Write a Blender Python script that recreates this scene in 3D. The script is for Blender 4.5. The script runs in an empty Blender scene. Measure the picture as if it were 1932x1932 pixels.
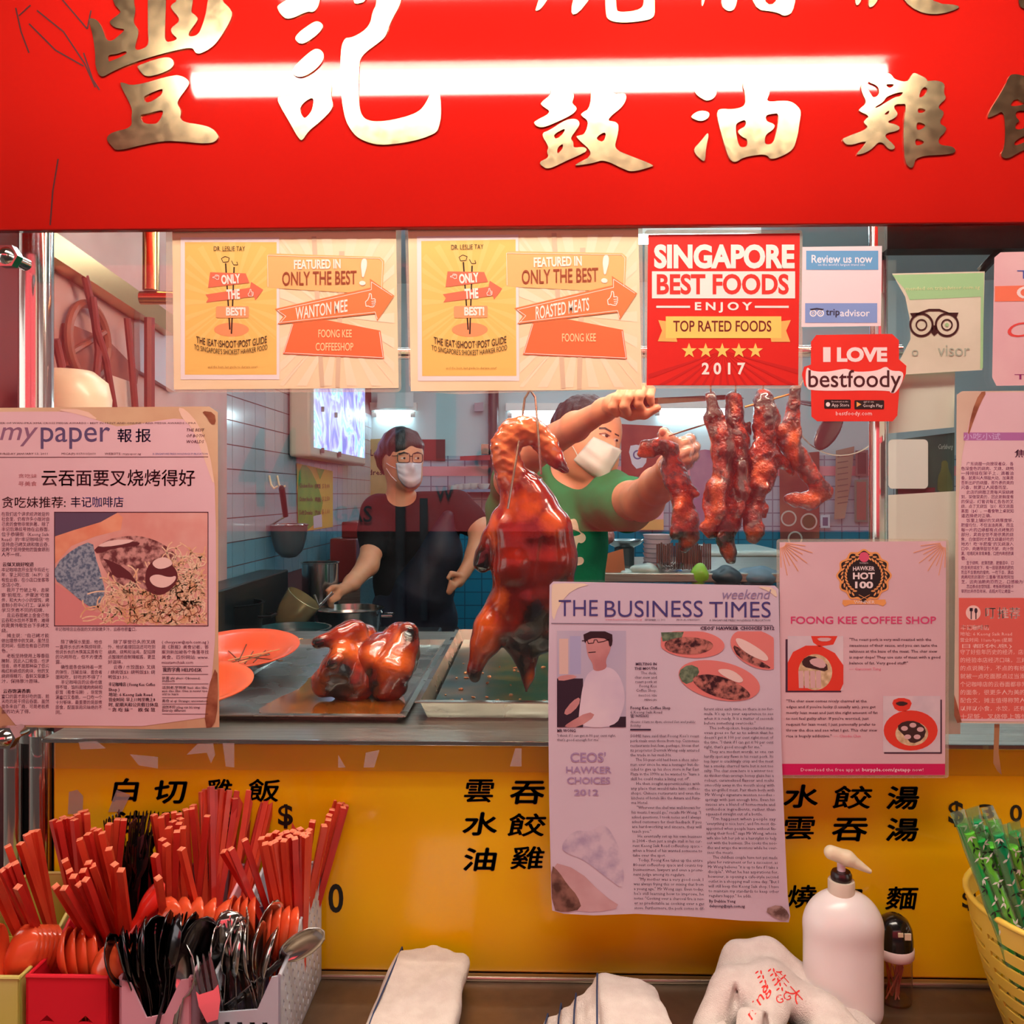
import bpy, bmesh, math, random
import numpy as np
import openvdb as vdb
from mathutils import Vector, Matrix

# ------------------------------------------------------------------ camera, world, sun, exposure
S = bpy.context.scene
C = S.collection
F, CX, CY = 1600.0, 966.0, 932.0          # focal length and principal point in pixels of the 1932 x 1932 frame
YAW = math.radians(1.4)
CAMZ = 1.50
cam_data = bpy.data.cameras.new('camera')
cam_data.sensor_fit = 'HORIZONTAL'
cam_data.sensor_width = 36.0
cam_data.lens = 36.0 * F / 1932.0
cam_data.shift_y = -(966.0 - CY) / 1932.0
cam_data.clip_start = 0.02
cam = bpy.data.objects.new('camera', cam_data)
cam.location = (0, 0, CAMZ)
cam.rotation_euler = (math.pi / 2, 0, YAW)
C.objects.link(cam)
S.camera = cam

world = bpy.data.worlds.new('street_daylight')
world.use_nodes = True
world.node_tree.nodes['Background'].inputs['Color'].default_value = (1.0, 0.93, 0.86, 1)
world.node_tree.nodes['Background'].inputs['Strength'].default_value = 1.8
S.world = world

sun_data = bpy.data.lights.new('sun', 'SUN')
sun_data.energy = 5.0
sun_data.angle = math.radians(0.5)
sun_data.color = (1.0, 0.95, 0.88)
sun = bpy.data.objects.new('sun', sun_data)
sun.rotation_euler = (math.radians(-35), 0, 0)
sun.location = (0, 0, 8)
C.objects.link(sun)

S.view_settings.view_transform = 'Standard'
S.view_settings.look = 'None'
S.view_settings.gamma = 1.0
S.view_settings.use_curve_mapping = False
S.view_settings.exposure = 0.0
S.cycles.max_bounces = 8
S.cycles.transparent_max_bounces = 24
S.cycles.caustics_reflective = False
S.cycles.caustics_refractive = False

TUBE_FRONT = 40.0     # radiance of the tube over the customers' side
TUBE_FOOD = 115.0       # radiance of the tube behind the signboard, over the food
PANEL = 12.0           # radiance of the added fill diffuser over the walkway, out of view
TUBE_ROOM = 30.0       # radiance of the tubes in the kitchen

# ------------------------------------------------------------------ pixel -> place helpers
FW = Vector((-math.sin(YAW), math.cos(YAW), 0))
RT = Vector((math.cos(YAW), math.sin(YAW), 0))
def P(x, y, Y):
    """The point of the vertical plane at distance Y (metres) that the pixel x, y looks at."""
    d = FW + RT * ((x - CX) / F) + Vector((0, 0, (CY - y) / F))
    d = d * (Y / d.y)
    return Vector((d.x, d.y, d.z + CAMZ))
def PZ(x, y, z):
    """The point of the level plane at height z that the pixel looks at."""
    d = FW + RT * ((x - CX) / F) + Vector((0, 0, (CY - y) / F))
    d = d * ((z - CAMZ) / d.z)
    return Vector((d.x, d.y, z))
def PX(x, y, X):
    d = FW + RT * ((x - CX) / F) + Vector((0, 0, (CY - y) / F))
    d = d * (X / d.x)
    return Vector((d.x, d.y, d.z + CAMZ))
def m_per_px(Y):
    return Y / F

G = 1.088            # front of the glass
SG = 1.072           # face of the signboard
YB = 1.125           # face of the yellow menu board
SHELF = CAMZ - 0.640 # steel shelf in front
DECK = CAMZ - 0.322  # top of the counter behind the glass
XL = -0.86           # inner side wall
BACK = 4.5           # far wall

# ------------------------------------------------------------------ materials
def lin(c):
    return tuple(((v / 255.0) / 12.92 if v / 255.0 <= 0.04045 else ((v / 255.0 + 0.055) / 1.055) ** 2.4) for v in c[:3]) + (1.0,)
MATS = {}
def mat(name, col, rough=0.5, metal=0.0, col2=None, scale=20.0, detail=3.0, bump=0.0, bump_scale=None, coat=0.0,
        emit=0.0, trans=0.0, sss=0.0, stretch=None, spec=0.5, lo=0.35, hi=0.65, alpha=1.0, rough2=None):
    """A node material: flat colour or two colours mixed by noise, with optional noise relief."""
    if name in MATS:
        return MATS[name]
    m = bpy.data.materials.new(name)
    m.use_nodes = True
    nt = m.node_tree
    b = nt.nodes['Principled BSDF']
    b.inputs['Base Color'].default_value = lin(col)
    b.inputs['Roughness'].default_value = rough
    b.inputs['Metallic'].default_value = metal
    b.inputs['Specular IOR Level'].default_value = spec
    b.inputs['Coat Weight'].default_value = coat
    b.inputs['Coat Roughness'].default_value = 0.08
    b.inputs['Alpha'].default_value = alpha
    if trans:
        b.inputs['Transmission Weight'].default_value = trans
    if sss:
        b.inputs['Subsurface Weight'].default_value = sss
        b.inputs['Subsurface Radius'].default_value = (0.02, 0.008, 0.004)
    if emit:
        b.inputs['Emission Color'].default_value = lin(col)
        b.inputs['Emission Strength'].default_value = emit
    if col2 is not None or bump or rough2 is not None:
        tc = nt.nodes.new('ShaderNodeTexCoord')
        src = tc.outputs['Object']
        if stretch:
            mp = nt.nodes.new('ShaderNodeMapping')
            mp.inputs['Scale'].default_value = stretch
            nt.links.new(src, mp.inputs['Vector'])
            src = mp.outputs['Vector']
        n = nt.nodes.new('ShaderNodeTexNoise')
        n.inputs['Scale'].default_value = scale
        n.inputs['Detail'].default_value = detail
        nt.links.new(src, n.inputs['Vector'])
        if col2 is not None or rough2 is not None:
            r = nt.nodes.new('ShaderNodeMapRange')
            r.inputs['From Min'].default_value = lo
            r.inputs['From Max'].default_value = hi
            nt.links.new(n.outputs['Fac'], r.inputs['Value'])
        if col2 is not None:
            mx = nt.nodes.new('ShaderNodeMix')
            mx.data_type = 'RGBA'
            mx.inputs['A'].default_value = lin(col)
            mx.inputs['B'].default_value = lin(col2)
            nt.links.new(r.outputs['Result'], mx.inputs['Factor'])
            nt.links.new(mx.outputs['Result'], b.inputs['Base Color'])
            if emit:
                nt.links.new(mx.outputs['Result'], b.inputs['Emission Color'])
        if rough2 is not None:
            mr = nt.nodes.new('ShaderNodeMapRange')
            mr.inputs['To Min'].default_value = rough
            mr.inputs['To Max'].default_value = rough2
            nt.links.new(r.outputs['Result'], mr.inputs['Value'])
            nt.links.new(mr.outputs['Result'], b.inputs['Roughness'])
        if bump:
            n2 = n
            if bump_scale:
                n2 = nt.nodes.new('ShaderNodeTexNoise')
                n2.inputs['Scale'].default_value = bump_scale
                n2.inputs['Detail'].default_value = detail
                nt.links.new(src, n2.inputs['Vector'])
            bp = nt.nodes.new('ShaderNodeBump')
            bp.inputs['Strength'].default_value = bump
            bp.inputs['Distance'].default_value = 0.004
            nt.links.new(n2.outputs['Fac'], bp.inputs['Height'])
            nt.links.new(bp.outputs['Normal'], b.inputs['Normal'])
    MATS[name] = m
    return m
def pane_mat(name, tint, gloss=1.0, rough=0.0, haze=0.0, haze_col=(255, 255, 255)):
    """Thin clear sheet: lets light straight through, mirrors by Fresnel, optionally a little milky."""
    if name in MATS:
        return MATS[name]
    m = bpy.data.materials.new(name)
    m.use_nodes = True
    nt = m.node_tree
    nt.nodes.remove(nt.nodes['Principled BSDF'])
    out = nt.nodes['Material Output']
    t = nt.nodes.new('ShaderNodeBsdfTransparent')
    t.inputs['Color'].default_value = lin(tint)
    last = t.outputs[0]
    if haze:
        d = nt.nodes.new('ShaderNodeBsdfDiffuse')
        d.inputs['Color'].default_value = lin(haze_col)
        mh = nt.nodes.new('ShaderNodeMixShader')
        mh.inputs[0].default_value = haze
        nt.links.new(last, mh.inputs[1])
        nt.links.new(d.outputs[0], mh.inputs[2])
        last = mh.outputs[0]
    g = nt.nodes.new('ShaderNodeBsdfGlossy')
    g.inputs['Roughness'].default_value = rough
    f = nt.nodes.new('ShaderNodeFresnel')           # thin sheet: both faces mirror like the outside of glass
    geo = nt.nodes.new('ShaderNodeNewGeometry')
    ior = nt.nodes.new('ShaderNodeMapRange')
    ior.inputs['To Min'].default_value = 1.5
    ior.inputs['To Max'].default_value = 1 / 1.5
    nt.links.new(geo.outputs['Backfacing'], ior.inputs['Value'])
    nt.links.new(ior.outputs['Result'], f.inputs['IOR'])
    k = nt.nodes.new('ShaderNodeMath')
    k.operation = 'MULTIPLY'
    k.inputs[1].default_value = gloss
    k.use_clamp = True
    nt.links.new(f.outputs[0], k.inputs[0])
    mx = nt.nodes.new('ShaderNodeMixShader')
    nt.links.new(k.outputs[0], mx.inputs[0])
    nt.links.new(last, mx.inputs[1])
    nt.links.new(g.outputs[0], mx.inputs[2])
    nt.links.new(mx.outputs[0], out.inputs['Surface'])
    MATS[name] = m
    return m

# ------------------------------------------------------------------ object helpers
def link(name, me, material=None, parent=None, smooth=False):
    o = bpy.data.objects.new(name, me)
    C.objects.link(o)
    if material is not None and me is not None and not me.materials:
        for mm in (material if isinstance(material, (list, tuple)) else [material]):
            me.materials.append(mm)
    if parent is not None:
        o.parent = parent
        bpy.context.view_layer.update() if False else None
        o.matrix_parent_inverse = world_of(parent).inverted()
    if smooth:
        me.polygons.foreach_set('use_smooth', [True] * len(me.polygons))
    return o
def world_of(o):
    m = o.matrix_basis.copy()
    while o.parent is not None:
        m = o.parent.matrix_basis @ o.matrix_parent_inverse @ m if False else (o.parent.matrix_basis @ (o.matrix_parent_inverse @ m))
        o = o.parent
    return m
def tag(o, label=None, cat=None, group=None, kind=None):
    if label: o['label'] = label
    if cat: o['category'] = cat
    if group: o['group'] = group
    if kind: o['kind'] = kind
    return o
def empty(name, loc, label=None, cat=None, group=None, kind=None):
    o = bpy.data.objects.new(name, None)
    o.empty_display_size = 0.02
    o.location = loc
    C.objects.link(o)
    return tag(o, label, cat, group, kind)
def mesh(name, verts, faces):
    me = bpy.data.meshes.new(name)
    me.from_pydata([tuple(v) for v in verts], [], faces)
    me.update()
    return me
class MB:
    """Collects simple solids into one mesh."""
    def __init__(s): s.v, s.f = [], []
    def add(s, vs, fs):
        n = len(s.v)
        s.v += [tuple(v) for v in vs]
        s.f += [tuple(i + n for i in f) for f in fs]
        return s
    def box(s, lo, hi):
        x0, y0, z0 = lo; x1, y1, z1 = hi
        return s.add([(x0,y0,z0),(x1,y0,z0),(x1,y1,z0),(x0,y1,z0),(x0,y0,z1),(x1,y0,z1),(x1,y1,z1),(x0,y1,z1)],
                     [(0,3,2,1),(4,5,6,7),(0,1,5,4),(1,2,6,5),(2,3,7,6),(3,0,4,7)])
    def tube(s, pts, rad, n=10, caps=True):
        pts = [Vector(p) for p in pts]
        rads = rad if isinstance(rad, (list, tuple)) else [rad] * len(pts)
        rings, up = [], None
        for i, p in enumerate(pts):
            t = (pts[min(i + 1, len(pts) - 1)] - pts[max(i - 1, 0)])
            if t.length < 1e-9: t = Vector((0, 0, 1))
            t.normalize()
            if up is None:
                up = t.orthogonal().normalized()
            up = (up - t * up.dot(t))
            up = up.normalized() if up.length > 1e-6 else t.orthogonal().normalized()
            w = t.cross(up)
            rings.append([p + (up * math.cos(a) + w * math.sin(a)) * rads[i] for a in [2 * math.pi * k / n for k in range(n)]])
        vs = [v for r in rings for v in r]
        fs = []
        for i in range(len(rings) - 1):
            for k in range(n):
                a, b = i * n + k, i * n + (k + 1) % n
                fs.append((a, b, b + n, a + n))
        if caps:
            fs.append(tuple(reversed(range(n))))
            fs.append(tuple(range((len(rings) - 1) * n, len(rings) * n)))
        return s.add(vs, fs)
    def lathe(s, prof, n=24, at=(0, 0, 0), axis=None, cap=True):
        """prof: (radius, height) pairs; axis: a matrix for the direction."""
        M = Matrix.Translation(at) @ (axis or Matrix.Identity(4))
        vs = [M @ Vector((r * math.cos(2 * math.pi * k / n), r * math.sin(2 * math.pi * k / n), h)) for r, h in prof for k in range(n)]
        fs = []
        for i in range(len(prof) - 1):
            for k in range(n):
                a, b = i * n + k, i * n + (k + 1) % n
                fs.append((a, b, b + n, a + n))
        if cap:
            fs.append(tuple(reversed(range(n))))
            fs.append(tuple(range((len(prof) - 1) * n, len(prof) * n)))
        return s.add(vs, fs)
    def obj(s, name, material, parent=None, smooth=False):
        return link(name, mesh(name, s.v, s.f), material, parent, smooth)
def smooth_by_angle(o, deg=40):
    me = o.data
    me.polygons.foreach_set('use_smooth', [True] * len(me.polygons))
    bm = bmesh.new(); bm.from_mesh(me)
    for e in bm.edges:
        if len(e.link_faces) == 2 and e.calc_face_angle(0) > math.radians(deg):
            e.smooth = False
    bm.to_mesh(me); bm.free()
    return o
def bevel(o, w, seg=2):
    bm = bmesh.new(); bm.from_mesh(o.data)
    bmesh.ops.remove_doubles(bm, verts=bm.verts, dist=1e-6)
    es = [e for e in bm.edges if len(e.link_faces) == 2 and e.calc_face_angle(0) > math.radians(30)]
    bmesh.ops.bevel(bm, geom=es, offset=w, segments=seg, affect='EDGES', profile=0.5)
    bm.to_mesh(o.data); bm.free()
    big = max(p.area for p in o.data.polygons)
    smooth_by_angle(o, 50)
    for p in o.data.polygons:                      # flat faces stay flat, only the rounded edges are smooth
        if p.area > big * 0.02 or len(p.vertices) > 4: p.use_smooth = False
    for p in o.data.polygons:
        n = p.normal
        if max(abs(n.x), abs(n.y), abs(n.z)) > .999: p.use_smooth = False
    return o
def arc(c, r, a0, a1, n):
    return [(c[0] + r * math.cos(math.radians(a0 + (a1 - a0) * i / n)), c[1] + r * math.sin(math.radians(a0 + (a1 - a0) * i / n))) for i in range(n + 1)]
def chaikin(pts, k=2):
    for _ in range(k):
        out = []
        for i in range(len(pts)):
            a, b = pts[i], pts[(i + 1) % len(pts)]
            out += [(a[0] * .75 + b[0] * .25, a[1] * .75 + b[1] * .25), (a[0] * .25 + b[0] * .75, a[1] * .25 + b[1] * .75)]
        pts = out
    return pts
def fill2d(contours, depth=0.0):
    """Planar outlines (holes by even-odd) -> (verts x, y, z), faces."""
    cu = bpy.data.curves.new('tmp', 'CURVE')
    cu.dimensions = '2D'; cu.fill_mode = 'BOTH'; cu.extrude = depth / 2
    for pts in contours:
        sp = cu.splines.new('POLY')
        sp.points.add(len(pts) - 1)
        sp.points.foreach_set('co', [c for p in pts for c in (p[0], p[1], 0.0, 1.0)])
        sp.use_cyclic_u = True
    o = bpy.data.objects.new('tmp', cu)
    me = o.to_mesh()
    vs = [tuple(v.co) for v in me.vertices]
    fs = [tuple(p.vertices) for p in me.polygons]
    o.to_mesh_clear()
    bpy.data.objects.remove(o); bpy.data.curves.remove(cu)
    return vs, fs
FONT = bpy.data.curves.new('font_probe', 'FONT')
FONT_O = bpy.data.objects.new('font_probe', FONT)
def glyphs(s, bold=0.0, shear=0.0, res=2, spacing=1.0, word=1.0):
    FONT.body = s; FONT.offset = bold; FONT.shear = shear; FONT.resolution_u = res; FONT.space_character = spacing; FONT.space_word = word
    me = FONT_O.to_mesh()
    n = len(me.vertices)
    a = np.empty(n * 3, np.float32); me.vertices.foreach_get('co', a)
    fs = [tuple(p.vertices) for p in me.polygons]
    FONT_O.to_mesh_clear()
    return a.reshape(-1, 3)[:, :2].astype(float), fs
class Print:
    """Flat print collected in pixel coordinates of the photograph, one mesh per ink."""
    def __init__(s, Y): s.Y, s.v, s.f, s.g = Y, [], [], []
    def poly(s, *contours, k=0):
        s.g.append((len(s.v), len(s.f)))
        vs, fs = fill2d([chaikin(c, k) if k else c for c in contours])
        n = len(s.v)
        s.v += [(v[0], v[1]) for v in vs]; s.f += [tuple(i + n for i in f) for f in fs]
        return s
    def rect(s, x0, y0, x1, y1): return s.poly([(x0, y0), (x1, y0), (x1, y1), (x0, y1)])
    def ring(s, c, r, w, n=28):
        return s.poly(arc(c, r, 0, 360, n)[:-1], arc(c, r - w, 0, 360, n)[:-1])
    def disc(s, c, rx, ry=None, n=28, rot=0):
        ry = ry or rx; a = math.radians(rot)
        return s.poly([(c[0] + rx * math.cos(t) * math.cos(a) - ry * math.sin(t) * math.sin(a), c[1] + rx * math.cos(t) * math.sin(a) + ry * math.sin(t) * math.cos(a)) for t in [2 * math.pi * i / n for i in range(n)]])
    def line(s, pts, w):
        for a, b in zip(pts[:-1], pts[1:]):
            d = math.hypot(b[0] - a[0], b[1] - a[1]) or 1
            nx, ny = -(b[1] - a[1]) / d * w / 2, (b[0] - a[0]) / d * w / 2
            s.poly([(a[0] + nx, a[1] + ny), (b[0] + nx, b[1] + ny), (b[0] - nx, b[1] - ny), (a[0] - nx, a[1] - ny)])
        return s
    def text(s, t, x0, x1, y0, y1, bold=0.0, rot=0.0, shear=0.0, res=4, spacing=1.0, warp=None, word=1.0):
        if bold > 0 and any(ord(c) > 0x2e80 for c in t):       # dense characters: thicken by overprinting
            e = bold * (y1 - y0)
            for dx, dy in ((-e, 0), (e, 0), (0, -e), (0, e)): s._text(t, x0 + dx, x1 + dx, y0 + dy, y1 + dy, 0, rot, shear, res, spacing, warp, word)
            return s
        return s._text(t, x0, x1, y0, y1, bold, rot, shear, res, spacing, warp, word)
    def _text(s, t, x0, x1, y0, y1, bold=0.0, rot=0.0, shear=0.0, res=2, spacing=1.0, warp=None, word=1.0):
        """Letters whose ink fills the box x0..x1, y0 (top)..y1 (bottom)."""
        a, fs = glyphs(t, bold, shear, res, spacing, word)
        if not len(a): return s
        lo, hi = a.min(0), a.max(0)
        u = (a - lo) / np.maximum(hi - lo, 1e-6)
        x = x0 + u[:, 0] * (x1 - x0); y = y1 - u[:, 1] * (y1 - y0)
        return s._put(x, y, fs, ((x0 + x1) / 2, (y0 + y1) / 2), rot, warp)
    def line_text(s, t, x0, yb, size, x1=None, align='l', bold=0.0, shear=0.0, res=1, rot=0.0, warp=None):
        """A line of text on baseline yb, em height size; stretched to x1 when given."""
        if bold > 0 and any(ord(c) > 0x2e80 for c in t):
            e = bold * size; s.line_text(t, x0 - e, yb, size, x1 and x1 - e, align, 0, shear, res, rot, warp); x0 += e; x1 = x1 and x1 + e; bold = 0
        a, fs = glyphs(t, bold, shear, res)
        if not len(a): return s
        w = a[:, 0].max()
        k = size if (x1 is None or align != 'l') else (x1 - x0) / w
        off = {'l': 0, 'c': -w * k / 2, 'r': -w * k}[align]
        x = x0 + off + a[:, 0] * k; y = yb - a[:, 1] * size
        return s._put(x, y, fs, (x0, yb), rot, warp)
    def _put(s, x, y, fs, c, rot, warp):
        if rot:
            r = math.radians(rot); dx, dy = x - c[0], y - c[1]
            x, y = c[0] + dx * math.cos(r) - dy * math.sin(r), c[1] + dx * math.sin(r) + dy * math.cos(r)
        if warp: x, y = warp(x, y)
        n = len(s.v)
        s.v += list(zip(x.tolist(), y.tolist())); s.f += [tuple(i + n for i in f) for f in fs]
        return s
    def obj(s, name, material, parent, lift=0.0, warp=None, mapf=None):
        if 1 < len(s.g) < 7 and s.g[0] == (0, 0) and name.split('_')[0] in ('photo', 'portrait', 'peeled', 'brown', 'ribbon', 'light', 'round', 'red', 'sign', 'black', 'bowl') and 'lettering' not in name and 'noodle' not in name.replace('photo_noodle_bed', '') + ('' if len(s.v) < 4000 else 'noodle'):
            ends = s.g[1:] + [(len(s.v), len(s.f))]
            for (v0, f0), (v1, f1) in zip(s.g, ends):
                q = Print(s.Y); q.v = s.v[v0:v1]; q.f = [tuple(i - v0 for i in f) for f in s.f[f0:f1]]
                r = q.obj(name, material, parent, lift, warp, mapf)
            return r
        v = [(mapf or (lambda a, b: P(a, b, s.Y)))(*(warp(x, y) if warp else (x, y))) for x, y in s.v]
        if not mapf:
            for p in v: p.y -= lift
        me = mesh(name, v, s.f)
        me.validate()
        return link(name, me, material, parent)
# ------------------------------------------------------------------ rounded solids from distance fields
class SDF:
    """Smooth union of rounded solids, turned into one closed surface."""
    def __init__(s, h, k=0.01): s.h, s.k, s.p = h, k, []
    def cap(s, a, ra, b, rb=None, k=None):
        s.p.append(('c', np.array(a, float), np.array(b, float), float(ra), float(rb if rb is not None else ra), k)); return s
    def chain(s, pts, k=None):  # noqa
        """pts: (point, radius)"""
        for (a, ra), (b, rb) in zip(pts[:-1], pts[1:]): s.cap(a, ra, b, rb, k)
        return s
    def ell(s, c, r, R=None, k=None):
        M = np.array((R or Matrix.Identity(3)).to_3x3()) if not isinstance(R, np.ndarray) else R
        s.p.append(('e', np.array(c, float), np.array(r, float), M, None, k)); return s
    def cut(s, c, r, R=None, k=None):
        s.ell(c, r, R, k); p = s.p.pop(); s.p.append(('x',) + p[1:]); return s
    def mesh(s, name, noise=None, smooth=1):
        lo, hi = np.full(3, 1e9), np.full(3, -1e9)
        for q in s.p:
            if q[0] == 'c':
                for c, r in ((q[1], q[3]), (q[2], q[4])): lo = np.minimum(lo, c - r); hi = np.maximum(hi, c + r)
            elif q[0] == 'e':
                e = np.abs(q[3]) @ q[2]; lo = np.minimum(lo, q[1] - e); hi = np.maximum(hi, q[1] + e)
        pad = s.h * 4 + s.k
        lo -= pad; hi += pad
        n = np.ceil((hi - lo) / s.h).astype(int) + 1
        D = np.full(n, 1.0, np.float32)
        ax = [lo[i] + np.arange(n[i]) * s.h for i in range(3)]
        for q in s.p:
            k = q[5] if q[5] is not None else s.k
            if q[0] == 'c':
                c0 = np.minimum(q[1] - q[3], q[2] - q[4]); c1 = np.maximum(q[1] + q[3], q[2] + q[4])
            else:
                e = np.abs(q[3]) @ q[2]; c0, c1 = q[1] - e, q[1] + e
            m = k * 1.5 + s.h * 6
            i0 = np.maximum(((c0 - m - lo) / s.h).astype(int), 0); i1 = np.minimum(((c1 + m - lo) / s.h).astype(int) + 2, n)
            sl = tuple(slice(a, b) for a, b in zip(i0, i1))
            X, Y, Z = np.meshgrid(*[ax[i][sl[i]] for i in range(3)], indexing='ij')
            p = np.stack([X, Y, Z], -1)
            if q[0] == 'c':
                ab = q[2] - q[1]; L = max(float(ab @ ab), 1e-12)
                t = np.clip(((p - q[1]) @ ab) / L, 0, 1)
                d = np.linalg.norm(p - (q[1] + t[..., None] * ab), axis=-1) - (q[3] + (q[4] - q[3]) * t)
            else:
                l = (p - q[1]) @ q[3]
                a = np.linalg.norm(l / q[2], axis=-1); b = np.linalg.norm(l / (q[2] ** 2), axis=-1)
                d = a * (a - 1) / np.maximum(b, 1e-9)
                d = np.maximum(d, -q[2].min())
            o = D[sl]
            if q[0] == 'x':
                hh = np.clip(0.5 - 0.5 * (d + o) / k, 0, 1)
                D[sl] = o * (1 - hh) - d * hh + k * hh * (1 - hh)
            else:
                hh = np.clip(0.5 + 0.5 * (o - d) / k, 0, 1)
                D[sl] = o * (1 - hh) + d * hh - k * hh * (1 - hh)
        if noise:
            X, Y, Z = np.meshgrid(*ax, indexing='ij')
            D = D + noise(X, Y, Z).astype(np.float32)
        D = np.clip(D, -s.h * 3, s.h * 3).astype(np.float32)
        g = vdb.FloatGrid(s.h * 3)
        g.copyFromArray(D)
        v, t, f = g.convertToPolygons(0.0, 0.0)
        v = v * s.h + lo
        me = bpy.data.meshes.new(name)
        me.from_pydata(v.tolist(), [], [tuple(int(i) for i in a[::-1]) for a in f] + [tuple(int(i) for i in a[::-1]) for a in t])
        me.update()
        me.polygons.foreach_set('use_smooth', [True] * len(me.polygons))
        return me
    def obj(s, name, material, parent=None, noise=None):
        return link(name, s.mesh(name, noise), material, parent)
def wob(amp, freq, seed=0):
    r = np.random.RandomState(seed)
    K = [(r.normal(size=3) * freq, r.rand() * 6.3) for _ in range(7)]
    return lambda X, Y, Z: amp * sum(np.sin(k[0] * X + k[1] * Y + k[2] * Z + ph) for k, ph in K) / 3.0
def masked(m, layers):
    """Mix further colours into a material where float attributes of the mesh say so, with a ragged noise edge."""
    nt = m.node_tree; b = nt.nodes['Principled BSDF']
    src = b.inputs['Base Color'].links[0].from_socket
    tc = nt.nodes.new('ShaderNodeTexCoord'); n = nt.nodes.new('ShaderNodeTexNoise')
    n.inputs['Scale'].default_value = 60; n.inputs['Detail'].default_value = 6
    nt.links.new(tc.outputs['Object'], n.inputs['Vector'])
    for name, col in layers:
        a = nt.nodes.new('ShaderNodeAttribute'); a.attribute_name = name
        s = nt.nodes.new('ShaderNodeMath'); s.operation = 'ADD'; r = nt.nodes.new('ShaderNodeMapRange')
        r.inputs['From Min'].default_value = .70; r.inputs['From Max'].default_value = 1.35
        nt.links.new(a.outputs['Fac'], s.inputs[0]); nt.links.new(n.outputs['Fac'], s.inputs[1]); nt.links.new(s.outputs[0], r.inputs['Value'])
        mx = nt.nodes.new('ShaderNodeMix'); mx.data_type = 'RGBA'
        mx.inputs['B'].default_value = lin(col)
        nt.links.new(r.outputs['Result'], mx.inputs['Factor']); nt.links.new(src, mx.inputs['A'])
        src = mx.outputs['Result']
    nt.links.new(src, b.inputs['Base Color'])
    return m
def put_mask(me, name, blobs):
    """Float attribute: 1 inside the soft ellipses (x, y, rx, ry) of the photograph's pixels, 0 outside."""
    at = me.attributes.new(name, 'FLOAT', 'POINT')
    vals = []
    for v in me.vertices:
        x, y = px_of(v.co)
        d = min([((x - b[0]) / b[2]) ** 2 + ((y - b[1]) / b[3]) ** 2 for b in blobs] or [9])
        vals.append(math.exp(-(0.42 if name == 'dark' else 0.8) * d))
    at.data.foreach_set('value', vals)
def face_mats(me, fn):
    """Give every face the material index fn(centre)."""
    me.polygons.foreach_set('material_index', [int(fn(p.center)) for p in me.polygons])
def rotm(rx=0, ry=0, rz=0):
    from mathutils import Euler
    return Euler((math.radians(rx), math.radians(ry), math.radians(rz))).to_matrix()
rnd = random.Random(7)
# ================================================================== the setting
M_STEEL = mat('brushed_steel', (186, 180, 172), 0.32, 1.0, col2=(160, 152, 142), scale=8, stretch=(1, 30, 30), rough2=0.45)
M_STEEL_DULL = mat('worn_shelf_steel', (150, 134, 118), 0.42, 1.0, col2=(120, 102, 86), scale=9, detail=6, rough2=0.6)
M_CHROME = mat('chrome', (215, 212, 208), 0.12, 1.0)
M_WHITE = mat('white_paint', (225, 224, 220), 0.6)
M_DARK = mat('dark_void', (24, 24, 26), 0.7)
M_CONCRETE = mat('walkway_concrete', (58, 54, 50), 0.85, col2=(46, 43, 40), scale=6)

def quad_slab(name, x0, y0, x1, y1, Y, t, material, parent=None):
    """An upright rectangular slab whose front covers the pixel box at distance Y."""
    a, b = P(x0, y1, Y), P(x1, y0, Y)
    m = MB().box((a.x, Y, min(a.z, b.z)), (b.x, Y + t, max(a.z, b.z)))
    return m.obj(name, material, parent)

# room shell of the kitchen and the covered walkway in front of it
CEIL = 2.62
fl = MB().box((-6, 1.3, -0.1), (5, BACK + 0.2, 0)).obj('floor', mat('kitchen_floor', (110, 70, 60), 0.5, col2=(80, 52, 46), scale=5)); tag(fl, kind='structure')
wk = MB().box((-6, -3.0, -0.1), (6, 1.3, 0)).obj('walkway_ground', M_CONCRETE); tag(wk, 'grey concrete walkway in front of the stall', kind='structure')
st = MB().box((-14, -12, -0.2), (14, -3.0, -0.1)).obj('street_ground', mat('asphalt', (36, 36, 38), 0.9, col2=(28, 28, 30), scale=30)); tag(st, 'dark asphalt street behind the walkway', kind='structure')
cl = MB().box((XL - 0.1, G + 0.06, CEIL), (2.9, BACK + 0.2, CEIL + 0.1)).obj('ceiling', mat('ceiling_paint', (205, 214, 214), 0.8)); tag(cl, kind='structure')
wc = MB().box((-6, -2.4, 2.75), (6, G + 0.05, 2.9)).obj('ceiling_walkway', mat('walkway_ceiling', (120, 96, 84), 0.8)); tag(wc, 'dim painted ceiling over the walkway', kind='structure')
rw = MB().box((2.9, G, 0), (3.0, BACK + 0.2, CEIL)).obj('wall_right', mat('side_paint', (205, 208, 202), 0.7)); tag(rw, kind='structure')

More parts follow.
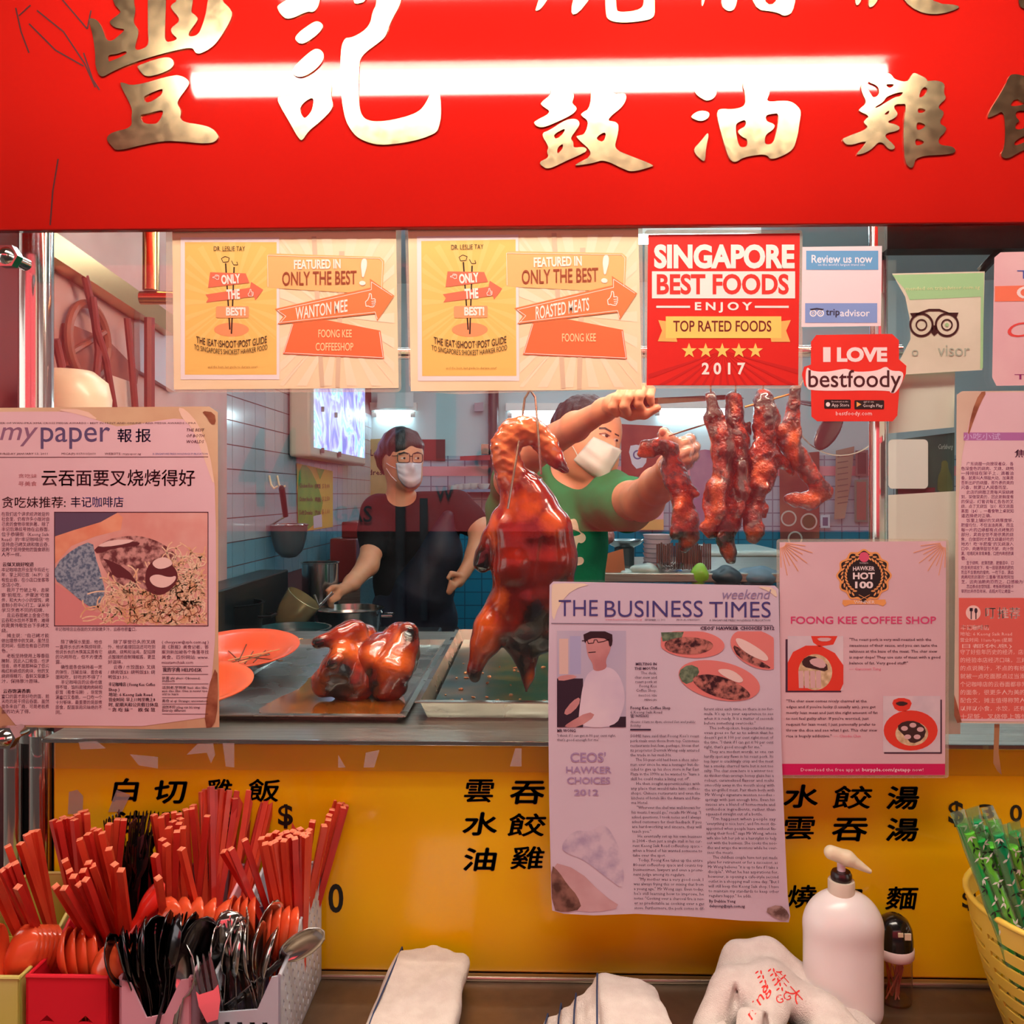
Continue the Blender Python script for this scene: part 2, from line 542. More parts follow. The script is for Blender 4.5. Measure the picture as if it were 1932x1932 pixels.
# the shophouse across the street: its pink-red front is what the glass mirrors
op = empty('wall_opposite', (0, -8.0, 0), kind='structure')
MB().box((-9, -8.3, 1.05), (4.2, -8.0, 5.2)).obj('painted_front', mat('opposite_coral', (236, 66, 74), 0.8, col2=(226, 84, 96), scale=1.5), op)
MB().box((-9, -8.3, -0.1), (4.2, -8.05, 1.05)).obj('shuttered_base', mat('opposite_base', (18, 24, 28), 0.8), op)
MB().box((4.2, -8.3, -0.1), (9, -8.0, 5.2)).obj('plain_bay', mat('opposite_cream', (188, 170, 148), 0.8), op)
def mirrored_sign(t, x0, x1, z0, z1):
    a, fs = glyphs(t, 0.01, 0, 2)
    lo, hi = a.min(0), a.max(0); u = (a - lo) / (hi - lo)
    me = mesh('painted_lettering', [(x0 + p[0] * (x1 - x0), -7.97, z0 + p[1] * (z1 - z0)) for p in u], fs)
    link('painted_lettering', me, mat('opposite_ink', (26, 44, 52), 0.8), op)
mirrored_sign('GAS', -2.40, -1.93, 1.16, 1.36)
mirrored_sign('W', -1.17, -0.95, 1.42, 1.6)
mirrored_sign('44', -3.55, -2.8, 1.35, 2.3)
mirrored_sign('I', -1.16, -0.92, 1.93, 2.9)
mirrored_sign('C', -0.7, -0.5, 1.74, 2.05)
MB().tube([(-1.58, -7.9, 0), (-1.58, -7.9, 4.2)], 0.06, 10).obj('drain_pipe', mat('opposite_pipe', (30, 50, 60), 0.6), op)
MB().tube([(-1.30, -7.9, 0), (-1.30, -7.9, 1.45)], 0.05, 10).obj('drain_pipe', mat('opposite_pipe', (30, 50, 60), 0.6), op)
pl = MB().box((1.9, -2.3, 0), (2.5, -1.7, 2.75)).obj('column_walkway', mat('column_paint', (128, 60, 48), 0.7)); tag(pl, 'painted square column at the edge of the walkway', kind='structure')

# left-hand inner wall: backing, glazed tiles one by one, then far wall
M_GROUT = mat('tile_grout', (92, 44, 50), 0.8)
lw = MB().box((XL - 0.12, G + 0.08, 0), (XL, BACK + 0.2, CEIL)).obj('wall_left', M_GROUT); tag(lw, kind='structure')
M_TILE = mat('glazed_tile', (168, 178, 188), 0.12, col2=(150, 166, 180), scale=3, coat=0.3)
M_TILE_B = mat('glazed_tile_blue', (116, 158, 176), 0.14, col2=(100, 144, 166), scale=3, coat=0.3)
tw, th = 0.100, 0.0695
tm = bpy.data.meshes.new('tile')
b_ = MB().box((-0.004, 0.0018, 0.0014), (0.003, tw - 0.0018, th - 0.0014)); tm.from_pydata(b_.v, [], b_.f); tm.materials.append(M_TILE)
tmb = tm.copy(); tmb.materials.clear(); tmb.materials.append(M_TILE_B)
z_h = CAMZ + 0.001
for i in range(24):
    for j in range(-4, 6):
        y0 = 2.10 + i * tw; z0 = z_h + j * th
        a = Vector((XL, y0, z0))
        px = CX + F * ((a.x * RT.x + a.y * RT.y) / (a.x * FW.x + a.y * FW.y))
        py = CY - F * (a.z - CAMZ) / (a.x * FW.x + a.y * FW.y)
        if px > 715 or py < 715 or py > 1130: continue
        t = bpy.data.objects.new('tile', tm if j > -3 else tmb); C.objects.link(t)
        t.location = a; t.parent = lw

# far wall: pale upper wall, pink band, blue tiled dado
bw = MB().box((XL - 0.2, BACK, 0), (3.0, BACK + 0.12, CEIL)).obj('wall_back', mat('far_wall_paint', (176, 196, 200), 0.6)); tag(bw, kind='structure')
def tile_mat(name, c1, c2, sx, sz):
    m = mat(name, c1, 0.2)
    nt = m.node_tree; b = nt.nodes['Principled BSDF']
    tc = nt.nodes.new('ShaderNodeTexCoord'); br = nt.nodes.new('ShaderNodeTexBrick'); mp = nt.nodes.new('ShaderNodeMapping')
    mp.inputs['Rotation'].default_value = (math.radians(90), 0, 0)
    br.offset = 0; br.inputs['Scale'].default_value = 1.0
    br.inputs['Brick Width'].default_value = sx; br.inputs['Row Height'].default_value = sz
    br.inputs['Mortar Size'].default_value = 0.003
    br.inputs['Color1'].default_value = lin(c1); br.inputs['Color2'].default_value = lin(c1); br.inputs['Mortar'].default_value = lin(c2)
    nt.links.new(tc.outputs['Object'], mp.inputs['Vector']); nt.links.new(mp.outputs['Vector'], br.inputs['Vector'])
    nt.links.new(br.outputs['Color'], b.inputs['Base Color'])
    return m
M_FAR_TILE = tile_mat('far_tiles', (150, 170, 186), (100, 110, 130), 0.09, 0.07)
M_FAR_BLUE = tile_mat('far_blue_tiles', (18, 118, 150), (14, 84, 110), 0.09, 0.07)
for nm, ya, yb, mm, dy in (('pale_tile_field', 860, 1015, M_FAR_TILE, 0.012), ('blue_tile_field', 1000, 1400, M_FAR_BLUE, 0.014), ('pink_tile_band', 880, 898, mat('pink_band', (214, 140, 150), 0.3), 0.016)):
    za, zb = P(966, ya, BACK).z, P(966, yb, BACK).z
    MB().box((XL, BACK - dy, zb), (2.9, BACK, za)).obj(nm, mm, bw)
# counter block behind the glass (deck of the food display), yellow menu board in front, shelf
ct = empty('serving_counter', (0.3, 1.5, 0), 'long steel serving counter behind the yellow menu board', 'counter')
MB().box((-0.645, YB + 0.034, 0), (2.4, 1.98, DECK - 0.004)).obj('cabinet', M_DARK, ct)
MB().box((-0.645, G + 0.014, DECK - 0.004), (2.4, 1.98, DECK)).obj('worktop', M_STEEL, ct)
zr0 = DECK - 0.0045
bevel(MB().box((-0.645, G + 0.010, DECK - 0.005), (2.4, G + 0.014, DECK + 0.001)).obj('edge_lip', M_CHROME, ct), 0.001)
zb0 = SHELF + 0.004
yb_ = empty('menu_board', (0.1, YB, zb0), 'yellow menu board with black Chinese dish names below the glass', 'sign')
M_YEL = mat('yellow_acrylic', (242, 194, 14), 0.16, col2=(238, 180, 8), scale=2.2, coat=0.5, lo=0.3, hi=0.7)
xl_, xr_ = P(100, 1600, YB).x, 2.4
bevel(MB().box((xl_, YB, zb0), (xr_, YB + 0.012, zr0 - 0.001)).obj('panel', M_YEL, yb_), 0.003)
inkb = Print(YB)
M_INK = mat('black_paint', (16, 20, 18), 0.35)
def brush(pr, s, x0, x1, y0, y1):
    pr.text(s, x0, x1, y0, y1, bold=0.022 if s in '雞麵餃燒飯雲' else 0.034, shear=0.12, res=4)
for s, x0, y0, w in (('白', 212, 1469, 50), ('切', 293, 1473, 60), ('雞', 388, 1470, 50), ('飯', 468, 1470, 60), ('油', 215, 1530, 58), ('雞', 300, 1530, 56), ('飯', 385, 1530, 56),
                     ('雲', 876, 1471, 56), ('吞', 963, 1474, 64), ('麵', 1050, 1476, 58), ('水', 873, 1533, 64), ('餃', 958, 1535, 72), ('麵', 1050, 1536, 58), ('油', 875, 1600, 62), ('雞', 963, 1597, 64), ('麵', 1050, 1600, 58),
                     ('水', 1478, 1481, 64), ('餃', 1571, 1483, 74), ('湯', 1673, 1484, 60), ('雲', 1477, 1541, 60), ('吞', 1570, 1544, 66), ('湯', 1672, 1544, 60), ('燒', 1484, 1670, 56), ('肉', 1570, 1672, 56), ('麵', 1670, 1673, 62)):
    inkb = Print(YB); brush(inkb, s, x0, x0 + w, y0, y0 + 42); inkb.obj('painted_character', M_INK, yb_, 0.0006)
for s, x0, x1, y0, y1 in (('$', 525, 553, 1517, 1563), ('0', 620, 648, 1667, 1722), ('$', 1789, 1818, 1511, 1560), ('3', 1846, 1876, 1517, 1545), ('0', 1905, 1928, 1518, 1550), ('$', 1815, 1842, 1680, 1718), ('3', 1870, 1898, 1680, 1718)):
    inkb = Print(YB); inkb.text(s, x0, x1, y0, y1, bold=0.02); inkb.obj('painted_character', M_INK, yb_, 0.0006)
sh = empty('front_shelf', (0.1, 1.0, SHELF), 'brushed steel shelf below the yellow menu board', 'shelf')
bevel(MB().box((-1.1, 0.62, SHELF - 0.03), (2.4, YB + 0.03, SHELF)).obj('shelf_top', M_STEEL_DULL, sh), 0.003)
bevel(MB().box((-1.1, YB - 0.014, SHELF), (2.4, YB - 0.002, SHELF + 0.006)).obj('back_lip', M_STEEL, sh), 0.002)
MB().box((-1.1, 0.70, 0), (2.4, YB + 0.02, SHELF - 0.03)).obj('front_cabinet', M_STEEL, sh)

# glass screen and its chrome posts
gz0, gz1 = P(966, 1457, G).z, P(966, 380, G).z
M_GLASS = pane_mat('shop_glass', (251, 254, 254), 1.1)
gl = empty('glass_screen', (0.2, G, gz0), 'clear glass screen hanging in front of the food counter', 'glass')
MB().box((P(-60, 900, G).x, G, gz0), (P(1672, 900, G).x, G + 0.006, gz1)).obj('pane', M_GLASS, gl)
MB().box((P(1674, 900, G).x, G, gz0), (P(2400, 900, G).x, G + 0.006, gz1)).obj('pane', M_GLASS, gl)
M_TAPE = pane_mat('tape_scrap', (240, 236, 232), 1.0, .2, .22, (236, 224, 226))
for c in ([(148, 1400), (182, 1398), (200, 1412), (152, 1414)], [(245, 1423), (298, 1428), (298, 1450), (262, 1444)], [(352, 1424), (372, 1404), (402, 1402), (406, 1424), (398, 1440), (390, 1420)], [(420, 1402), (442, 1402), (442, 1448), (426, 1446)], [(130, 1494), (146, 1490), (157, 1502), (156, 1536), (128, 1536)], [(204, 1532), (220, 1490), (246, 1500), (230, 1532)], [(638, 1424), (652, 1448), (638, 1448)], [(690, 1420), (716, 1415), (706, 1448), (686, 1448)], [(972, 1412), (984, 1412), (984, 1446), (962, 1446)]):
    vs, fs = fill2d([c], 2.0)
    o_ = link('tape_scrap', mesh('tape_scrap', [P(x, y, (G - .0006 if max(q[1] for q in c) < 1456 else YB - .001) + z * .0002) for x, y, z in vs], fs), M_TAPE, gl)
def post(px, Y, r, y0, y1, label, bolts=()):
    a, b = P(px, y0, Y), P(px, y1, Y)
    t = empty('chrome_post', (a.x, Y, b.z), label, 'post', 'chrome posts of the glass screen')
    smooth_by_angle(MB().tube([b, a], r, 24).obj('tube', M_CHROME, t))
    for bx, by in bolts:
        c = P(bx, by, G - 0.03)
        m = MB()
        m.lathe([(0.012, 0), (0.012, 0.004), (0.008, 0.006), (0.008, 0.03)], 16, c, Matrix.Rotation(-math.pi / 2, 4, 'X'))
        m.lathe([(0.015, -0.012), (0.015, 0.0)], 6, c, Matrix.Rotation(-math.pi / 2, 4, 'X'))
        m.lathe([(0.001, -0.020), (0.007, -0.018), (0.011, -0.012)], 16, c, Matrix.Rotation(-math.pi / 2, 4, 'X'))
        smooth_by_angle(m.obj('bolt', M_CHROME, t))
    return t
post(68, 1.15, 0.022, 380, 1395, 'tall chrome post behind the edge of the glass beside the pink newspaper', ((22, 487),))
post(30, 1.15, 0.016, 1385, 1820, 'short dull chrome post with a domed bolt below the pink newspaper', ((18, 1388),))
post(78, 1.13, 0.015, 1385, 1820, 'short chrome post at the end of the yellow menu board')
post(1657, 1.15, 0.012, 380, 1385, 'slim chrome post between the hanging meat and the white paper sheets')

# ------------------------------------------------------------------ signboard
M_RED = mat('red_sign_vinyl', (178, 25, 18), 0.045, col2=(170, 22, 16), scale=3, coat=0.0, spec=0.45)
M_GOLD = mat('gold_foil', (226, 204, 164), 0.2, 1.0, col2=(220, 196, 154), scale=90, detail=5, rough2=0.26)
sgz = P(966, 428, SG).z
sg = empty('signboard', (0, SG, sgz), 'big glossy red signboard with gold Chinese characters above the glass', 'sign')
xa, xb = -1.3, 1.4
bevel(MB().box((xa, SG, sgz), (xb, SG + 0.012, sgz + 0.85)).obj('board', M_RED, sg), 0.002)
def crop(c, ox, oy, s): return [[(ox + x / s, oy + y / s if y > -55 else -70) for x, y in k] for k in c]   # strokes run on above the frame
CH = []
CH.append(crop([[(290,-60),(330,30),(437,130),(425,165),(310,245),(300,280),(370,340),(485,350),(470,385),(280,540),(205,320),(150,240),(70,215),(45,245),(100,430),(130,680),(125,800),(190,955),(330,870),(520,785),(800,690),(1100,610),(1310,570),(1340,640),(1400,655),(1540,580),(1640,470),(1805,190),(1760,90),(1650,0),(1600,-60),(1540,-60),(1490,80),(1440,280),(1380,425),(1270,450),(1255,400),(1380,240),(1360,195),(1290,150),(1300,100),(1370,-60),(1170,-60),(1130,10),(1055,50),(1040,100),(1155,220),(1130,280),(1045,340),(1050,400),(1125,465),(1100,490),(970,520),(975,330),(1000,-60),(765,-60),(765,380),(780,560),(630,620),(605,570),(650,430),(650,350),(585,280),(620,120),(595,40),(590,-60)],
   [(280,665),(390,660),(495,612),(518,655),(300,750),(288,740)]], 160, 0, 6.44))
CH.append(crop([[(640,805),(660,790),(900,705),(1030,690),(1090,750),(1060,830),(920,895),(740,940),(650,840)],
   ], 160, 0, 6.44))
CH.append(crop([[(420,1015),(450,995),(590,1050),(1080,905),(1200,930),(1268,985),(1262,1040),(1103,1250),(1175,1330),(1150,1480),(1460,1520),(1580,1580),(1640,1680),(1520,1755),(1060,1705),(800,1735),(390,1838),(330,1780),(255,1690),(310,1610),(575,1550),(565,1420),(578,1340),(540,1240)],
   [(715,1185),(735,1160),(930,1075),(950,1100),(925,1160),(790,1245),(730,1240)],[(660,1395),(760,1380),(930,1333),(960,1360),(900,1480),(850,1508),(710,1503)]], 160, 0, 6.44))
CH.append(crop([[(120,75),(140,45),(250,-20),(330,-60),(620,-60),(555,20),(520,100),(475,125),(438,110),(235,205),(160,150)]], 500, 0, 5.367))
CH.append(crop([[(287,370),(480,225),(540,212),(590,250),(580,290),(520,360),(400,440),(340,440)]], 500, 0, 5.367))
CH.append(crop([[(262,705),(480,497),(555,495),(600,550),(580,630),(480,730),(360,785),(290,760)]], 500, 0, 5.367))
CH.append(crop([[(128,990),(150,975),(262,975),(540,805),(640,830),(675,860),(665,980),(690,1060),(665,1125),(560,1230),(440,1325),(378,1425),(340,1405),(250,1240),(135,1040)],[(335,1080),(497,962),(485,1100),(440,1170),(390,1207)]], 500, 0, 5.367))
CH.append(crop([[(780,388),(900,378),(1060,270),(1090,110),(1135,40),(1130,-60),(1440,-60),(1390,10),(1270,220),(1225,360),(1180,410),(965,565),(950,700),(945,1020),(970,1160),(1040,1225),(1200,1230),(1400,1190),(1540,1140),(1610,1080),(1680,940),(1745,785),(1765,900),(1788,1140),(1760,1310),(1700,1365),(1480,1435),(1200,1470),(1060,1450),(930,1390),(850,1290),(800,1170),(765,900),(760,680)]], 500, 0, 5.367))
CH.append(crop([[(870,-60),(890,20),(930,42),(1040,5),(1100,-60)]], 500, 0, 5.367))
CH.append(crop([[(390,230),(430,200),(540,205),(670,255),(682,340),(715,430),(675,515),(750,570),(730,625),(640,690),(400,800),(295,833),(220,815),(185,770),(215,740),(428,632),(290,545),(275,510),(420,400),(400,330)]], 980, 120, 6.9))
CH.append(crop([[(275,910),(390,870),(600,730),(720,715),(775,745),(785,790),(745,860),(660,970),(705,1020),(700,1100),(830,1080),(888,1120),(840,1165),(600,1270),(375,1380),(290,1330),(262,1295),(285,1265),(385,1220),(355,1145),(385,1080)],[(435,925),(605,833),(575,910),(475,990)],[(490,1120),(515,1070),(575,1043),(555,1120),(495,1178)]], 980, 120, 6.9))
CH.append(crop([[(930,160),(960,128),(1050,140),(1200,205),(1205,405),(1350,380),(1392,410),(1385,480),(1330,570),(1190,680),(1148,745),(1250,755),(1297,800),(1275,950),(1230,1110),(1430,1195),(1755,1320),(1720,1345),(1460,1413),(1350,1370),(1100,1247),(960,1295),(730,1330),(730,1310),(985,1178),(735,960),(760,935),(850,925),(905,750),(820,690),(795,650),(935,575)],[(975,970),(1138,868),(1098,1035)]], 980, 120, 6.9))
CH.append(crop([[(220,290),(300,235),(400,218),(500,250),(545,320),(500,410),(430,440),(370,440),(250,360)]], 1280, 130, 7.43))
CH.append(crop([[(160,670),(270,590),(370,585),(440,615),(420,690),(330,735),(240,715)]], 1280, 130, 7.43))
CH.append(crop([[(440,850),(380,1150),(380,1260),(350,1308),(190,1145),(300,1030)]], 1280, 130, 7.43))
CH.append(crop([[(895,210),(950,155),(1080,165),(1220,215),(1285,280),(1270,360),(1225,468),(1500,440),(1620,475),(1712,570),(1715,650),(1660,1000),(1590,1160),(1300,1285),(1235,1195),(1050,1210),(890,1250),(820,1305),(750,1300),(690,1220),(560,760),(540,600),(590,555),(770,570),(945,520),(940,350)],
   [(800,790),(830,750),(945,705),(950,800),(850,850),(830,880),(870,935),(930,970),(962,980),(970,1090),(855,1105),(810,920)],
   [(1220,648),(1330,625),(1412,622),(1390,850),(1328,1053),(1205,1062),(1220,915),(1320,860),(1355,800),(1330,765),(1230,735)]], 1280, 130, 7.43))
CH.append(crop([[(290,215),(320,205),(380,290),(415,350),(480,310),(465,220),(360,185),(400,160),(500,120),(545,90),(600,110),(625,160),(760,190),(800,110),(830,88),(955,150),(955,180),(1050,165),(1140,200),(1120,290),(1155,350),(1080,410),(1070,450),(1140,490),(1070,600),(1155,640),(1140,690),(1070,750),(1075,820),(1210,830),(1255,880),(1190,915),(845,930),(820,1045),(780,1050),(735,990),(720,800),(720,600),(750,400),(690,410),(650,405),(615,440),(665,500),(640,545),(540,590),(640,610),(685,640),(670,675),(500,710),(640,830),(620,865),(570,865),(485,770),(400,860),(320,905),(230,922),(320,830),(350,770),(160,832),(100,770),(120,745),(380,650),(315,595),(330,565),(380,525),(270,480),(275,455),(355,395),(300,290)],
   [(530,205),(640,205),(578,255)],[(550,325),(725,275),(690,330),(630,335),(450,450),(425,440),(520,385)],[(875,330),(895,260),(940,230),(965,265),(930,320),(885,345)],[(520,515),(560,475),(580,478),(565,510)],[(862,440),(945,460),(930,490),(865,503)],[(850,580),(940,610),(930,645),(850,680)],[(838,745),(930,780),(915,810),(838,832)]], 1570, 120, 5.337))
CH.append(crop([[(1535,560),(1740,230),(1780,130),(1810,105),(1900,110),(2050,170),(2200,300),(2200,900),(2000,850),(1900,880),(1765,965),(1690,930),(1735,850),(1745,640),(1725,470),(1640,520)],[(1780,430),(1850,340),(1900,380),(1950,400),(1880,425)],[(1850,480),(1932,470),(2050,520),(1932,660),(1840,665),(1850,600),(1895,580),(1850,540)],[(1830,790),(1932,720),(2000,760),(1840,835)]], 1570, 120, 5.337))
def top(c): CH.append(crop(c, 980, 0, 2.03))
top([[(60,45),(65,25),(120,-60),(190,-60),(90,30)]]); top([[(185,62),(250,-60),(350,-60),(240,45)]])
top([[(330,-60),(328,55),(345,80),(400,88),(490,78),(515,65),(520,40),(512,-60),(470,-60),(480,5),(465,38),(385,48),(368,35),(372,-60)]])
top([[(695,15),(715,-60),(740,-60),(705,28)]]); top([[(765,12),(805,-60),(845,-60),(835,28),(800,48)]])
top([[(880,-60),(890,35),(985,45),(1018,65),(1055,40),(1070,-60),(1010,-60),(990,15),(935,18),(915,-60)]])
top([[(1280,22),(1300,-60),(1345,-60),(1310,15)]]); top([[(1325,32),(1380,-60),(1430,-60),(1370,20)]]); top([[(1410,-60),(1470,15),(1580,65),(1720,22),(1560,10),(1500,-60)]])
top([[(1905,15),(1925,-60),(2000,-60),(1990,30),(1940,40)]])
for c in CH:
    vs, fs = fill2d([chaikin(k, 2) for k in c], 2.0)
    me = mesh('gilt_stroke', [P(x, y, SG - 0.0012 + z * 0.0011) for x, y, z in vs], fs)
    link('gilt_stroke', me, M_GOLD, sg)
# scratches and soot marks on the face
for a in ([(30,15),(40,60),(55,100)],[(70,20),(120,60),(160,120),(180,165)],[(55,45),(105,95),(158,125)],[(118,0),(165,55),(172,20)],[(158,100),(175,150),(188,170)],[(95,425),(100,360),(110,300)],[(36,30),(58,10)]):
    Print(SG).line(a, 3.0).obj('scuff', mat('soot_scuff', (70, 6, 8), 0.6), sg, 0.0004)

# ------------------------------------------------------------------ lamps
def lamp(name, label, a, b, r, power, batten=0.02, col=(255, 244, 228), group=None):
    a, b = Vector(a), Vector(b)
    t = empty(name, (a + b) / 2, label, 'lamp', group)
    d = (b - a).normalized()
    smooth_by_angle(MB().tube([a, b], r, 16).obj('tube', mat('tube_%g_%d' % (power, col[2]), col, 0.4, emit=power), t))
    w = d.cross(Vector((0, 0, 1))).normalized() * 0.022
    up = Vector((0, 0, 1))
    k = [a - d * 0.03 - w + up * (r + batten), b + d * 0.03 - w + up * (r + batten), b + d * 0.03 + w + up * (r + batten), a - d * 0.03 + w + up * (r + batten)]
    bat = MB().add([*k, *[p + up * 0.04 for p in k]], [(0,3,2,1),(4,5,6,7),(0,1,5,4),(1,2,6,5),(2,3,7,6),(3,0,4,7)]).obj('batten', M_WHITE, t)
    for p, q in ((a - d * 0.02, a + d * 0.004), (b - d * 0.004, b + d * 0.02)):
        MB().tube([p, q], r * 1.15, 12).obj('end_cap', M_WHITE, bat)
    return t
fl_ = lamp('fluorescent_lamp', 'white fluorescent tube on a batten over the walkway, mirrored in the red signboard', (-0.60, 0.66, CAMZ + 0.722), (0.61, 0.66, CAMZ + 0.722), 0.0200, TUBE_FRONT, 0.006)
MB().box((-0.62, 0.612, CAMZ + 0.735), (0.63, 0.616, CAMZ + 0.80)).obj('reflector_plate', mat('grey_enamel', (104, 98, 94), .6), fl_)
lamp('fluorescent_lamp', 'fluorescent tube behind the red signboard shining on the hanging meat', (-0.55, G + 0.12, CAMZ + 0.52), (0.75, G + 0.12, CAMZ + 0.52), 0.013, TUBE_FOOD, 0.01, (255, 232, 204))
pn = empty('fill_panel', (0.05, 0.34, 2.68), 'added unseen diffuser panel over the walkway that fills in light', 'lamp')  # unseen fill lamp, added to brighten the menu board and shelf
MB().box((-0.62, 0.12, 2.69), (0.72, 0.56, 2.75)).obj('housing', M_WHITE, pn)
MB().box((-0.6, 0.14, 2.672), (0.70, 0.54, 2.689)).obj('diffuser', mat('fill_glow', (255, 240, 222), .5, emit=PANEL), pn)
for x0, x1, y, lab in ((710, 776, 782, 'lit tube on the far wall above the cook with glasses'), (965, 1062, 783, 'lit tube on the far wall behind the duck neck'), (1243, 1374, 779, 'lit tube on the far wall behind the strips of roast pork')):
    a, b = P(x0, y, BACK - 0.0225), P(x1, y, BACK - 0.0225)
    lamp('fluorescent_lamp', lab, a, b, 0.013, TUBE_ROOM, 0.008, (226, 250, 255))
for i, (x, y) in enumerate(((-0.35, 2.2), (0.65, 2.6), (0.3, 3.5), (1.5, 3.0))):  # tubes out of view, added to light the kitchen
    lamp('fluorescent_lamp', 'added unseen tube on the kitchen ceiling ' + ('above the light box menu', 'above the cook in green', 'before the far tiled wall', 'above the far white table')[i], (x - 0.6, y, CEIL - 0.08), (x + 0.6, y, CEIL - 0.08), 0.013, TUBE_ROOM, 0.01, (214, 246, 255), 'added kitchen ceiling tubes')

fb = empty('frame_channel', P(1800, 470, G + .03), 'black steel channel above the glass beside the owl-eyed sticker', 'frame')
a, b = P(1668, 474, G + .03), P(2300, 380, G + .03)
MB().box((a.x, G + .02, a.z), (b.x, G + .05, b.z)).obj('channel', M_DARK, fb)
MB().tube([P(1890, 470, G + .03), P(1850, 512, G + .05)], .006, 8).obj('brace', M_DARK, fb)
# ================================================================== sheets stuck on the glass
def ink(c, r=0.45): return mat('ink_%02x%02x%02x' % c, c, r, coat=0.15)
def paper(name, c, c2=None, rough=0.4, scale=14): return mat(name, c, rough, col2=c2 or c, scale=scale, detail=5, coat=0.12)
M_FILM = pane_mat('laminate_film', (250, 246, 240), 1.3, 0.05, 0.16, (255, 246, 232))
def sheet(name, label, outline, Y, material, t=0.0012, film=None, cat='poster', group=None):
    """A stiff sheet with the given outline (pixels), t thick, its back on the glass; film: outline of the clear pouch round it."""
    xs = [p[0] for p in outline]; ys = [p[1] for p in outline]
    c = P(sum(xs) / len(xs), max(ys), Y)
    o = empty(name, (c.x, Y, c.z), label, cat, group)
    vs, fs = fill2d([outline], 2.0)
    link('page', mesh('page', [P(x, y, Y + z * t / 2) for x, y, z in vs], fs), material, o)
    if film:
        vs, fs = fill2d([film], 2.0)
        link('laminate', mesh('laminate', [P(x, y, Y + t * 0.5 + z * t * 0.3) for x, y, z in vs], fs), M_FILM, o)
    o['Y'] = 0
    del o['Y']
    return o
def rr(x0, y0, x1, y1, r=8, n=4):
    """rounded rectangle outline"""
    return arc((x0 + r, y0 + r), r, 180, 270, n) + arc((x1 - r, y0 + r), r, 270, 360, n) + arc((x1 - r, y1 - r), r, 0, 90, n) + arc((x0 + r, y1 - r), r, 90, 180, n)
def thumb(pr, cx, cy, s, rot=0, w=2.2):
    """outline of a fist with the thumb up"""
    pts = [(-.5,.1),(-.2,-.1),(0,-.45),(.05,-.75),(.25,-.7),(.25,-.3),(.2,-.12),(.55,-.1),(.62,.05),(.55,.15),(.6,.28),(.5,.38),(.52,.5),(.4,.58),(.4,.7),(.25,.78),(-.05,.72),(-.25,.6),(-.5,.6),(-.5,.1)]
    a = math.radians(rot)
    q = [(cx + s * (x * math.cos(a) - y * math.sin(a)), cy + s * (x * math.sin(a) + y * math.cos(a))) for x, y in pts]
    pr.line(q, w)
    for yy in (.15, .36, .56):
        b = [(.15, yy), (.55, yy)]
        pr.line([(cx + s * (x * math.cos(a) - y * math.sin(a)), cy + s * (x * math.sin(a) + y * math.cos(a))) for x, y in b], w * .8)
    return pr

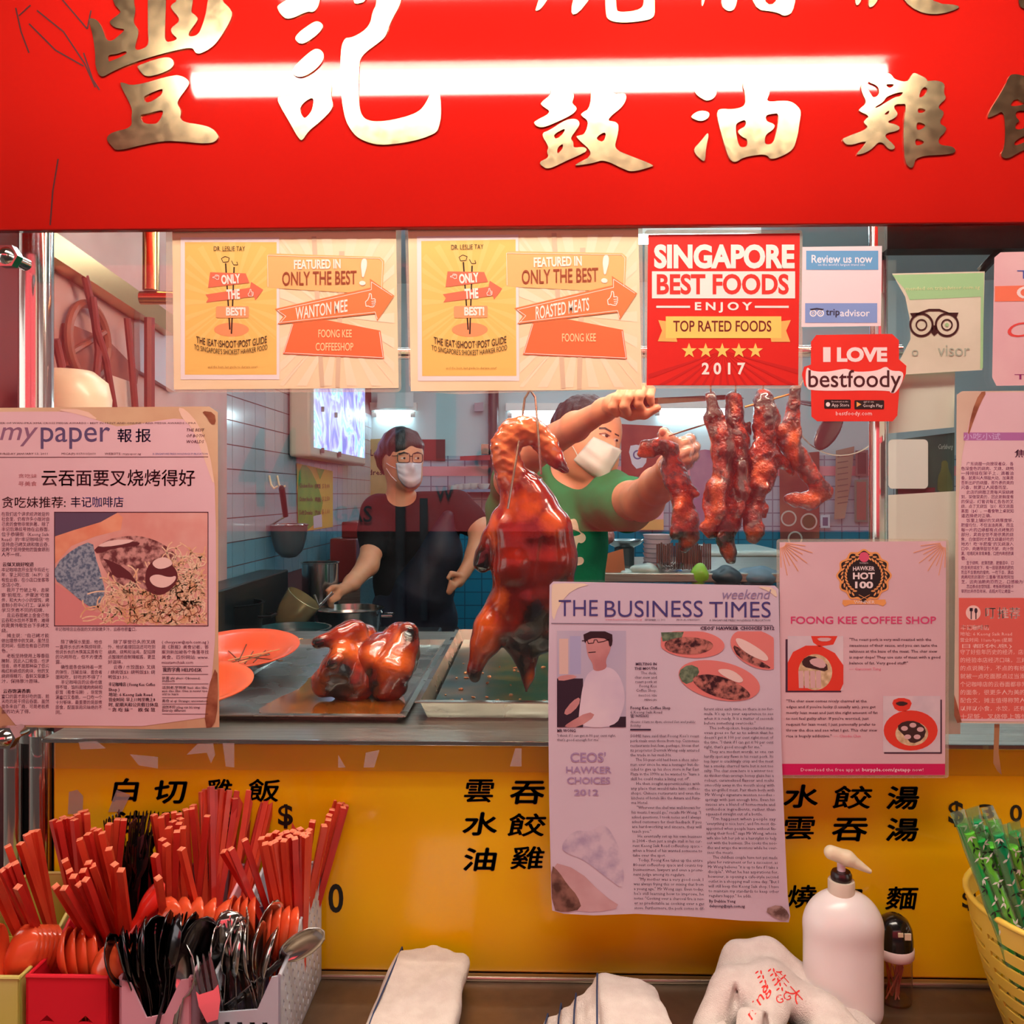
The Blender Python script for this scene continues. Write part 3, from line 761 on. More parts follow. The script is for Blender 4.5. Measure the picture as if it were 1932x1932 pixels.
# ---- the two peach guide-book posters (pixel boxes drawn for the first; the second is the same print shifted and scaled)
def guide_poster(label, dish, lines, mp, film):
    Y = G - 0.0030
    q = lambda pts: [mp(*p) for p in pts]
    o = sheet('laminated_poster', label, q([(325, 432), (747, 430), (752, 732), (328, 735)]), Y, paper('peach_paper', (250, 222, 186), (244, 212, 170), scale=9), film=film, group='peach guide-book posters')
    Yp = Y - 0.0008
    def add(name, c, build, lift, rough=0.4):
        p = Print(Yp); build(p); p.obj(name, ink(c, rough), o, lift, mp)
    def rays(p, c, box, n, r, w):
        x0, y0, x1, y1 = box
        for i in range(n):
            a = 2 * math.pi * i / n
            d0, d1 = 18, r
            pts = []
            for rr_, aa in ((d0, a - w * .4), (d1, a - w), (d1, a + w), (d0, a + w * .4)):
                pts.append((min(max(c[0] + rr_ * math.cos(aa), x0), x1), min(max(c[1] + rr_ * math.sin(aa), y0), y1)))
            p.poly(pts)
    add('light_ray', (250, 225, 194), lambda p: rays(p, (640, 600), (528, 450, 744, 728), 26, 200, .05), 0.0001)
    add('cover_border', (242, 226, 226), lambda p: p.rect(341, 448, 527, 716), 0.0002)
    add('cover', (246, 194, 106), lambda p: p.rect(349, 457, 522, 707), 0.0003)
    add('cover_ray', (248, 201, 119), lambda p: rays(p, (438, 570), (350, 458, 521, 640), 24, 120, .05), 0.0004)
    add('sign_stake', (222, 190, 160), lambda p: (p.poly([(588, 446), (597, 446), (612, 730), (604, 730)]), p.poly([(640, 474), (650, 474), (641, 731), (633, 731)])), 0.0003)
    add('round_plate', (240, 150, 100), lambda p: p.disc((437, 622), 33, 13), 0.0005)
    add('skewer', (40, 28, 22), lambda p: (p.line([(426, 497), (434, 622)], 2.6), p.line([(442, 504), (437, 630)], 2.6), p.line([(418, 488), (425, 484), (433, 487), (431, 494), (421, 495), (418, 488)], 1.2), p.line([(437, 492), (441, 500), (449, 500), (447, 494)], 1.2)), 0.0006)
    add('red_arrow', (226, 112, 84), lambda p: (p.poly([(397, 514), (464, 516), (471, 534), (393, 543)]), p.poly([(388, 556), (472, 543), (474, 532), (497, 547), (482, 567), (480, 560), (389, 571), (394, 563)])), 0.0008)
    add('pale_arrow', (240, 158, 108), lambda p: p.poly(rr(408, 578, 470, 600, 3)), 0.0008)
    add('featured_panel', (250, 184, 118), lambda p: p.poly(rr(504, 479, 725, 543, 6) if False else [(507, 478), (717, 485), (725, 492), (722, 548), (650, 552), (505, 543), (503, 536)]), 0.0005)
    add('dish_arrow', (238, 128, 74), lambda p: p.poly([(519, 583), (699, 543), (698, 526), (744, 558), (712, 606), (708, 592), (524, 612), (535, 597)]), 0.0008)
    add('shop_panel', (244, 112, 66), lambda p: p.poly([(552, 610), (612, 603), (718, 624), (725, 677), (534, 668)]), 0.0006)
    wcol = (250, 240, 230)
    def arrows_rim(p):
        p.line([(528, 610), (540, 597), (524, 586), (701, 547), (701, 532), (740, 558)], 1.0); p.line([(712, 602), (708, 589), (526, 609)], 1.0)
        p.line([(536, 666), (553, 612)], 1.0); p.line([(716, 626), (723, 675), (538, 666)], 1.0)
        p.line([(506, 541), (505, 482), (716, 488), (722, 494), (720, 546)], .8)
    add('print_rim', wcol, arrows_rim, 0.0010)
    def white(p):
        p.text('FEATURED IN', 555, 643, 490, 508, bold=.03, rot=-1)
        p.text('!', 680, 692, 488, 539, bold=.0, rot=5)
        p.text(dish, 558, 656, 567, 602, bold=.012, rot=0, warp=lambda x, y: (x, (y - 584.5) * .68 + 584.5 - (x - 607) * .16 + 0))
        p.text('ONLY', 418, 454, 518, 536, bold=.04, rot=-4); p.text('THE', 428, 453, 546, 565, bold=.04, rot=-3); p.text('BEST!', 427, 464, 580, 596, bold=.04)
        thumb(p, 698, 567, 17, -8, 1.6); thumb(p, 473, 553, 9, -10, 1.0); thumb(p, 408, 524, 8, -100, 1.0)
    add('pale_lettering', wcol, white, 0.0012)
    add('brown_lettering', (150, 70, 40), lambda p: p.text('ONLY THE BEST', 533, 673, 512, 538, bold=.012, warp=lambda x, y: (x, y - (x - 603) * .02)), 0.0012)
    def yl(p):
        for s, a in lines: p.text(s, *a, bold=.01)
    add('cream_lettering', (252, 214, 160), yl, 0.0012)
    def dark(p):
        p.text('DR. LESLIE TAY', 404, 463, 465, 474, bold=.0)
        bend = lambda k: (lambda x, y: (x, y - ((x - 436) / 66.0) ** 2 * k))
        p.text('THE IEAT·ISHOOT·IPOST GUIDE', 371, 504, 643, 656, bold=.006, warp=bend(9))
        p.text("TO SINGAPORE'S SHIOKEST HAWKER FOOD", 367, 505, 659, 669, bold=.0, warp=bend(9))
    add('dark_lettering', (52, 34, 26), dark, 0.0012)
    add('small_lettering', (176, 116, 62), lambda p: p.text('and the best, last guide to durians ever!', 393, 486, 690, 696, res=1), 0.0012)
    return o
guide_poster('peach laminated poster whose tilted orange arrow names wanton mee', 'WANTON MEE', [('FOONG KEE', (601, 664, 622, 637)), ('COFFEESHOP', (596, 667, 647, 662))], lambda x, y: (x, y), rr(313, 425, 757, 740, 9))
def mp2(x, y):
    u, v = (x - 325) / 422.0, (y - 432) / 300.0
    return (768 + 2 + u * 434 + 2 * v, 430 + v * 305 - u * 8 * (1 - v) + (0 if v < .9 else 0))
guide_poster('peach laminated poster whose tilted orange arrow names roasted meats', 'ROASTED MEATS', [('FOONG KEE', (606, 668, 630, 645))], mp2, [(764, 425), (1212, 420), (1214, 728), (1206, 733), (862, 744), (785, 738), (772, 728)])

# ---- red ratings poster
Y = G - 0.0034
o = sheet('laminated_poster', 'red poster with five yellow stars and a yellow ribbon', [(1223, 443), (1509, 440), (1506, 727), (1220, 727)], Y, paper('red_poster', (226, 40, 28), (214, 30, 22), scale=4), film=rr(1216, 434, 1514, 733, 7))
Yp = Y - 0.0008
p = Print(Yp)
for i in range(14):
    a = math.radians(205 + 130 * i / 13.0) + math.pi * (0)
    c = (1364, 640)
    e0 = (c[0] + 400 * math.cos(a), c[1] - 400 * math.sin(a)); e1 = (c[0] + 400 * math.cos(a + .055), c[1] - 400 * math.sin(a + .055))
    cl_ = lambda q: (lambda t: (c[0] + (q[0] - c[0]) * t, c[1] + (q[1] - c[1]) * t))(min([1.0] + [((1506 if q[0] > c[0] else 1223) - c[0]) / (q[0] - c[0]) if abs(q[0] - c[0]) > 1 else 9, (726 - c[1]) / (q[1] - c[1]) if q[1] > c[1] + 1 else 9]))
    p.poly([(c[0], c[1] + 22), cl_(e0), cl_(e1)])
p.obj('light_ray', ink((196, 22, 18)), o, 0.0001)
p = Print(Yp); p.rect(1230, 512, 1500, 563); p.text('SINGAPORE', 1234, 1499, 461, 507, bold=.045); p.text('E N J O Y', 1311, 1419, 570, 590, bold=.03)
p.rect(1238, 577, 1302, 581); p.rect(1424, 577, 1488, 581); p.text('2 0 1 7', 1324, 1406, 684, 707, bold=.03)
p.obj('white_lettering', ink((248, 232, 226)), o, 0.0003)
p = Print(Yp); p.text('BEST FOODS', 1239, 1488, 517, 556, bold=.03); p.obj('red_lettering', ink((216, 44, 34)), o, 0.0005)
p = Print(Yp); p.rect(1256, 597, 1474, 638)
for i in range(5):
    cx = 1300 + i * 31.3; p.poly([(cx + (15 if k % 2 == 0 else 6) * math.sin(math.pi * k / 5), 662 - (15 if k % 2 == 0 else 6) * math.cos(math.pi * k / 5)) for k in range(10)])
p.obj('yellow_ribbon', ink((250, 204, 104)), o, 0.0004)
p = Print(Yp); p.poly([(1242, 604), (1256, 606), (1256, 632), (1276, 638), (1278, 645), (1241, 644), (1249, 624)]); p.poly([(1492, 604), (1474, 606), (1474, 638), (1454, 638), (1455, 645), (1491, 645), (1483, 624)])
p.obj('ribbon_tail', ink((244, 176, 96)), o, 0.0003)
p = Print(Yp); p.text('TOP RATED FOODS', 1270, 1455, 605, 626, bold=.012); p.obj('maroon_lettering', ink((110, 22, 16)), o, 0.0006)

# ---- review card
o = sheet('review_card', 'white card with a blue strip on top and another below', [(1514, 466), (1664, 464), (1662, 615), (1512, 617)], Y, paper('card_white', (238, 216, 222)), cat='card')
p = Print(Yp); p.rect(1521, 473, 1657, 509); p.obj('blue_strip', ink((98, 158, 206)), o, 0.0001)
p = Print(Yp); p.rect(1519, 572, 1655, 609); p.obj('blue_strip', ink((126, 152, 208)), o, 0.0001)
p = Print(Yp); p.text('Review us now', 1531, 1646, 481, 496, bold=.015); p.text("on the world's largest travel site", 1543, 1632, 497, 503, res=1); p.text('advisor', 1585, 1641, 584, 597, bold=.01)
for cx in (1534, 1548): p.ring((cx, 591), 6.5, 2.2); p.disc((cx, 591), 2.4)
p.obj('white_lettering', ink((240, 236, 244)), o, 0.0002)
p = Print(Yp); p.text('trip', 1558, 1584, 583, 599, bold=.015); p.poly([(1527, 583), (1541, 581), (1555, 583), (1551, 586), (1541, 584), (1531, 586)])
for cx in (1534, 1548): p.disc((cx, 591), 1.2, n=10)
p.obj('dark_lettering', ink((34, 36, 60)), o, 0.0003)

# ---- red cut-out sticker
o = sheet('cutout_sticker', 'red rounded sticker declaring love in white capitals', [(1530, 645), (1540, 632), (1683, 630), (1696, 642), (1696, 678), (1710, 690), (1709, 706), (1697, 732), (1693, 784), (1684, 795), (1542, 795), (1531, 786), (1530, 736), (1518, 728), (1513, 706), (1517, 692), (1530, 688)], Y, paper('sticker_red', (232, 50, 38), (226, 44, 34)), film=None, cat='sticker')
p = Print(Yp); p.text('I', 1553, 1567, 655, 683, bold=.05); p.text('LOVE', 1579, 1674, 655, 683, bold=.05)
wm = chaikin([(1520, 700), (1524, 692), (1530, 700), (1560, 702), (1590, 696), (1600, 696), (1612, 702), (1655, 700), (1672, 690), (1680, 700), (1706, 700), (1702, 722), (1690, 742), (1680, 742), (1678, 736), (1530, 738), (1520, 730)], 2)
p.poly(wm); p.text('bestfoody.com', 1577, 1645, 776, 786, res=1); p.obj('white_lettering', ink((246, 222, 222)), o, 0.0001)
p = Print(Yp); p.text('bestfoody', 1525, 1700, 698, 741, bold=.006); p.obj('maroon_lettering', ink((66, 14, 22)), o, 0.0003)
p = Print(Yp); p.poly(rr(1555, 754, 1605, 771, 2)); p.poly(rr(1612, 755, 1668, 772, 2)); p.obj('black_badge', ink((24, 14, 16)), o, 0.0002)
p = Print(Yp); p.text('App Store', 1569, 1602, 761, 769, res=1); p.text('Google Play', 1628, 1665, 762, 770, res=1); p.text('Download on the', 1569, 1600, 756.5, 759, res=1); p.text('GET IT ON', 1629, 1648, 757, 760, res=1)
p.disc((1562, 763), 4, 4.2); p.obj('badge_lettering', ink((240, 226, 226)), o, 0.0003)
p = Print(Yp); p.poly([(1616, 758), (1625, 763), (1616, 768)]); p.obj('play_mark', ink((240, 170, 90)), o, 0.0003)

# ---- green owl-eyed sticker with a torn corner
o = sheet('faded_sticker', 'green and cream sticker with two ringed owl eyes and a torn corner', [(1683, 516), (1858, 512), (1853, 698), (1700, 707), (1692, 690), (1718, 640), (1716, 600), (1708, 560)], Y + 0.0006, paper('faded_cream', (222, 212, 192), (206, 198, 176)), cat='sticker')
p = Print(Y + 0.0003); p.poly([(1683, 519), (1856, 515), (1854, 695), (1849, 696), (1850, 560), (1716, 566), (1706, 545)]); p.obj('green_strip', ink((160, 204, 148)), o, 0.0006)
p = Print(Y); p.text('mended on tripadvisor.com.sg', 1708, 1848, 540, 549, rot=-1.2, res=1); p.obj('pale_lettering', ink((226, 224, 176)), o, 0.0008)
p = Print(Y)
for cx, cy in ((1738, 613), (1786, 613)):
    p.ring((cx, cy), 23, 4); p.ring((cx, cy), 11, 2.6)
p.poly([(1716, 591), (1732, 590), (1752, 583), (1772, 583), (1790, 590), (1808, 590), (1804, 600), (1790, 592), (1772, 587), (1752, 587), (1735, 593), (1722, 600)]); p.poly([(1758, 614), (1766, 614), (1768, 628), (1762, 634), (1757, 628)])
p.obj('owl_mark', ink((58, 14, 16)), o, 0.0008)
p = Print(Y); p.text('visor', 1769, 1829, 651, 672); p.text('o', 1720, 1732, 660, 672); p.obj('grey_lettering', ink((168, 176, 158)), o, 0.0008)
p = Print(Y); p.disc((1786, 613), 3.5); p.obj('eye_dot', ink((160, 196, 140)), o, 0.0009)

# ---- pink bill at the far edge
o = sheet('laminated_poster', 'pale pink bill with a salmon band and red handwriting beside the owl-eyed sticker', [(1876, 486), (1888, 476), (2120, 470), (2120, 724), (1880, 728), (1872, 712)], Y, paper('pale_pink', (238, 198, 200), (228, 178, 186), scale=8))
p = Print(Yp); p.poly([(1877, 540), (2118, 534), (2118, 566), (1877, 569)]); p.obj('salmon_band', ink((244, 122, 92)), o, 0.0001)
p = Print(Yp); p.text('The best', 1919, 2080, 510, 526); p.obj('blue_lettering', ink((84, 96, 170)), o, 0.0001)
p = Print(Yp); p.text('CHOICE', 1918, 2100, 540, 564, bold=.02); p.obj('white_lettering', ink((248, 226, 224)), o, 0.0003)
p = Print(Yp); p.text('Chef', 1901, 2030, 608, 636, shear=.3); p.obj('red_lettering', ink((226, 70, 66)), o, 0.0001)
p = Print(Yp); p.text('This stall', 1914, 2050, 706, 716); p.obj('maroon_lettering', ink((150, 40, 110)), o, 0.0001)

# ---- helper for newspaper columns
def column(p, lines, x0, x1, y0, dy, size, drift=0.0, bold=0.0, full=True, indent=10):
    """lines; a leading '>' indents, a trailing '|' leaves the line ragged."""
    for i, s in enumerate(lines):
        if not s: continue
        ind = indent if s[0] == '>' else 0
        rag = s[-1] == '|'
        s = s.strip('>|')
        x = x0 + drift * i
        p.line_text(s, x + ind, y0 + dy * i, size, None if rag else x1 + drift * i, bold=bold, res=1)
def noodles(p, x0, y0, x1, y1, n, w, seed, frame=(105, 968, 391, 1179)):
    r = random.Random(seed)
    for _ in range(n):
        t_, q = r.uniform(0, 6.3), math.sqrt(r.random())
        x, y, a = (x0 + x1) / 2 + q * math.cos(t_) * (x1 - x0) / 2, (y0 + y1) / 2 + q * math.sin(t_) * (y1 - y0) / 2, r.uniform(0, 6.3)
        b = r.uniform(-.7, .7)
        pts = []
        for k in range(7):
            if not (frame[0] < x < frame[2] and frame[1] < y < frame[3]): break
            pts.append((x, y)); x += 4 * w * math.cos(a) * .8; y += 4 * w * math.sin(a) * .8; a += b
        if len(pts) > 1: p.line(pts, w)

# ---- pink Chinese newspaper page on a cream mount
Y = G - 0.0042
o = sheet('newspaper_page', 'pink Chinese newspaper page with a large photo of roast pork noodles', [(-90, 770), (395, 767), (411, 778), (412, 1200), (414, 1372), (300, 1376), (-90, 1370)], Y, paper('cream_mount', (226, 196, 160), (198, 150, 118), scale=7), t=0.0022, cat='newspaper')
Yp = Y - 0.0014
M_PINK = mat('pink_newsprint', (234, 198, 206), 0.42, col2=(226, 186, 196), scale=6, detail=4, coat=0.25, lo=0.3, hi=0.7)
p = Print(Yp); p.poly([(-90, 778), (100, 776), (150, 778), (175, 790), (205, 800), (225, 806), (290, 795), (340, 788), (365, 800), (385, 840), (400, 880), (407, 930), (408, 1180), (398, 1300), (388, 1371), (-90, 1367)], k=1); p.obj('pink_print', M_PINK, o, 0.0001)
p = Print(Yp); p.poly([(335, 768), (350, 772), (375, 800), (395, 850), (408, 930), (380, 850), (362, 806), (344, 790)], k=1); p.poly([(100, 772), (160, 772), (190, 795), (150, 782)], k=1); p.obj('peeled_film', mat('peeled_film', (238, 206, 186), 0.25, coat=0.6), o, 0.0003)
p = Print(Yp); p.poly([(392, 1300), (410, 1250), (412, 1330), (404, 1372), (385, 1374)], k=1); p.poly([(380, 775), (405, 778), (408, 800), (398, 800), (390, 786)], k=1); p.obj('brown_stain', mat('brown_stain', (120, 56, 34), 0.5, col2=(176, 110, 80), scale=40), o, 0.0004)
p = Print(Yp); p.text('my', 0, 72, 806, 842, shear=.25, bold=.004); p.obj('pale_masthead', ink((140, 100, 130)), o, 0.0003)
p = Print(Yp); p.text('paper', 77, 208, 806, 847, bold=.002); p.text('報', 222, 249, 809, 834, bold=.015); p.text('报', 256, 285, 809, 834, bold=.012); p.obj('purple_masthead', ink((84, 74, 116)), o, 0.0003)
p = Print(Yp)
p.text('云吞面要叉烧烤得好', 79, 368, 886, 917, bold=.008); p.text('贪吃妹推荐:', 4, 124, 937, 958, bold=.004)
p.line([(-60, 863), (393, 862)], 1.2)
p.line_text('THURSDAY JANUARY 13, 2011', -8, 858, 5.5, 90); p.line_text('MICA(P) 017/11/2010', 116, 858, 5.5, 181); p.line_text('WEBSITE: mypaper.sg', 198, 858, 5.5, 266)
p.line_text('WINNER OF WAN-IFRA XMA CROSS MEDIA AWARDS • BEST IN PRINT AND ONLINE • ASIA MEDIA AWARDS • IFRA', -20, 800, 5, 370)
for i, s in enumerate(('THE BEST', 'OF BOTH', 'WORLDS')): p.line_text(s, 351, 814 + i * 11, 8, bold=.01, shear=.25)
p.obj('dark_lettering', ink((70, 28, 46)), o, 0.0004)
p = Print(Yp); p.text('丰记咖啡店', 134, 233, 937, 957, bold=.006); p.line_text('A SINGAPORE PRESS HOLDINGS PUBLICATION', 288, 858, 5, 392); p.obj('blue_lettering', ink((74, 78, 150)), o, 0.0004)
p = Print(Yp); p.text('贪吃妹', 35, 70, 894, 902); p.text('寻美食', 35, 70, 908, 917); p.obj('faded_lettering', ink((176, 104, 112)), o, 0.0004)
p = Print(Yp)
column(p, ['在我们这个讲求经济效益的', '社会里，仍有许多小贩对自', '己卖的食物非常执著。除了', '丰记后港叔号她在云吞面，', '位于恭锡街（Keong Saik', 'Road）的“丰记咖啡店”也', '坚持自己烤叉烧和做云吞，', '这两个坚持使他的面食跟别', '人不一样。|', '', '', '丰记咖啡店开业至今将近七', '年，掌上网已故（46岁）没', '有些云吞，在小店口坐客等', '全店小吃。|', '>我开了竹破上号，去观', '察“前瓶龙，步骤迷”吃做', '件，和大大小小的馄饨，烤', '查制小煎中心打工。以从中', '学习烹煮不同的招牌。|', '>且云吞面被上金金己包', '云吞和水饺并不算贵，难得', '的是黄伟敬坠台下手烤叉', '烧。|', '>摊主说：“自己烤才能', '做出理想中的叉烧，虽然旦', '花时间，但胜在有自己的特', '色。”|', '>老板坚持使用上等香菇', '腌制，因此入口极佳，也涉', '恒肯，绝不是那种染了低劣', '梅红粉烧成的肉块，他的叉', '烧烧得精巧，香鲜又软嫩多', '汁，保持原汁原味。|', '', '', '爽口的面才是好吃的面，前', '天吃的是干捞云吞面。虽然', '面条来自厂商，可是老板煮', '面的功夫了得。|'], 3, 93, 973, 9.55, 8.6)
p.line_text('丰记咖啡店云吞面的叉烧软嫩多汁，云吞也很爽口。', 104, 1190, 8.2, 258)
column(p, ['>除了确保水里面，他也', '一直用长长的木筷捞呀捞，', '他说长长的木筷其实是有它', '的功用所在，但不方便透', '露。|', '>确性面条会保持着一定', '的弹性，压碱去味，面合者', '面和吃，好吃的不得了！|', '>丰记咖啡店的云吞也做', '得不错，馅料是猪肉肉碎和', '虾茸（看食马蹄），非常饱', '满爽口又香脆。一口吃一个', '十分够味，最重要的是即煮', '即食，配面享用风味绝的不', '同。|'], 105, 193, 1214, 9.5, 8.4)
column(p, ['>除了享誉已久的叉烧', '外，他试着搜回店还可吃到', '烧肉、烧鸭和油鸡，配招牌', '点酸辣的自制辣椒酱，更显', '好滋味。|', '>云吞 / 水饺面$3; 叉烧', '/ 烧肉饭$3; 烧鸭饭$3; 烧', '鸭饭$3.50。|'], 204, 293, 1214, 9.5, 8.4)
column(p, ['( choyyew@sph.com.sg )', '是《我报》美食记者。答', '案测新加坡各个角落寻找', '美食。匹份网站: www.', 'misstamchiak.com|'], 305, 394, 1214, 9.6, 8.2)
p.obj('body_lettering', ink((92, 46, 74)), o, 0.0004)
p = Print(Yp)
p.line_text('云似叉烧好咬道', 5, 1068, 8.8, 64, bold=.02); p.line_text('云吞饱满香脆', 6, 1307, 8.8, 58, bold=.02)
column(p, ['丰记咖啡店 ( Foong Kee Coffee', 'Shop )|', '地址: 6 Keong Saik Road|', '营业时间: 早上11时至晚上8', '时, 星期天和公共假日休息|', '“ 贪 吃 妹 ”    欧 保 慧'], 205, 293, 1294, 9.6, 8.2, bold=.02)
p.line_text('我的字典 HELPDESK', 307, 1267, 9.5, 381, bold=.025)
for i, s in enumerate(('执著 zhí zhuó: Obsessed;', 'stubborn|', '活到老,学到老 huó dào lǎo,', 'xué dào lǎo: One is never too', 'old to learn|', '离奇 xì qí: Strange; uncommon', '迥然不同 jiǒng rán bù tóng:', 'Entirely different|')):
    column(p, [s], 306, 392 if i not in (0, 6) else 378, (1281, 1286, 1299, 1305, 1311, 1324, 1336, 1342)[i] + 0.5, 9, 6.6, bold=.008)
for yy in (1257, 1272, 1290, 1316, 1328, 1347): p.line([(306, yy), (393, yy)], .9)
p.rect(102.5, 965.5, 393.5, 967); p.rect(102.5, 1180, 393.5, 1181.5); p.rect(102.5, 966, 104, 1181); p.rect(392, 966, 393.5, 1181)
p.obj('bold_lettering', ink((64, 26, 50)), o, 0.0005)
p = Print(Yp); p.rect(104, 967, 392, 1180); p.obj('photo_base', mat('photo_pink', (232, 178, 170), 0.4, col2=(222, 150, 140), scale=18, coat=.2), o, 0.0002)
p = Print(Yp); p.poly([(104, 967), (222, 967), (190, 985), (140, 1000), (104, 1012)]); p.obj('photo_table', ink((86, 70, 96)), o, 0.0003)
p = Print(Yp); p.poly([(104, 1012), (140, 1000), (190, 985), (222, 968), (232, 976), (228, 1000), (180, 1012), (135, 1030), (104, 1064)], k=0); p.obj('photo_bowl', mat('photo_bowl', (230, 138, 106), .4, col2=(238, 164, 132), scale=30), o, 0.0003)
p = Print(Yp); p.poly([(104, 1066), (140, 1034), (175, 1020), (180, 1050), (190, 1080), (200, 1120), (185, 1150), (160, 1140), (120, 1105), (104, 1095)], k=1); p.obj('photo_greens', mat('photo_greens', (84, 104, 130), .4, col2=(150, 164, 180), scale=260, lo=.4, hi=.6), o, 0.0004)
p = Print(Yp); p.poly([(104, 1100), (150, 1130), (180, 1155), (250, 1160), (280, 1180), (104, 1180)]); p.obj('photo_rim', ink((222, 140, 140)), o, 0.0004)
p = Print(Yp); p.poly([(185, 1022), (250, 1008), (300, 1020), (340, 1050), (336, 1090), (300, 1120), (260, 1112), (215, 1100), (188, 1060)], k=2); p.obj('photo_noodle_bed', mat('photo_meat', (206, 150, 144), .4, col2=(104, 48, 52), scale=110, lo=.42, hi=.6), o, 0.0004)
p = Print(Yp); noodles(p, 180, 1100, 430, 1200, 260, 2.6, 3); noodles(p, 300, 1040, 420, 1140, 110, 2.2, 5); p.obj('photo_noodle', mat('photo_noodle', (246, 216, 186), .4, col2=(232, 176, 130), scale=80), o, 0.0005)
p = Print(Yp); noodles(p, 220, 1120, 400, 1190, 30, 1.4, 9); p.obj('photo_gap', ink((140, 80, 56)), o, 0.0006)
p = Print(Yp); p.poly([(275, 1070), (300, 1050), (330, 1068), (338, 1090), (325, 1112), (300, 1126), (274, 1112)], k=2); p.poly([(190, 1050), (205, 1065), (215, 1090), (240, 1090), (262, 1104), (240, 1072)], k=1); p.poly([(176, 1035), (210, 1020), (265, 1022), (262, 1030), (215, 1034), (185, 1046)], k=1); p.obj('photo_char', ink((96, 34, 40)), o, 0.0006)
p = Print(Yp); p.poly([(280, 1090), (296, 1082), (320, 1090), (334, 1085), (330, 1098), (312, 1110), (290, 1106)], k=2); p.poly([(284, 1062), (304, 1050), (322, 1054), (328, 1066), (300, 1076)], k=2); p.poly([(182, 1030), (212, 1018), (258, 1018), (240, 1026), (200, 1032)], k=1); p.obj('photo_meat_slice', ink((242, 206, 200)), o, 0.0008)
# ---- English newspaper page
Y = G - 0.0074
bt = [(1037, 1104), (1044, 1097), (1462, 1105), (1469, 1112), (1474, 1400), (1480, 1560), (1486, 1690), (1491, 1728), (1488, 1740), (1400, 1737), (1300, 1729), (1200, 1724), (1120, 1727), (1064, 1724), (1042, 1718), (1040, 1690), (1036, 1500), (1034, 1300)]
o = sheet('newspaper_page', 'lilac English newspaper page with torn burnt lower corners and a tall blue title', bt, Y, mat('lilac_newsprint', (212, 196, 212), 0.42, col2=(202, 184, 204), scale=5, detail=4, coat=0.3, lo=.3, hi=.7), t=0.0022, cat='newspaper')
Yp = Y - 0.0014
def dr(x, y):      # the foot of the page drifts sideways
    return (x + max(0, y - 1450) * 0.028 * ((x - 1040) / 440.0) + max(0, y - 1450) * .02 * (x > 1150), y + max(0, y - 1450) * .02 * ((x - 1040) / 440.0))
p = Print(Yp); p.poly([(1040, 1106), (1046, 1100), (1120, 1101), (1080, 1112), (1055, 1140), (1042, 1180)], k=1); p.poly([(1425, 1106), (1462, 1108), (1468, 1130), (1450, 1115)], k=1); p.obj('peeled_film', mat('cream_peel', (232, 212, 190), .3, coat=.6), o, 0.0001)
p = Print(Yp); p.text('THE', 1054, 1128, 1132, 1162, bold=-.004); p.text('TIMES', 1338, 1454, 1135, 1165, bold=-.004); p.text('BUSINESS', 1141, 1326, 1133, 1164, bold=-.004); p.obj('blue_masthead', ink((62, 60, 122)), o, 0.0003)
p = Print(Yp); p.text('weekend', 1363, 1455, 1112, 1130, shear=.3); p.obj('grey_masthead', ink((142, 128, 168)), o, 0.0003)
p = Print(Yp); p.line([(1040, 1176), (1458, 1180)], 1.2); p.line_text("CEOS' HAWKER CHOICES 2012", 1321, 1188, 8.5, 1461, bold=.03); p.line_text('A SINGAPORE PRESS HOLDINGS PUBLICATION', 1338, 1172, 5.5, 1453)
p.rect(1189, 1375, 1228, 1378)
p.line_text('MR WONG', 1051, 1381, 8, 1086, bold=.02)
for i, (s, x0) in enumerate((('MELTING IN', 1199), ('THE MOUTH', 1197))): p.line_text(s, x0, 1255 + i * 8.5, 7.2, 1239, bold=.02)
p.line_text('Foong Kee Coffee Shop', 1189, 1338, 8, 1265, bold=.015); p.line_text('☎ 96953632', 1189, 1353, 7.4, 1224, bold=.015)
p.obj('dark_lettering', ink((54, 40, 66)), o, 0.0004)
p = Print(Yp); p.line_text('www.businesstimes.com.sg', 1142, 1170, 5, 1211); p.obj('red_lettering', ink((214, 110, 130)), o, 0.0004)
p = Print(Yp)
for i, s in enumerate(('The duck,', 'char siew and', 'roast pork at', 'Foong Kee', 'Coffee Shop.')): p.line_text(s, 1239, 1272 + i * 8.2, 7.6, align='r')
p.line_text('PHOTOS: YEN', 1239, 1314, 5.5, align='r'); p.line_text('MENG JIN', 1239, 1322, 5.5, align='r')
p.line_text('SEPTEMBER 1-2, 2012', 1216, 1171, 5, 1255); p.line_text('MICA (P) 074/09/2011', 1276, 1171, 5, 1320)
p.line_text('6 Keong Saik Road', 1189, 1346, 7.4, 1249); p.line_text('Hours: 11am to 8pm, closed Sun and public', 1189, 1364, 7, 1312, shear=.2); p.line_text('holiday', 1189, 1371, 7, shear=.2)
p.line_text("'I think if I can get it 90 per cent right,", 1051, 1390, 7.4, 1162); p.line_text("that's good enough for me'", 1051, 1398, 7.4, 1130)
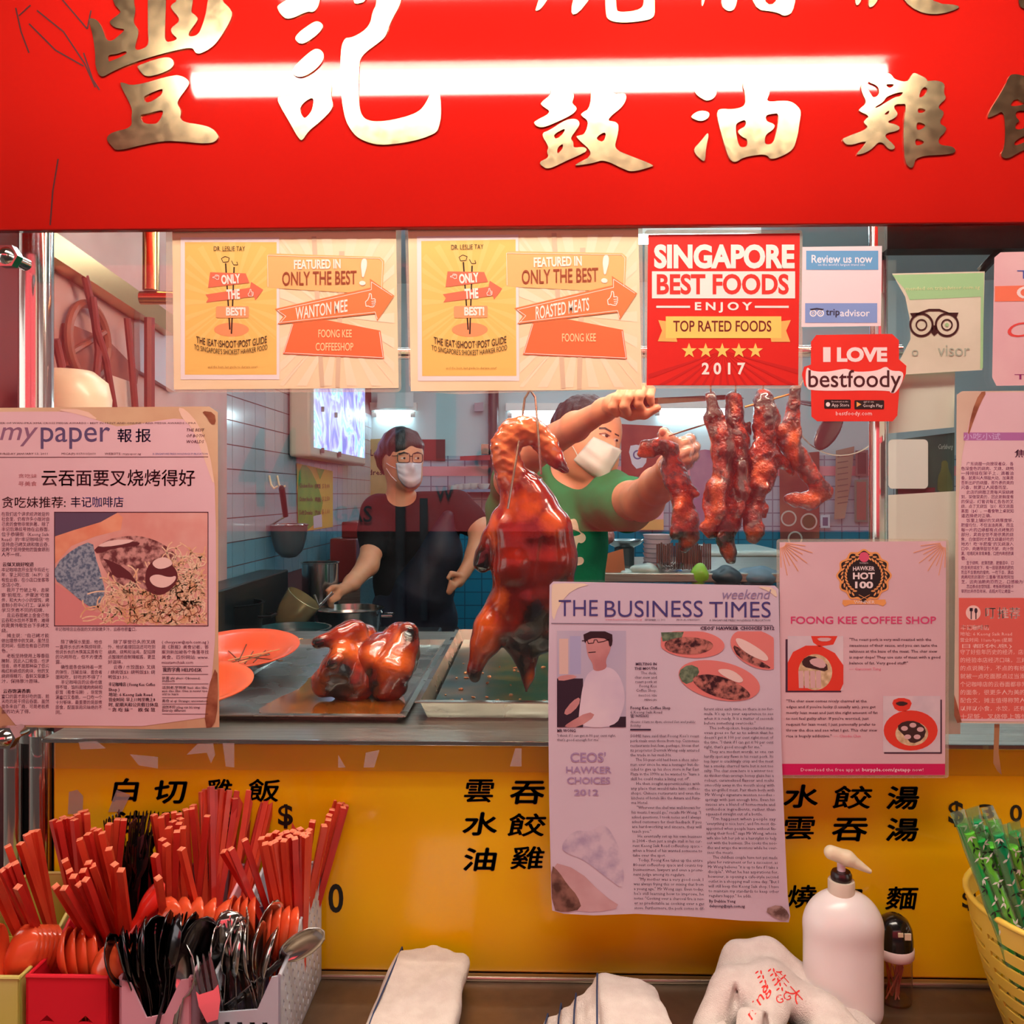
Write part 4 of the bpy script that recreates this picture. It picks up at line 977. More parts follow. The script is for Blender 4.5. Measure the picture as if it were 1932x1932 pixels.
column(p, ["SOME have said that Foong Kee's roast", 'pork rivals even those from top Cantonese', 'restaurants but few, perhaps, know that', 'its proprietor Derrick Wong only entered', 'the trade in his mid-30s.|', '>The 50-year-old had been a shoe sales-', 'man ever since he was a teenager but de-', 'cided to give up his shoe store in Far East', 'Plaza in the 1990s as he wanted to "have a', 'skill he could make a living out of".|', '>He then sought apprenticeships with', 'any place that would take him: coffee-', 'shops, Chinese restaurants and even the', 'kitchens of hotels like the Amara and Fura-', 'ma Hotel.|', '>"Wherever the chef was well-known for', 'his meats, I would go," recalls Mr Wong. "I', 'asked questions, I took notes and I always', 'asked customers for their feedback. If you', 'are hard-working and sincere, they will', 'teach you."|', '>He eventually set up his own business', 'in 2004 - then just a single stall in his cur-', 'rent Keong Saik Road coffeeshop space -', 'when a friend of his wanted someone to', 'take over the spot.|', '>Today, Foong Kee takes up the entire', '80-seat coffeeshop space and counts top', 'businessmen, lawyers and even a promi-', 'nent judge among its regulars.|', '>"My mother was a very good cook. I', 'was always frying this or mixing that from', 'a young age," Mr Wong says. Even today,', "he's still learning how to improve, he", 'notes. "Cooking over a charcoal fire is nev-', 'er as predictable as cooking over a gas', 'stove. Furthermore, the pork comes in dif-'], 1189, 1319, 1391, 8.95, 8.0)
column(p, ['ferent sizes each time, so there is no for-', "mula. It's up to your experience to see", 'when it is ready. It is a matter of seconds', 'before something overcooks."|', '>The soft-spoken, bespectacled man', 'even goes so far as to admit that he', "doesn't get it 100 per cent right most of", 'the time. "I think if I can get it 90 per cent', 'right, that\'s good enough for me."|', '>They are modest words, as one can', 'hardly spot any flaws in his roast pork. Its', 'top layer is cracklingly crisp and the meat', 'has a smoky, charred taste but is not too', 'salty. The char siew here is a winner too:', 'its thicker-than-average honey glaze has a', 'robust, caramelised flavour and melts', 'smoothly away in the mouth along with', 'the air-grilled meat. Pair them both with', "Mr Wong's signature wonton noodles -", 'springy with just enough bite. Even his', 'sauces are a blend of home-made and', 'orthodox ingredients, rather than', 'squeezed straight out of a bottle.|', '>"I\'m happiest when people say', "'everything is nice here', and I'm most dis-", 'appointed when people leave without fin-', 'ishing their food," says Mr Wong, whose', 'wife also left her job as a hairstylist to help', 'out with the business. She cooks the noo-', 'dles and wraps the wontons while he over-', 'sees the meats.|', '>The childless couple have not yet made', 'plans for retirement or for a successor, as', 'Mr Wong believes "it is up to fate if I take a', 'disciple". What he has aspirations for,', 'however, is opening a cafe-style second', 'outlet in a shopping mall some day. "But I', 'will still keep this Keong Saik shop. I have', 'to maintain my standards to keep other', 'regulars happy," he adds.|'], 1328, 1459, 1340, 8.95, 8.0)
p.line_text('By Debbie Yong', 1328, 1699, 7.5, bold=.02); p.line_text('debyong@sph.com.sg', 1328, 1708, 7.5, bold=.02)
p.obj('body_lettering', ink((74, 56, 80)), o, 0.0004, dr)
p = Print(Yp)
for s, x0, x1, y0, y1 in (("CEOS'", 1076, 1143, 1419, 1438), ('HAWKER', 1068, 1154, 1446, 1459), ('CHOICES', 1070, 1151, 1466, 1479), ('2012', 1083, 1129, 1489, 1501)): p.text(s, x0, x1, y0, y1, bold=.02)
p.obj('lilac_lettering', ink((164, 140, 180)), o, 0.0004)
M_LPH = mat('lilac_photo', (170, 154, 184), .4, col2=(206, 190, 206), scale=60, lo=.35, hi=.6)
p = Print(Yp); p.poly([(1060, 1590), (1085, 1565), (1110, 1570), (1140, 1552), (1160, 1580), (1175, 1620), (1178, 1680), (1150, 1660), (1100, 1620), (1062, 1608)], k=2); p.obj('faded_photo', M_LPH, o, 0.0003)
p = Print(Yp); p.poly([(1038, 1625), (1090, 1640), (1140, 1690), (1175, 1712), (1120, 1722), (1064, 1715), (1043, 1705)], k=1); p.obj('pink_wear', mat('pink_wear', (206, 170, 178), .4, col2=(188, 146, 150), scale=20), o, 0.0003)
p = Print(Yp); p.poly([(1039, 1630), (1055, 1645), (1070, 1668), (1090, 1690), (1098, 1715), (1064, 1722), (1042, 1716)], k=1); p.obj('burnt_corner', mat('burnt', (70, 38, 30), .6, col2=(138, 96, 84), scale=50, lo=.4, hi=.6), o, 0.0005)
p = Print(Yp); p.poly([(1440, 1716), (1470, 1705), (1489, 1722), (1487, 1738), (1465, 1735)], k=1); p.obj('stained_corner', mat('stained', (168, 140, 136), .6, col2=(92, 64, 58), scale=60, lo=.45, hi=.65), o, 0.0005)
# portrait of a cook and three plates of food, printed
p = Print(Yp); p.rect(1051, 1190, 1181, 1372); p.obj('portrait_back', mat('portrait_back', (196, 186, 204), .4, col2=(180, 172, 198), scale=6), o, 0.0002)
p = Print(Yp); p.rect(1051, 1280, 1100, 1372); p.rect(1150, 1352, 1181, 1372); p.obj('portrait_dark', ink((44, 30, 46)), o, 0.0003)
p = Print(Yp); p.rect(1055, 1205, 1072, 1272); p.obj('portrait_cream', ink((216, 186, 178)), o, 0.0003)
p = Print(Yp); p.rect(1075, 1200, 1096, 1272); p.obj('portrait_blue', ink((168, 168, 206)), o, 0.0003)
p = Print(Yp); p.poly([(1100, 1290), (1112, 1264), (1150, 1256), (1170, 1275), (1180, 1310), (1176, 1340), (1160, 1372), (1090, 1372), (1094, 1330)], k=2); p.obj('portrait_shirt', mat('portrait_shirt', (222, 206, 220), .4, col2=(204, 188, 210), scale=16), o, 0.0004)
p = Print(Yp); p.poly([(1104, 1200), (1130, 1193), (1152, 1200), (1153, 1225), (1142, 1245), (1146, 1262), (1120, 1268), (1118, 1250), (1108, 1238)], k=2); p.poly([(1062, 1345), (1080, 1322), (1095, 1314), (1092, 1332), (1072, 1350)], k=1); p.poly([(1070, 1365), (1110, 1342), (1125, 1350), (1092, 1372), (1064, 1372)], k=1); p.poly([(1051, 1276), (1078, 1272), (1092, 1278), (1055, 1286)], k=1); p.obj('portrait_skin', mat('portrait_skin', (206, 150, 150), .4, col2=(180, 118, 122), scale=22), o, 0.0005)
p = Print(Yp); p.poly([(1100, 1191), (1155, 1191), (1156, 1215), (1150, 1222), (1147, 1205), (1120, 1203), (1107, 1208), (1103, 1215)], k=1); p.line([(1098, 1209), (1108, 1208), (1110, 1214), (1120, 1213), (1121, 1207), (1126, 1207), (1128, 1212), (1139, 1210), (1150, 1206)], 1.6); p.line([(1110, 1231), (1124, 1230)], 1.8); p.obj('portrait_hair', ink((42, 22, 32)), o, 0.0006)
for nm, c, r1, r2, rot in (('photo_plate', (1305, 1215), 62, 26, 4), ('photo_plate', (1430, 1225), 55, 34, 25), ('photo_plate', (1357, 1284), 78, 36, 12)):
    p = Print(Yp)
    pts = [(min(max(c[0] + r1 * math.cos(t) * math.cos(math.radians(rot)) - r2 * math.sin(t) * math.sin(math.radians(rot)), 1247), 1460), min(max(c[1] + r1 * math.cos(t) * math.sin(math.radians(rot)) + r2 * math.sin(t) * math.cos(math.radians(rot)), 1191), 1323)) for t in [2 * math.pi * i / 40 for i in range(40)]]
    p.poly(pts); p.obj(nm, ink((222, 126, 122)), o, 0.0003)
p = Print(Yp); p.poly([(1278, 1268), (1300, 1252), (1322, 1262), (1310, 1285), (1290, 1292)], k=1); p.poly([(1247, 1193), (1290, 1192), (1285, 1206), (1250, 1210)]); p.obj('photo_greens', mat('photo_green2', (70, 92, 74), .4, col2=(120, 138, 112), scale=200), o, 0.0005)
p = Print(Yp); p.poly([(1300, 1280), (1330, 1270), (1370, 1278), (1410, 1300), (1418, 1318), (1380, 1322), (1330, 1308)], k=2); p.poly([(1250, 1210), (1290, 1200), (1335, 1206), (1350, 1220), (1320, 1236), (1260, 1232)], k=2); p.poly([(1380, 1215), (1400, 1225), (1440, 1250), (1458, 1262), (1430, 1258), (1392, 1240)], k=1); p.obj('photo_meat', mat('photo_dark_meat', (54, 26, 34), .4, col2=(190, 120, 110), scale=120, lo=.42, hi=.62), o, 0.0006)
p = Print(Yp); p.poly([(1384, 1204), (1400, 1204), (1440, 1228), (1452, 1244), (1440, 1248), (1400, 1228)], k=2); p.poly([(1350, 1262), (1380, 1262), (1405, 1282), (1395, 1290), (1365, 1276)], k=2); p.obj('photo_pale_meat', ink((232, 204, 200)), o, 0.0007)
# ---- award poster in pink
Y = G - 0.0040
o = sheet('laminated_poster', 'pale pink award poster with a black rosette badge and a magenta foot strip', [(1471, 1023), (1785, 1021), (1783, 1463), (1471, 1463)], Y, paper('award_pink', (226, 192, 200), (216, 178, 188), scale=5), film=rr(1465, 1017, 1790, 1468, 6))
Yp = Y - 0.0008
p = Print(Yp); p.rect(1471, 1441, 1783, 1462); p.obj('magenta_strip', ink((208, 20, 92)), o, 0.0001)
p = Print(Yp); p.line_text('Download the free app at', 1510, 1455, 9, 1622); p.line_text('burpple.com/getapp', 1626, 1455, 9, 1718, bold=.02); p.line_text('now!', 1721, 1455, 9, 1742); p.obj('white_lettering', ink((240, 210, 222)), o, 0.0003)
p = Print(Yp); p.text('FOONG KEE COFFEE SHOP', 1492, 1766, 1163, 1177, bold=.012); p.obj('magenta_lettering', ink((214, 64, 116)), o, 0.0002)
cx, cy = 1630, 1086
sc = lambda R, a: [(cx + (R + a * math.cos(12 * t)) * math.cos(t), cy + (R + a * math.cos(12 * t)) * math.sin(t) * .96) for t in [2 * math.pi * i / 96 for i in range(96)]]
p = Print(Yp); p.poly(sc(50, 2.5)); p.poly([(1590, 1132), (1670, 1131), (1672, 1138), (1666, 1144), (1656, 1140), (1604, 1140), (1594, 1144), (1589, 1139)]); p.obj('gold_rosette', ink((234, 160, 92)), o, 0.0002)
p = Print(Yp); p.poly(sc(46, 3)); p.obj('black_rosette', ink((28, 22, 26)), o, 0.0003)
p = Print(Yp)
for sgn in (-1, 1):
    for i in range(13):
        a = math.radians(60 - i * 11)
        for dr_, tilt in ((-3.5, .5), (3.5, -.5)):
            c = (cx + sgn * (38 + dr_) * math.cos(a), cy + (38 + dr_) * math.sin(a) * .97)
            p.disc(c, 4.4, 1.7, 8, math.degrees(math.atan2(-math.cos(a), sgn * math.sin(a))) + sgn * math.degrees(tilt))
p.line([(1620, 1122), (1642, 1133)], 1); p.line([(1641, 1122), (1619, 1133)], 1)
for c0, sg_ in ((1472, 1), (1784, -1)):
    for i in range(9):
        a = math.radians(8 + i * 10)
        p.line([(c0 + sg_ * 10 * math.cos(a) if i else c0 + sg_ * 10, 1023 + 10 * math.sin(a)), (c0 + sg_ * (48 + 16 * (i % 2)) * math.cos(a), 1023 + (48 + 16 * (i % 2)) * math.sin(a))], 1.1)
p.obj('gold_laurel', ink((232, 160, 96)), o, 0.0004)
p = Print(Yp); p.text('HAWKER', 1609, 1650, 1068, 1076, bold=.02, warp=lambda x, y: (x, y + ((x - 1630) / 20) ** 2 * 1.2)); p.text('HOT', 1609, 1650, 1080, 1093, bold=.04); p.text('100', 1613, 1647, 1097, 1110, bold=.04); p.text('WINNER', 1611, 1650, 1133, 1139); p.text('burpple', 1622, 1638, 1060.5, 1064, res=1); p.obj('badge_lettering', ink((240, 224, 224)), o, 0.0005)
p = Print(Yp); p.disc((1630, 1051), 9.5); p.obj('badge_ball', ink((216, 84, 118)), o, 0.0005)
p = Print(Yp); column(p, ['"The roast pork is very well roasted with the', 'sweetness of their sauce, and you can taste the', 'saltiness at the base of the meat. The char siew', 'is super dope! They use cuts of meat with a good', 'balance of fat. Very good stuff!"'], 1602, 1770, 1209, 11.1, 8.2)
p = Print(Yp)
for i, (s, x1) in enumerate((('"The roast pork is very well roasted with the', 1757), ('sweetness of their sauce, and you can taste the', 1768), ('saltiness at the base of the meat. The char siew', 1768), ('is super dope! They use cuts of meat with a good', 1774), ('balance of fat. Very good stuff!"', 1713))): p.line_text(s, 1602, 1209 + i * 11.1, 7.6, x1, bold=.008)
for i, (s, x1) in enumerate((('"The char siew comes nicely charred at the', 1635), ("edges and if you're lucky (I usually am), you get", 1652), ('mostly lean meat and just the right amount of fat', 1656), ("to not feel guilty after. If you're worried, just", 1639), ('request for lean meat; I just personally prefer to', 1652), ('throw the dice and see what I get. This char siew', 1655), ('rice is hugely addictive."', 1569))): p.line_text(s, 1483, 1325 + i * 11, 7.6, x1, bold=.008)
p.obj('body_lettering', ink((72, 44, 62)), o, 0.0002)
p = Print(Yp); p.line_text('— Gwennan Tang', 1602, 1264.5, 7.4, 1662); p.line_text('— Claudia Chin', 1573, 1391, 7.4, 1624); p.obj('pink_lettering', ink((226, 110, 140)), o, 0.0002)
p = Print(Yp); p.poly([(1482, 1206), (1486, 1206), (1486, 1303), (1587, 1303), (1587, 1306), (1482, 1306)]); p.poly([(1774, 1320), (1774, 1419), (1668, 1419), (1668, 1422), (1777, 1422), (1777, 1320)]); p.obj('photo_shade', ink((70, 40, 62)), o, 0.0001)
p = Print(Yp); p.rect(1486, 1200, 1591, 1303); p.rect(1666, 1313, 1774, 1419); p.obj('photo_base', mat('photo_cloth', (224, 206, 214), .4, col2=(208, 192, 204), scale=30), o, 0.0002)
p = Print(Yp)
p.poly([(1486, 1250), (1496, 1230), (1520, 1218), (1548, 1218), (1575, 1232), (1591, 1255), (1591, 1290), (1585, 1303), (1486, 1303)], k=0); p.poly([(1530, 1200), (1580, 1200), (1572, 1216), (1545, 1220), (1534, 1212)], k=0); p.disc((1718, 1378), 51, 38); p.poly([(1681, 1322), (1700, 1315), (1722, 1322), (1714, 1342), (1690, 1342)], k=1)
p.obj('photo_plate', ink((226, 60, 44)), o, 0.0003)
p = Print(Yp); p.disc((1538, 1268), 32, 34); p.disc((1720, 1384), 31, 23); p.obj('photo_noodle', mat('photo_noodle2', (230, 206, 170), .4, col2=(190, 160, 120), scale=160), o, 0.0004)
p = Print(Yp); p.poly([(1512, 1245), (1530, 1235), (1560, 1250), (1562, 1268), (1535, 1262), (1515, 1258)], k=1); p.poly([(1690, 1372), (1705, 1360), (1730, 1360), (1748, 1375), (1742, 1395), (1720, 1404), (1708, 1390)], k=1); p.poly([(1687, 1327), (1700, 1322), (1716, 1327), (1700, 1333)], k=1); p.obj('photo_sauce', ink((60, 34, 34)), o, 0.0005)
p = Print(Yp)
for c in ((1706, 1374), (1722, 1368), (1736, 1376), (1712, 1390), (1730, 1390)): p.disc(c, 6.5, 4.5)
for i in range(4): p.poly([(1506 + i * 11, 1266), (1515 + i * 11, 1265), (1516 + i * 11, 1298), (1507 + i * 11, 1298)])
p.poly([(1526, 1244), (1548, 1240), (1560, 1254), (1552, 1262), (1530, 1254)], k=1); p.poly([(1540, 1203), (1570, 1203), (1564, 1210), (1546, 1210)], k=1)
p.obj('photo_meat_slice', ink((216, 176, 178)), o, 0.0006)
# ---- pink Chinese cutting at the far edge
Y = G - 0.0042
o = sheet('newspaper_page', 'pink Chinese food cutting with an orange-red recommendation box at its foot', [(1805, 745), (1815, 738), (2150, 736), (2150, 1368), (1806, 1364), (1800, 1350)], Y, paper('white_mount', (228, 208, 190), (210, 180, 160), scale=6), t=0.0022, cat='newspaper')
Yp = Y - 0.0014
p = Print(Yp); p.poly([(1850, 740), (2150, 738), (2150, 1364), (1812, 1360), (1808, 1200), (1808, 950), (1815, 860), (1830, 790)], k=0); p.obj('pink_print', M_PINK, o, 0.0001)
p = Print(Yp); p.poly([(1848, 740), (1862, 738), (1850, 760), (1838, 790), (1824, 830), (1832, 780)], k=1); p.poly([(1800, 1310), (1806, 1330), (1814, 1362), (1806, 1364), (1800, 1350)], k=0); p.obj('brown_stain', MATS['brown_stain'], o, 0.0004)
p = Print(Yp); p.rect(1818, 816, 2150, 831); p.obj('purple_band', ink((178, 108, 168)), o, 0.0002)
p = Print(Yp); p.text('小吃小试', 1818, 1887, 817, 830); p.obj('pale_lettering', ink((214, 186, 226)), o, 0.0003)
p = Print(Yp); p.rect(1809, 1128, 2150, 1356); p.obj('orange_box', ink((226, 100, 90)), o, 0.0002)
p = Print(Yp); p.disc((1836, 1156), 14); p.text('推荐', 1882, 1924, 1146, 1167, bold=.02); p.text('叮', 1859, 1878, 1147, 1167, bold=.02)
p.line_text('丰记咖啡店', 1812, 1188, 11, 1866, bold=.02); column(p, ['地址: 6 Keong Saik Road', '营业时间: 11am-9pm (星期', '日都休息)'], 1811, 1909, 1199, 11.5, 8.5)
column(p, ['守了好些年历史的经济，店门老板为了此', '的经验本店经济口味，三烤出完叉品质', '的点说腌汁，不点的有经济人也满足', '就被一点吃面那点过当滑丝的美味心', '个记咖啡店的云吞面都非常招牌，在味', '的面条，很更多人为美的自制的面条', '配合文，摊主值得称赞人不便有的面', '以拌以小食，水饺，还有自制辣味品', '十足够，叉烧停上等慢云吞口碑'], 1811, 1990, 1234, 15.2, 10.5)
p.obj('white_lettering', ink((246, 206, 200)), o, 0.0003)
p = Print(Yp); p.line([(1832, 1148), (1832, 1168)], 2); p.disc((1841, 1152), 3, 5, 12); p.line([(1841, 1154), (1841, 1168)], 2); p.rect(1829, 1147, 1835, 1153); p.obj('cutlery_mark', ink((60, 44, 60)), o, 0.0005)
p = Print(Yp); p.text('焦香', 1914, 1960, 848, 863, bold=.01)
column(p, ['>广东烧腊一向撩观者众，各', '色深金色的烧肉、叉烧、烧鸭', '一排排挂在架子上，滴着油', '香，就是叫人停脑大动。加果是', '否新出炉的烧腊，那外表的亮的', '闪香，就更让人闻香而至。|', '>此店的烧腊正是每天现烧烤', '到，现做现卖的，因此新鲜度有', '的保证。灯曾说每汇各各的叉', '烧，点了叉烧饭（$3）和叉烧面', '高面（$4），一看食物上桌就知', '道选择绝对正确。|', '>饭里上铺好的叉烧厚度够，', '肥瘦均匀，不但油油亮亮，而且', '每一片的边缘都有点点烤焦的', '部分，灵商全世不是很黑的烧', '焦，白做即时才是叉烧最好吃的', '地方！吃“半肥瘦”的叉烧涂入', '口中，肉嫩带甜甘不腻，肉汁饱', '满，咀嚼起来非常美香，口腔内亮感很满', '香。|', '>至于烧鸭，皮薄而脆，肥瘦适中，口', '吃含来的城皮下，有一层层透亮的肥肉', '而且不含鹅肉的瘦肉，一吃下去，满齿', '肉两咬热别甚的“三重奏”那友吃阿加', '芝，这肉油脆肉恐而之，口感极为丰富。|', '>恋边茶点去馄饨面，老板新把烧腊卡', '宰的比并炸否年米，去超大可让烤面一'], 1813, 1912, 878, 8.9, 7.8)
p.obj('body_lettering', ink((116, 44, 96)), o, 0.0003)

# ---- plain sheets taped up behind the right-hand pane
M_SHEET = mat('old_white_sheet', (250, 246, 230), 0.6, col2=(242, 236, 216), scale=3)
YS = G + 0.010
o = sheet('paper_sheet', 'plain cream sheet taped inside the glass below the owl-eyed sticker', [(1680, 700), (1802, 690), (1800, 806), (1676, 818)], YS, M_SHEET, cat='paper')
o = sheet('paper_sheet', 'plain cream sheet taped inside the glass above the pink award poster', [(1676, 934), (1812, 926), (1812, 1385), (1676, 1385)], YS, M_SHEET, cat='paper')
o = sheet('paper_card', 'blank rounded white card over the beer poster', rr(1676, 829, 1751, 922, 8), YS + 0.002, mat('blank_card', (250, 248, 236), .5), cat='card')
o = sheet('beer_poster', 'dim green beer poster with a bottle seen through the glass', [(1690, 830), (1801, 816), (1800, 932), (1690, 936)], YS + 0.006, mat('beer_green', (70, 92, 86), .5, col2=(52, 70, 72), scale=12), cat='poster')
p = Print(YS + 0.005); p.poly(chaikin([(1776, 869), (1788, 869), (1789, 885), (1796, 900), (1798, 930), (1768, 931), (1769, 900), (1776, 886)], 1)); p.obj('bottle_print', mat('bottle_print', (112, 116, 70), .5, col2=(84, 96, 60), scale=20), o, 0.0002)
p = Print(YS + 0.005); p.text('Carlsberg', 1770, 1798, 838, 850, shear=.25, res=1); p.obj('pale_lettering', ink((186, 200, 196)), o, 0.0002)
p = Print(YS + 0.005); p.rect(1694, 920, 1764, 932); p.obj('red_foot', ink((112, 48, 60)), o, 0.0002)
o = sheet('tape_strip', 'worn strip of beige tape hanging over the counter rail', [(1876, 1366), (1886, 1366), (1884, 1420), (1890, 1462), (1882, 1455), (1874, 1440)], G - 0.002, mat('old_tape', (170, 124, 86), .4, col2=(140, 96, 66), scale=30), t=.0006, cat='tape')
# ================================================================== things on the front shelf
from mathutils.bvhtree import BVHTree
def plate(name, outline, holes, axis, at, t, material, parent):
    """A flat panel t thick; outline/holes in panel coordinates; axis 'x': panel (y, z) at x=at; 'y': panel (x, z) at y=at."""
    vs, fs = fill2d([outline] + holes, 2.0)
    if axis == 'x': v = [(at + z * t / 2, a, b) for a, b, z in vs]
    else: v = [(a, at + z * t / 2, b) for a, b, z in vs]
    o = link(name, mesh(name, v, fs), material, parent)
    return o
def bin_(name, label, x0, x1, y0, y1, zr, zf, material, prof='straight', side_holes=False, front=None, front_holes=(), div=1.02, zdiv=0.10, rear_c=None):
    o = empty(name, ((x0 + x1) / 2, (y0 + y1) / 2, SHELF), label, 'cutlery bin', 'cutlery bins on the shelf')
    t = 0.0024
    if prof == 'straight': top = [(y1, SHELF + zr), (y0 + 0.022, SHELF + zf + 0.002), (y0, SHELF + zf)]
    else:
        top = [(y1, SHELF + zr)] + [(y1 + (y0 - y1) * u, SHELF + zf + (zr - zf) * (0.5 + 0.5 * math.cos(math.pi * min(1, max(0, (u - .25) / .55))))) for u in [i / 12 for i in range(3, 13)]]
    for i, x in enumerate((x0 + t / 2, x1 - t / 2)):
        hs = []
        if side_holes:
            for r in range(9):
                for c in range(12):
                    yy = y0 + 0.012 + c * 0.0148 + (0.0074 if r % 2 else 0); zz = SHELF + 0.012 + r * 0.0145
                    lim = SHELF + zf + (zr - zf) * (yy - y0) / (y1 - y0) - 0.009
                    if yy < y1 - .008 and zz < lim: hs.append([(yy - .0034, zz), (yy, zz - .0054), (yy + .0034, zz), (yy, zz + .0054)])
        plate('side_panel', [(y0, SHELF + .001), (y1, SHELF + .001)] + top, hs, 'x', x, t, material, o)
    fo = front or [(x0, SHELF + .001), (x1, SHELF + .001), (x1, SHELF + zf), (x0, SHELF + zf)]
    plate('front_panel', fo, list(front_holes), 'y', y0 + t / 2, t, material, o)
    plate('back_panel', [(x0, SHELF + .001), (x1, SHELF + .001), (x1, SHELF + zr), (x0, SHELF + zr)], [], 'y', y1 - t / 2, t, material, o)
    plate('divider', [(x0 + t, SHELF + .003), (x1 - t, SHELF + .003), (x1 - t, SHELF + zdiv), (x0 + t, SHELF + zdiv)], [], 'y', div, t, rear_c or material, o)
    MB().box((x0, y0, SHELF + .0008), (x1, y1, SHELF + .004)).obj('base', material, o)
    m = MB(); m.tube([(x0 + t / 2, a, b) for a, b in top], 0.0022, 8); m.tube([(x1 - t / 2, a, b) for a, b in top], 0.0022, 8); m.tube([(x0, y1 - t / 2, SHELF + zr), (x1, y1 - t / 2, SHELF + zr)], 0.0022, 8)
    if not front: m.tube([(x0, y0 + t / 2, SHELF + zf), (x1, y0 + t / 2, SHELF + zf)], 0.0026, 8)
    smooth_by_angle(m.obj('rolled_rim', material, o))
    return o
tri = lambda x, z, s: [(x - s, z), (x + s, z), (x, z + s * .9)]
WB = (-0.353, -0.2785, 0.93, 1.112); PB = (-0.456, -0.376, 0.925, 1.112); RB = (-0.5605, -0.4685, 0.925, 1.108); LB = (-0.665, -0.5675, 0.925, 1.105)
bin_('cutlery_bin', 'lime green plastic bin of chopsticks and spoons at the end of the row', *LB, 0.140, 0.104, mat('lime_plastic', (206, 204, 70), .4, sss=.05, col2=(222, 214, 150), scale=4), 'curve', front_holes=[tri(-.60, SHELF + .045, .009), tri(-.64, SHELF + .045, .009)], zdiv=.10)
bin_('cutlery_bin', 'red plastic bin with two triangular cut-outs in its front', *RB, 0.145, 0.106, mat('red_plastic', (226, 32, 52), .35, sss=.05), 'curve', front_holes=[tri(-.537, SHELF + .056, .0085), tri(-.494, SHELF + .056, .0085)], zdiv=.104)
x0, x1 = PB[0], PB[1]
bin_('cutlery_bin', 'pale pink plastic basket of chopsticks beside the red bin', *PB, 0.150, 0.106, mat('pink_plastic', (226, 170, 186), .4, sss=.05), front=[(x0, SHELF), (x1, SHELF), (x1, SHELF + .106), (x1 - .012, SHELF + .104), (x1 - .03, SHELF + .066), (x0 + .03, SHELF + .062), (x0 + .012, SHELF + .10), (x0, SHELF + .104)], zdiv=.138)
x0, x1 = WB[0], WB[1]
bin_('cutlery_bin', 'white perforated basket of chopsticks and metal cutlery against the yellow board', *WB, 0.154, 0.108, mat('white_plastic', (206, 206, 222), .4, col2=(190, 196, 206), scale=5, sss=.05), side_holes=True,
     front=[(x0, SHELF), (x1, SHELF), (x1, SHELF + .108), (x1 - .010, SHELF + .106), (x1 - .026, SHELF + .070), (x0 + .004, SHELF + .066), (x0, SHELF + .07)],
     front_holes=[[(a, SHELF + .03), (a + .006, SHELF + .03), (a + .006, SHELF + .056), (a, SHELF + .056)] for a in (x0 + .012, x0 + .026, x0 + .04, x0 + .054)], zdiv=.140, rear_c=mat('mauve_plastic', (132, 112, 150), .4))

# chopsticks: every one its own object, shared mesh
M_CHOP = mat('red_lacquer', (216, 74, 44), .38, col2=(200, 54, 36), scale=30, stretch=(4, 4, .6), coat=.1)
M_CHOP2 = mat('red_lacquer_deep', (202, 46, 34), .36, col2=(182, 36, 32), scale=30, stretch=(4, 4, .6), coat=.1)
M_CHOPEND = mat('worn_chopstick_end', (240, 140, 104), .5, col2=(228, 112, 80), scale=200)
CL = 0.236
def chop_mesh(body):
    a, b = 0.0036, 0.0028
    v = [(-b, -b, 0), (b, -b, 0), (b, b, 0), (-b, b, 0), (-a, -a, CL - .001), (a, -a, CL - .001), (a, a, CL - .001), (-a, a, CL - .001), (-a * .7, -a * .7, CL), (a * .7, -a * .7, CL), (a * .7, a * .7, CL), (-a * .7, a * .7, CL)]
    me = mesh('chopstick', v, [(0, 3, 2, 1), (0, 1, 5, 4), (1, 2, 6, 5), (2, 3, 7, 6), (3, 0, 4, 7), (4, 5, 9, 8), (5, 6, 10, 9), (6, 7, 11, 10), (7, 4, 8, 11), (8, 9, 10, 11)])
    me.materials.append(body); me.materials.append(M_CHOPEND)
    for p in list(me.polygons)[5:]: p.material_index = 1
    return me
CHM = [chop_mesh(M_CHOP), chop_mesh(M_CHOP2)]
def chopsticks(lst, B, ye, label, group, yr=(1.035, 1.10), inset=.008):
    for (xt, yt, xe) in lst:
        best = None
        for k in range(10):
            Yb = yr[0] + (yr[1] - yr[0]) * (k + .5) / 10
            yb = CY + (CAMZ - SHELF - .006) * F / Yb
            xb = xt + (xe - xt) * (yb - yt) / (ye - yt)
            bt_ = P(xb, yb, Yb); bt_.x = min(max(bt_.x, B[0] + .008), B[1] - inset)
            d = P(xt, yt, 1.0) - Vector((0, 0, CAMZ)); o_ = Vector((0, 0, CAMZ))
            A = d.dot(d); Bq = 2 * d.dot(o_ - bt_); Cq = (o_ - bt_).dot(o_ - bt_) - CL * CL
            disc = Bq * Bq - 4 * A * Cq
            ts = [(-Bq + s * math.sqrt(disc)) / (2 * A) for s in (-1, 1)] if disc > 0 else [-Bq / (2 * A)]
            for t in ts:
                tp = o_ + d * t
                lim = YB - .006
                c = abs(tp.y - bt_.y) + 50 * max(0, tp.y - lim) + 5 * max(0, B[2] - tp.y) + (5 if disc <= 0 else 0) + rnd.random() * .03
                if best is None or c < best[0]: best = (c, bt_.copy(), tp)
        _, b, tp = best
        d = (tp - b).normalized()
        q = Vector((0, 0, 1)).rotation_difference(d)
        ob = bpy.data.objects.new('chopstick', CHM[0 if rnd.random() < .62 else 1]); C.objects.link(ob)
        ob.rotation_mode = 'QUATERNION'
        from mathutils import Quaternion
        ob.rotation_quaternion = q @ Quaternion((0, 0, 1), rnd.uniform(0, 1.57))
        ob.location = tp - d * CL
        tag(ob, label, 'chopstick', group)
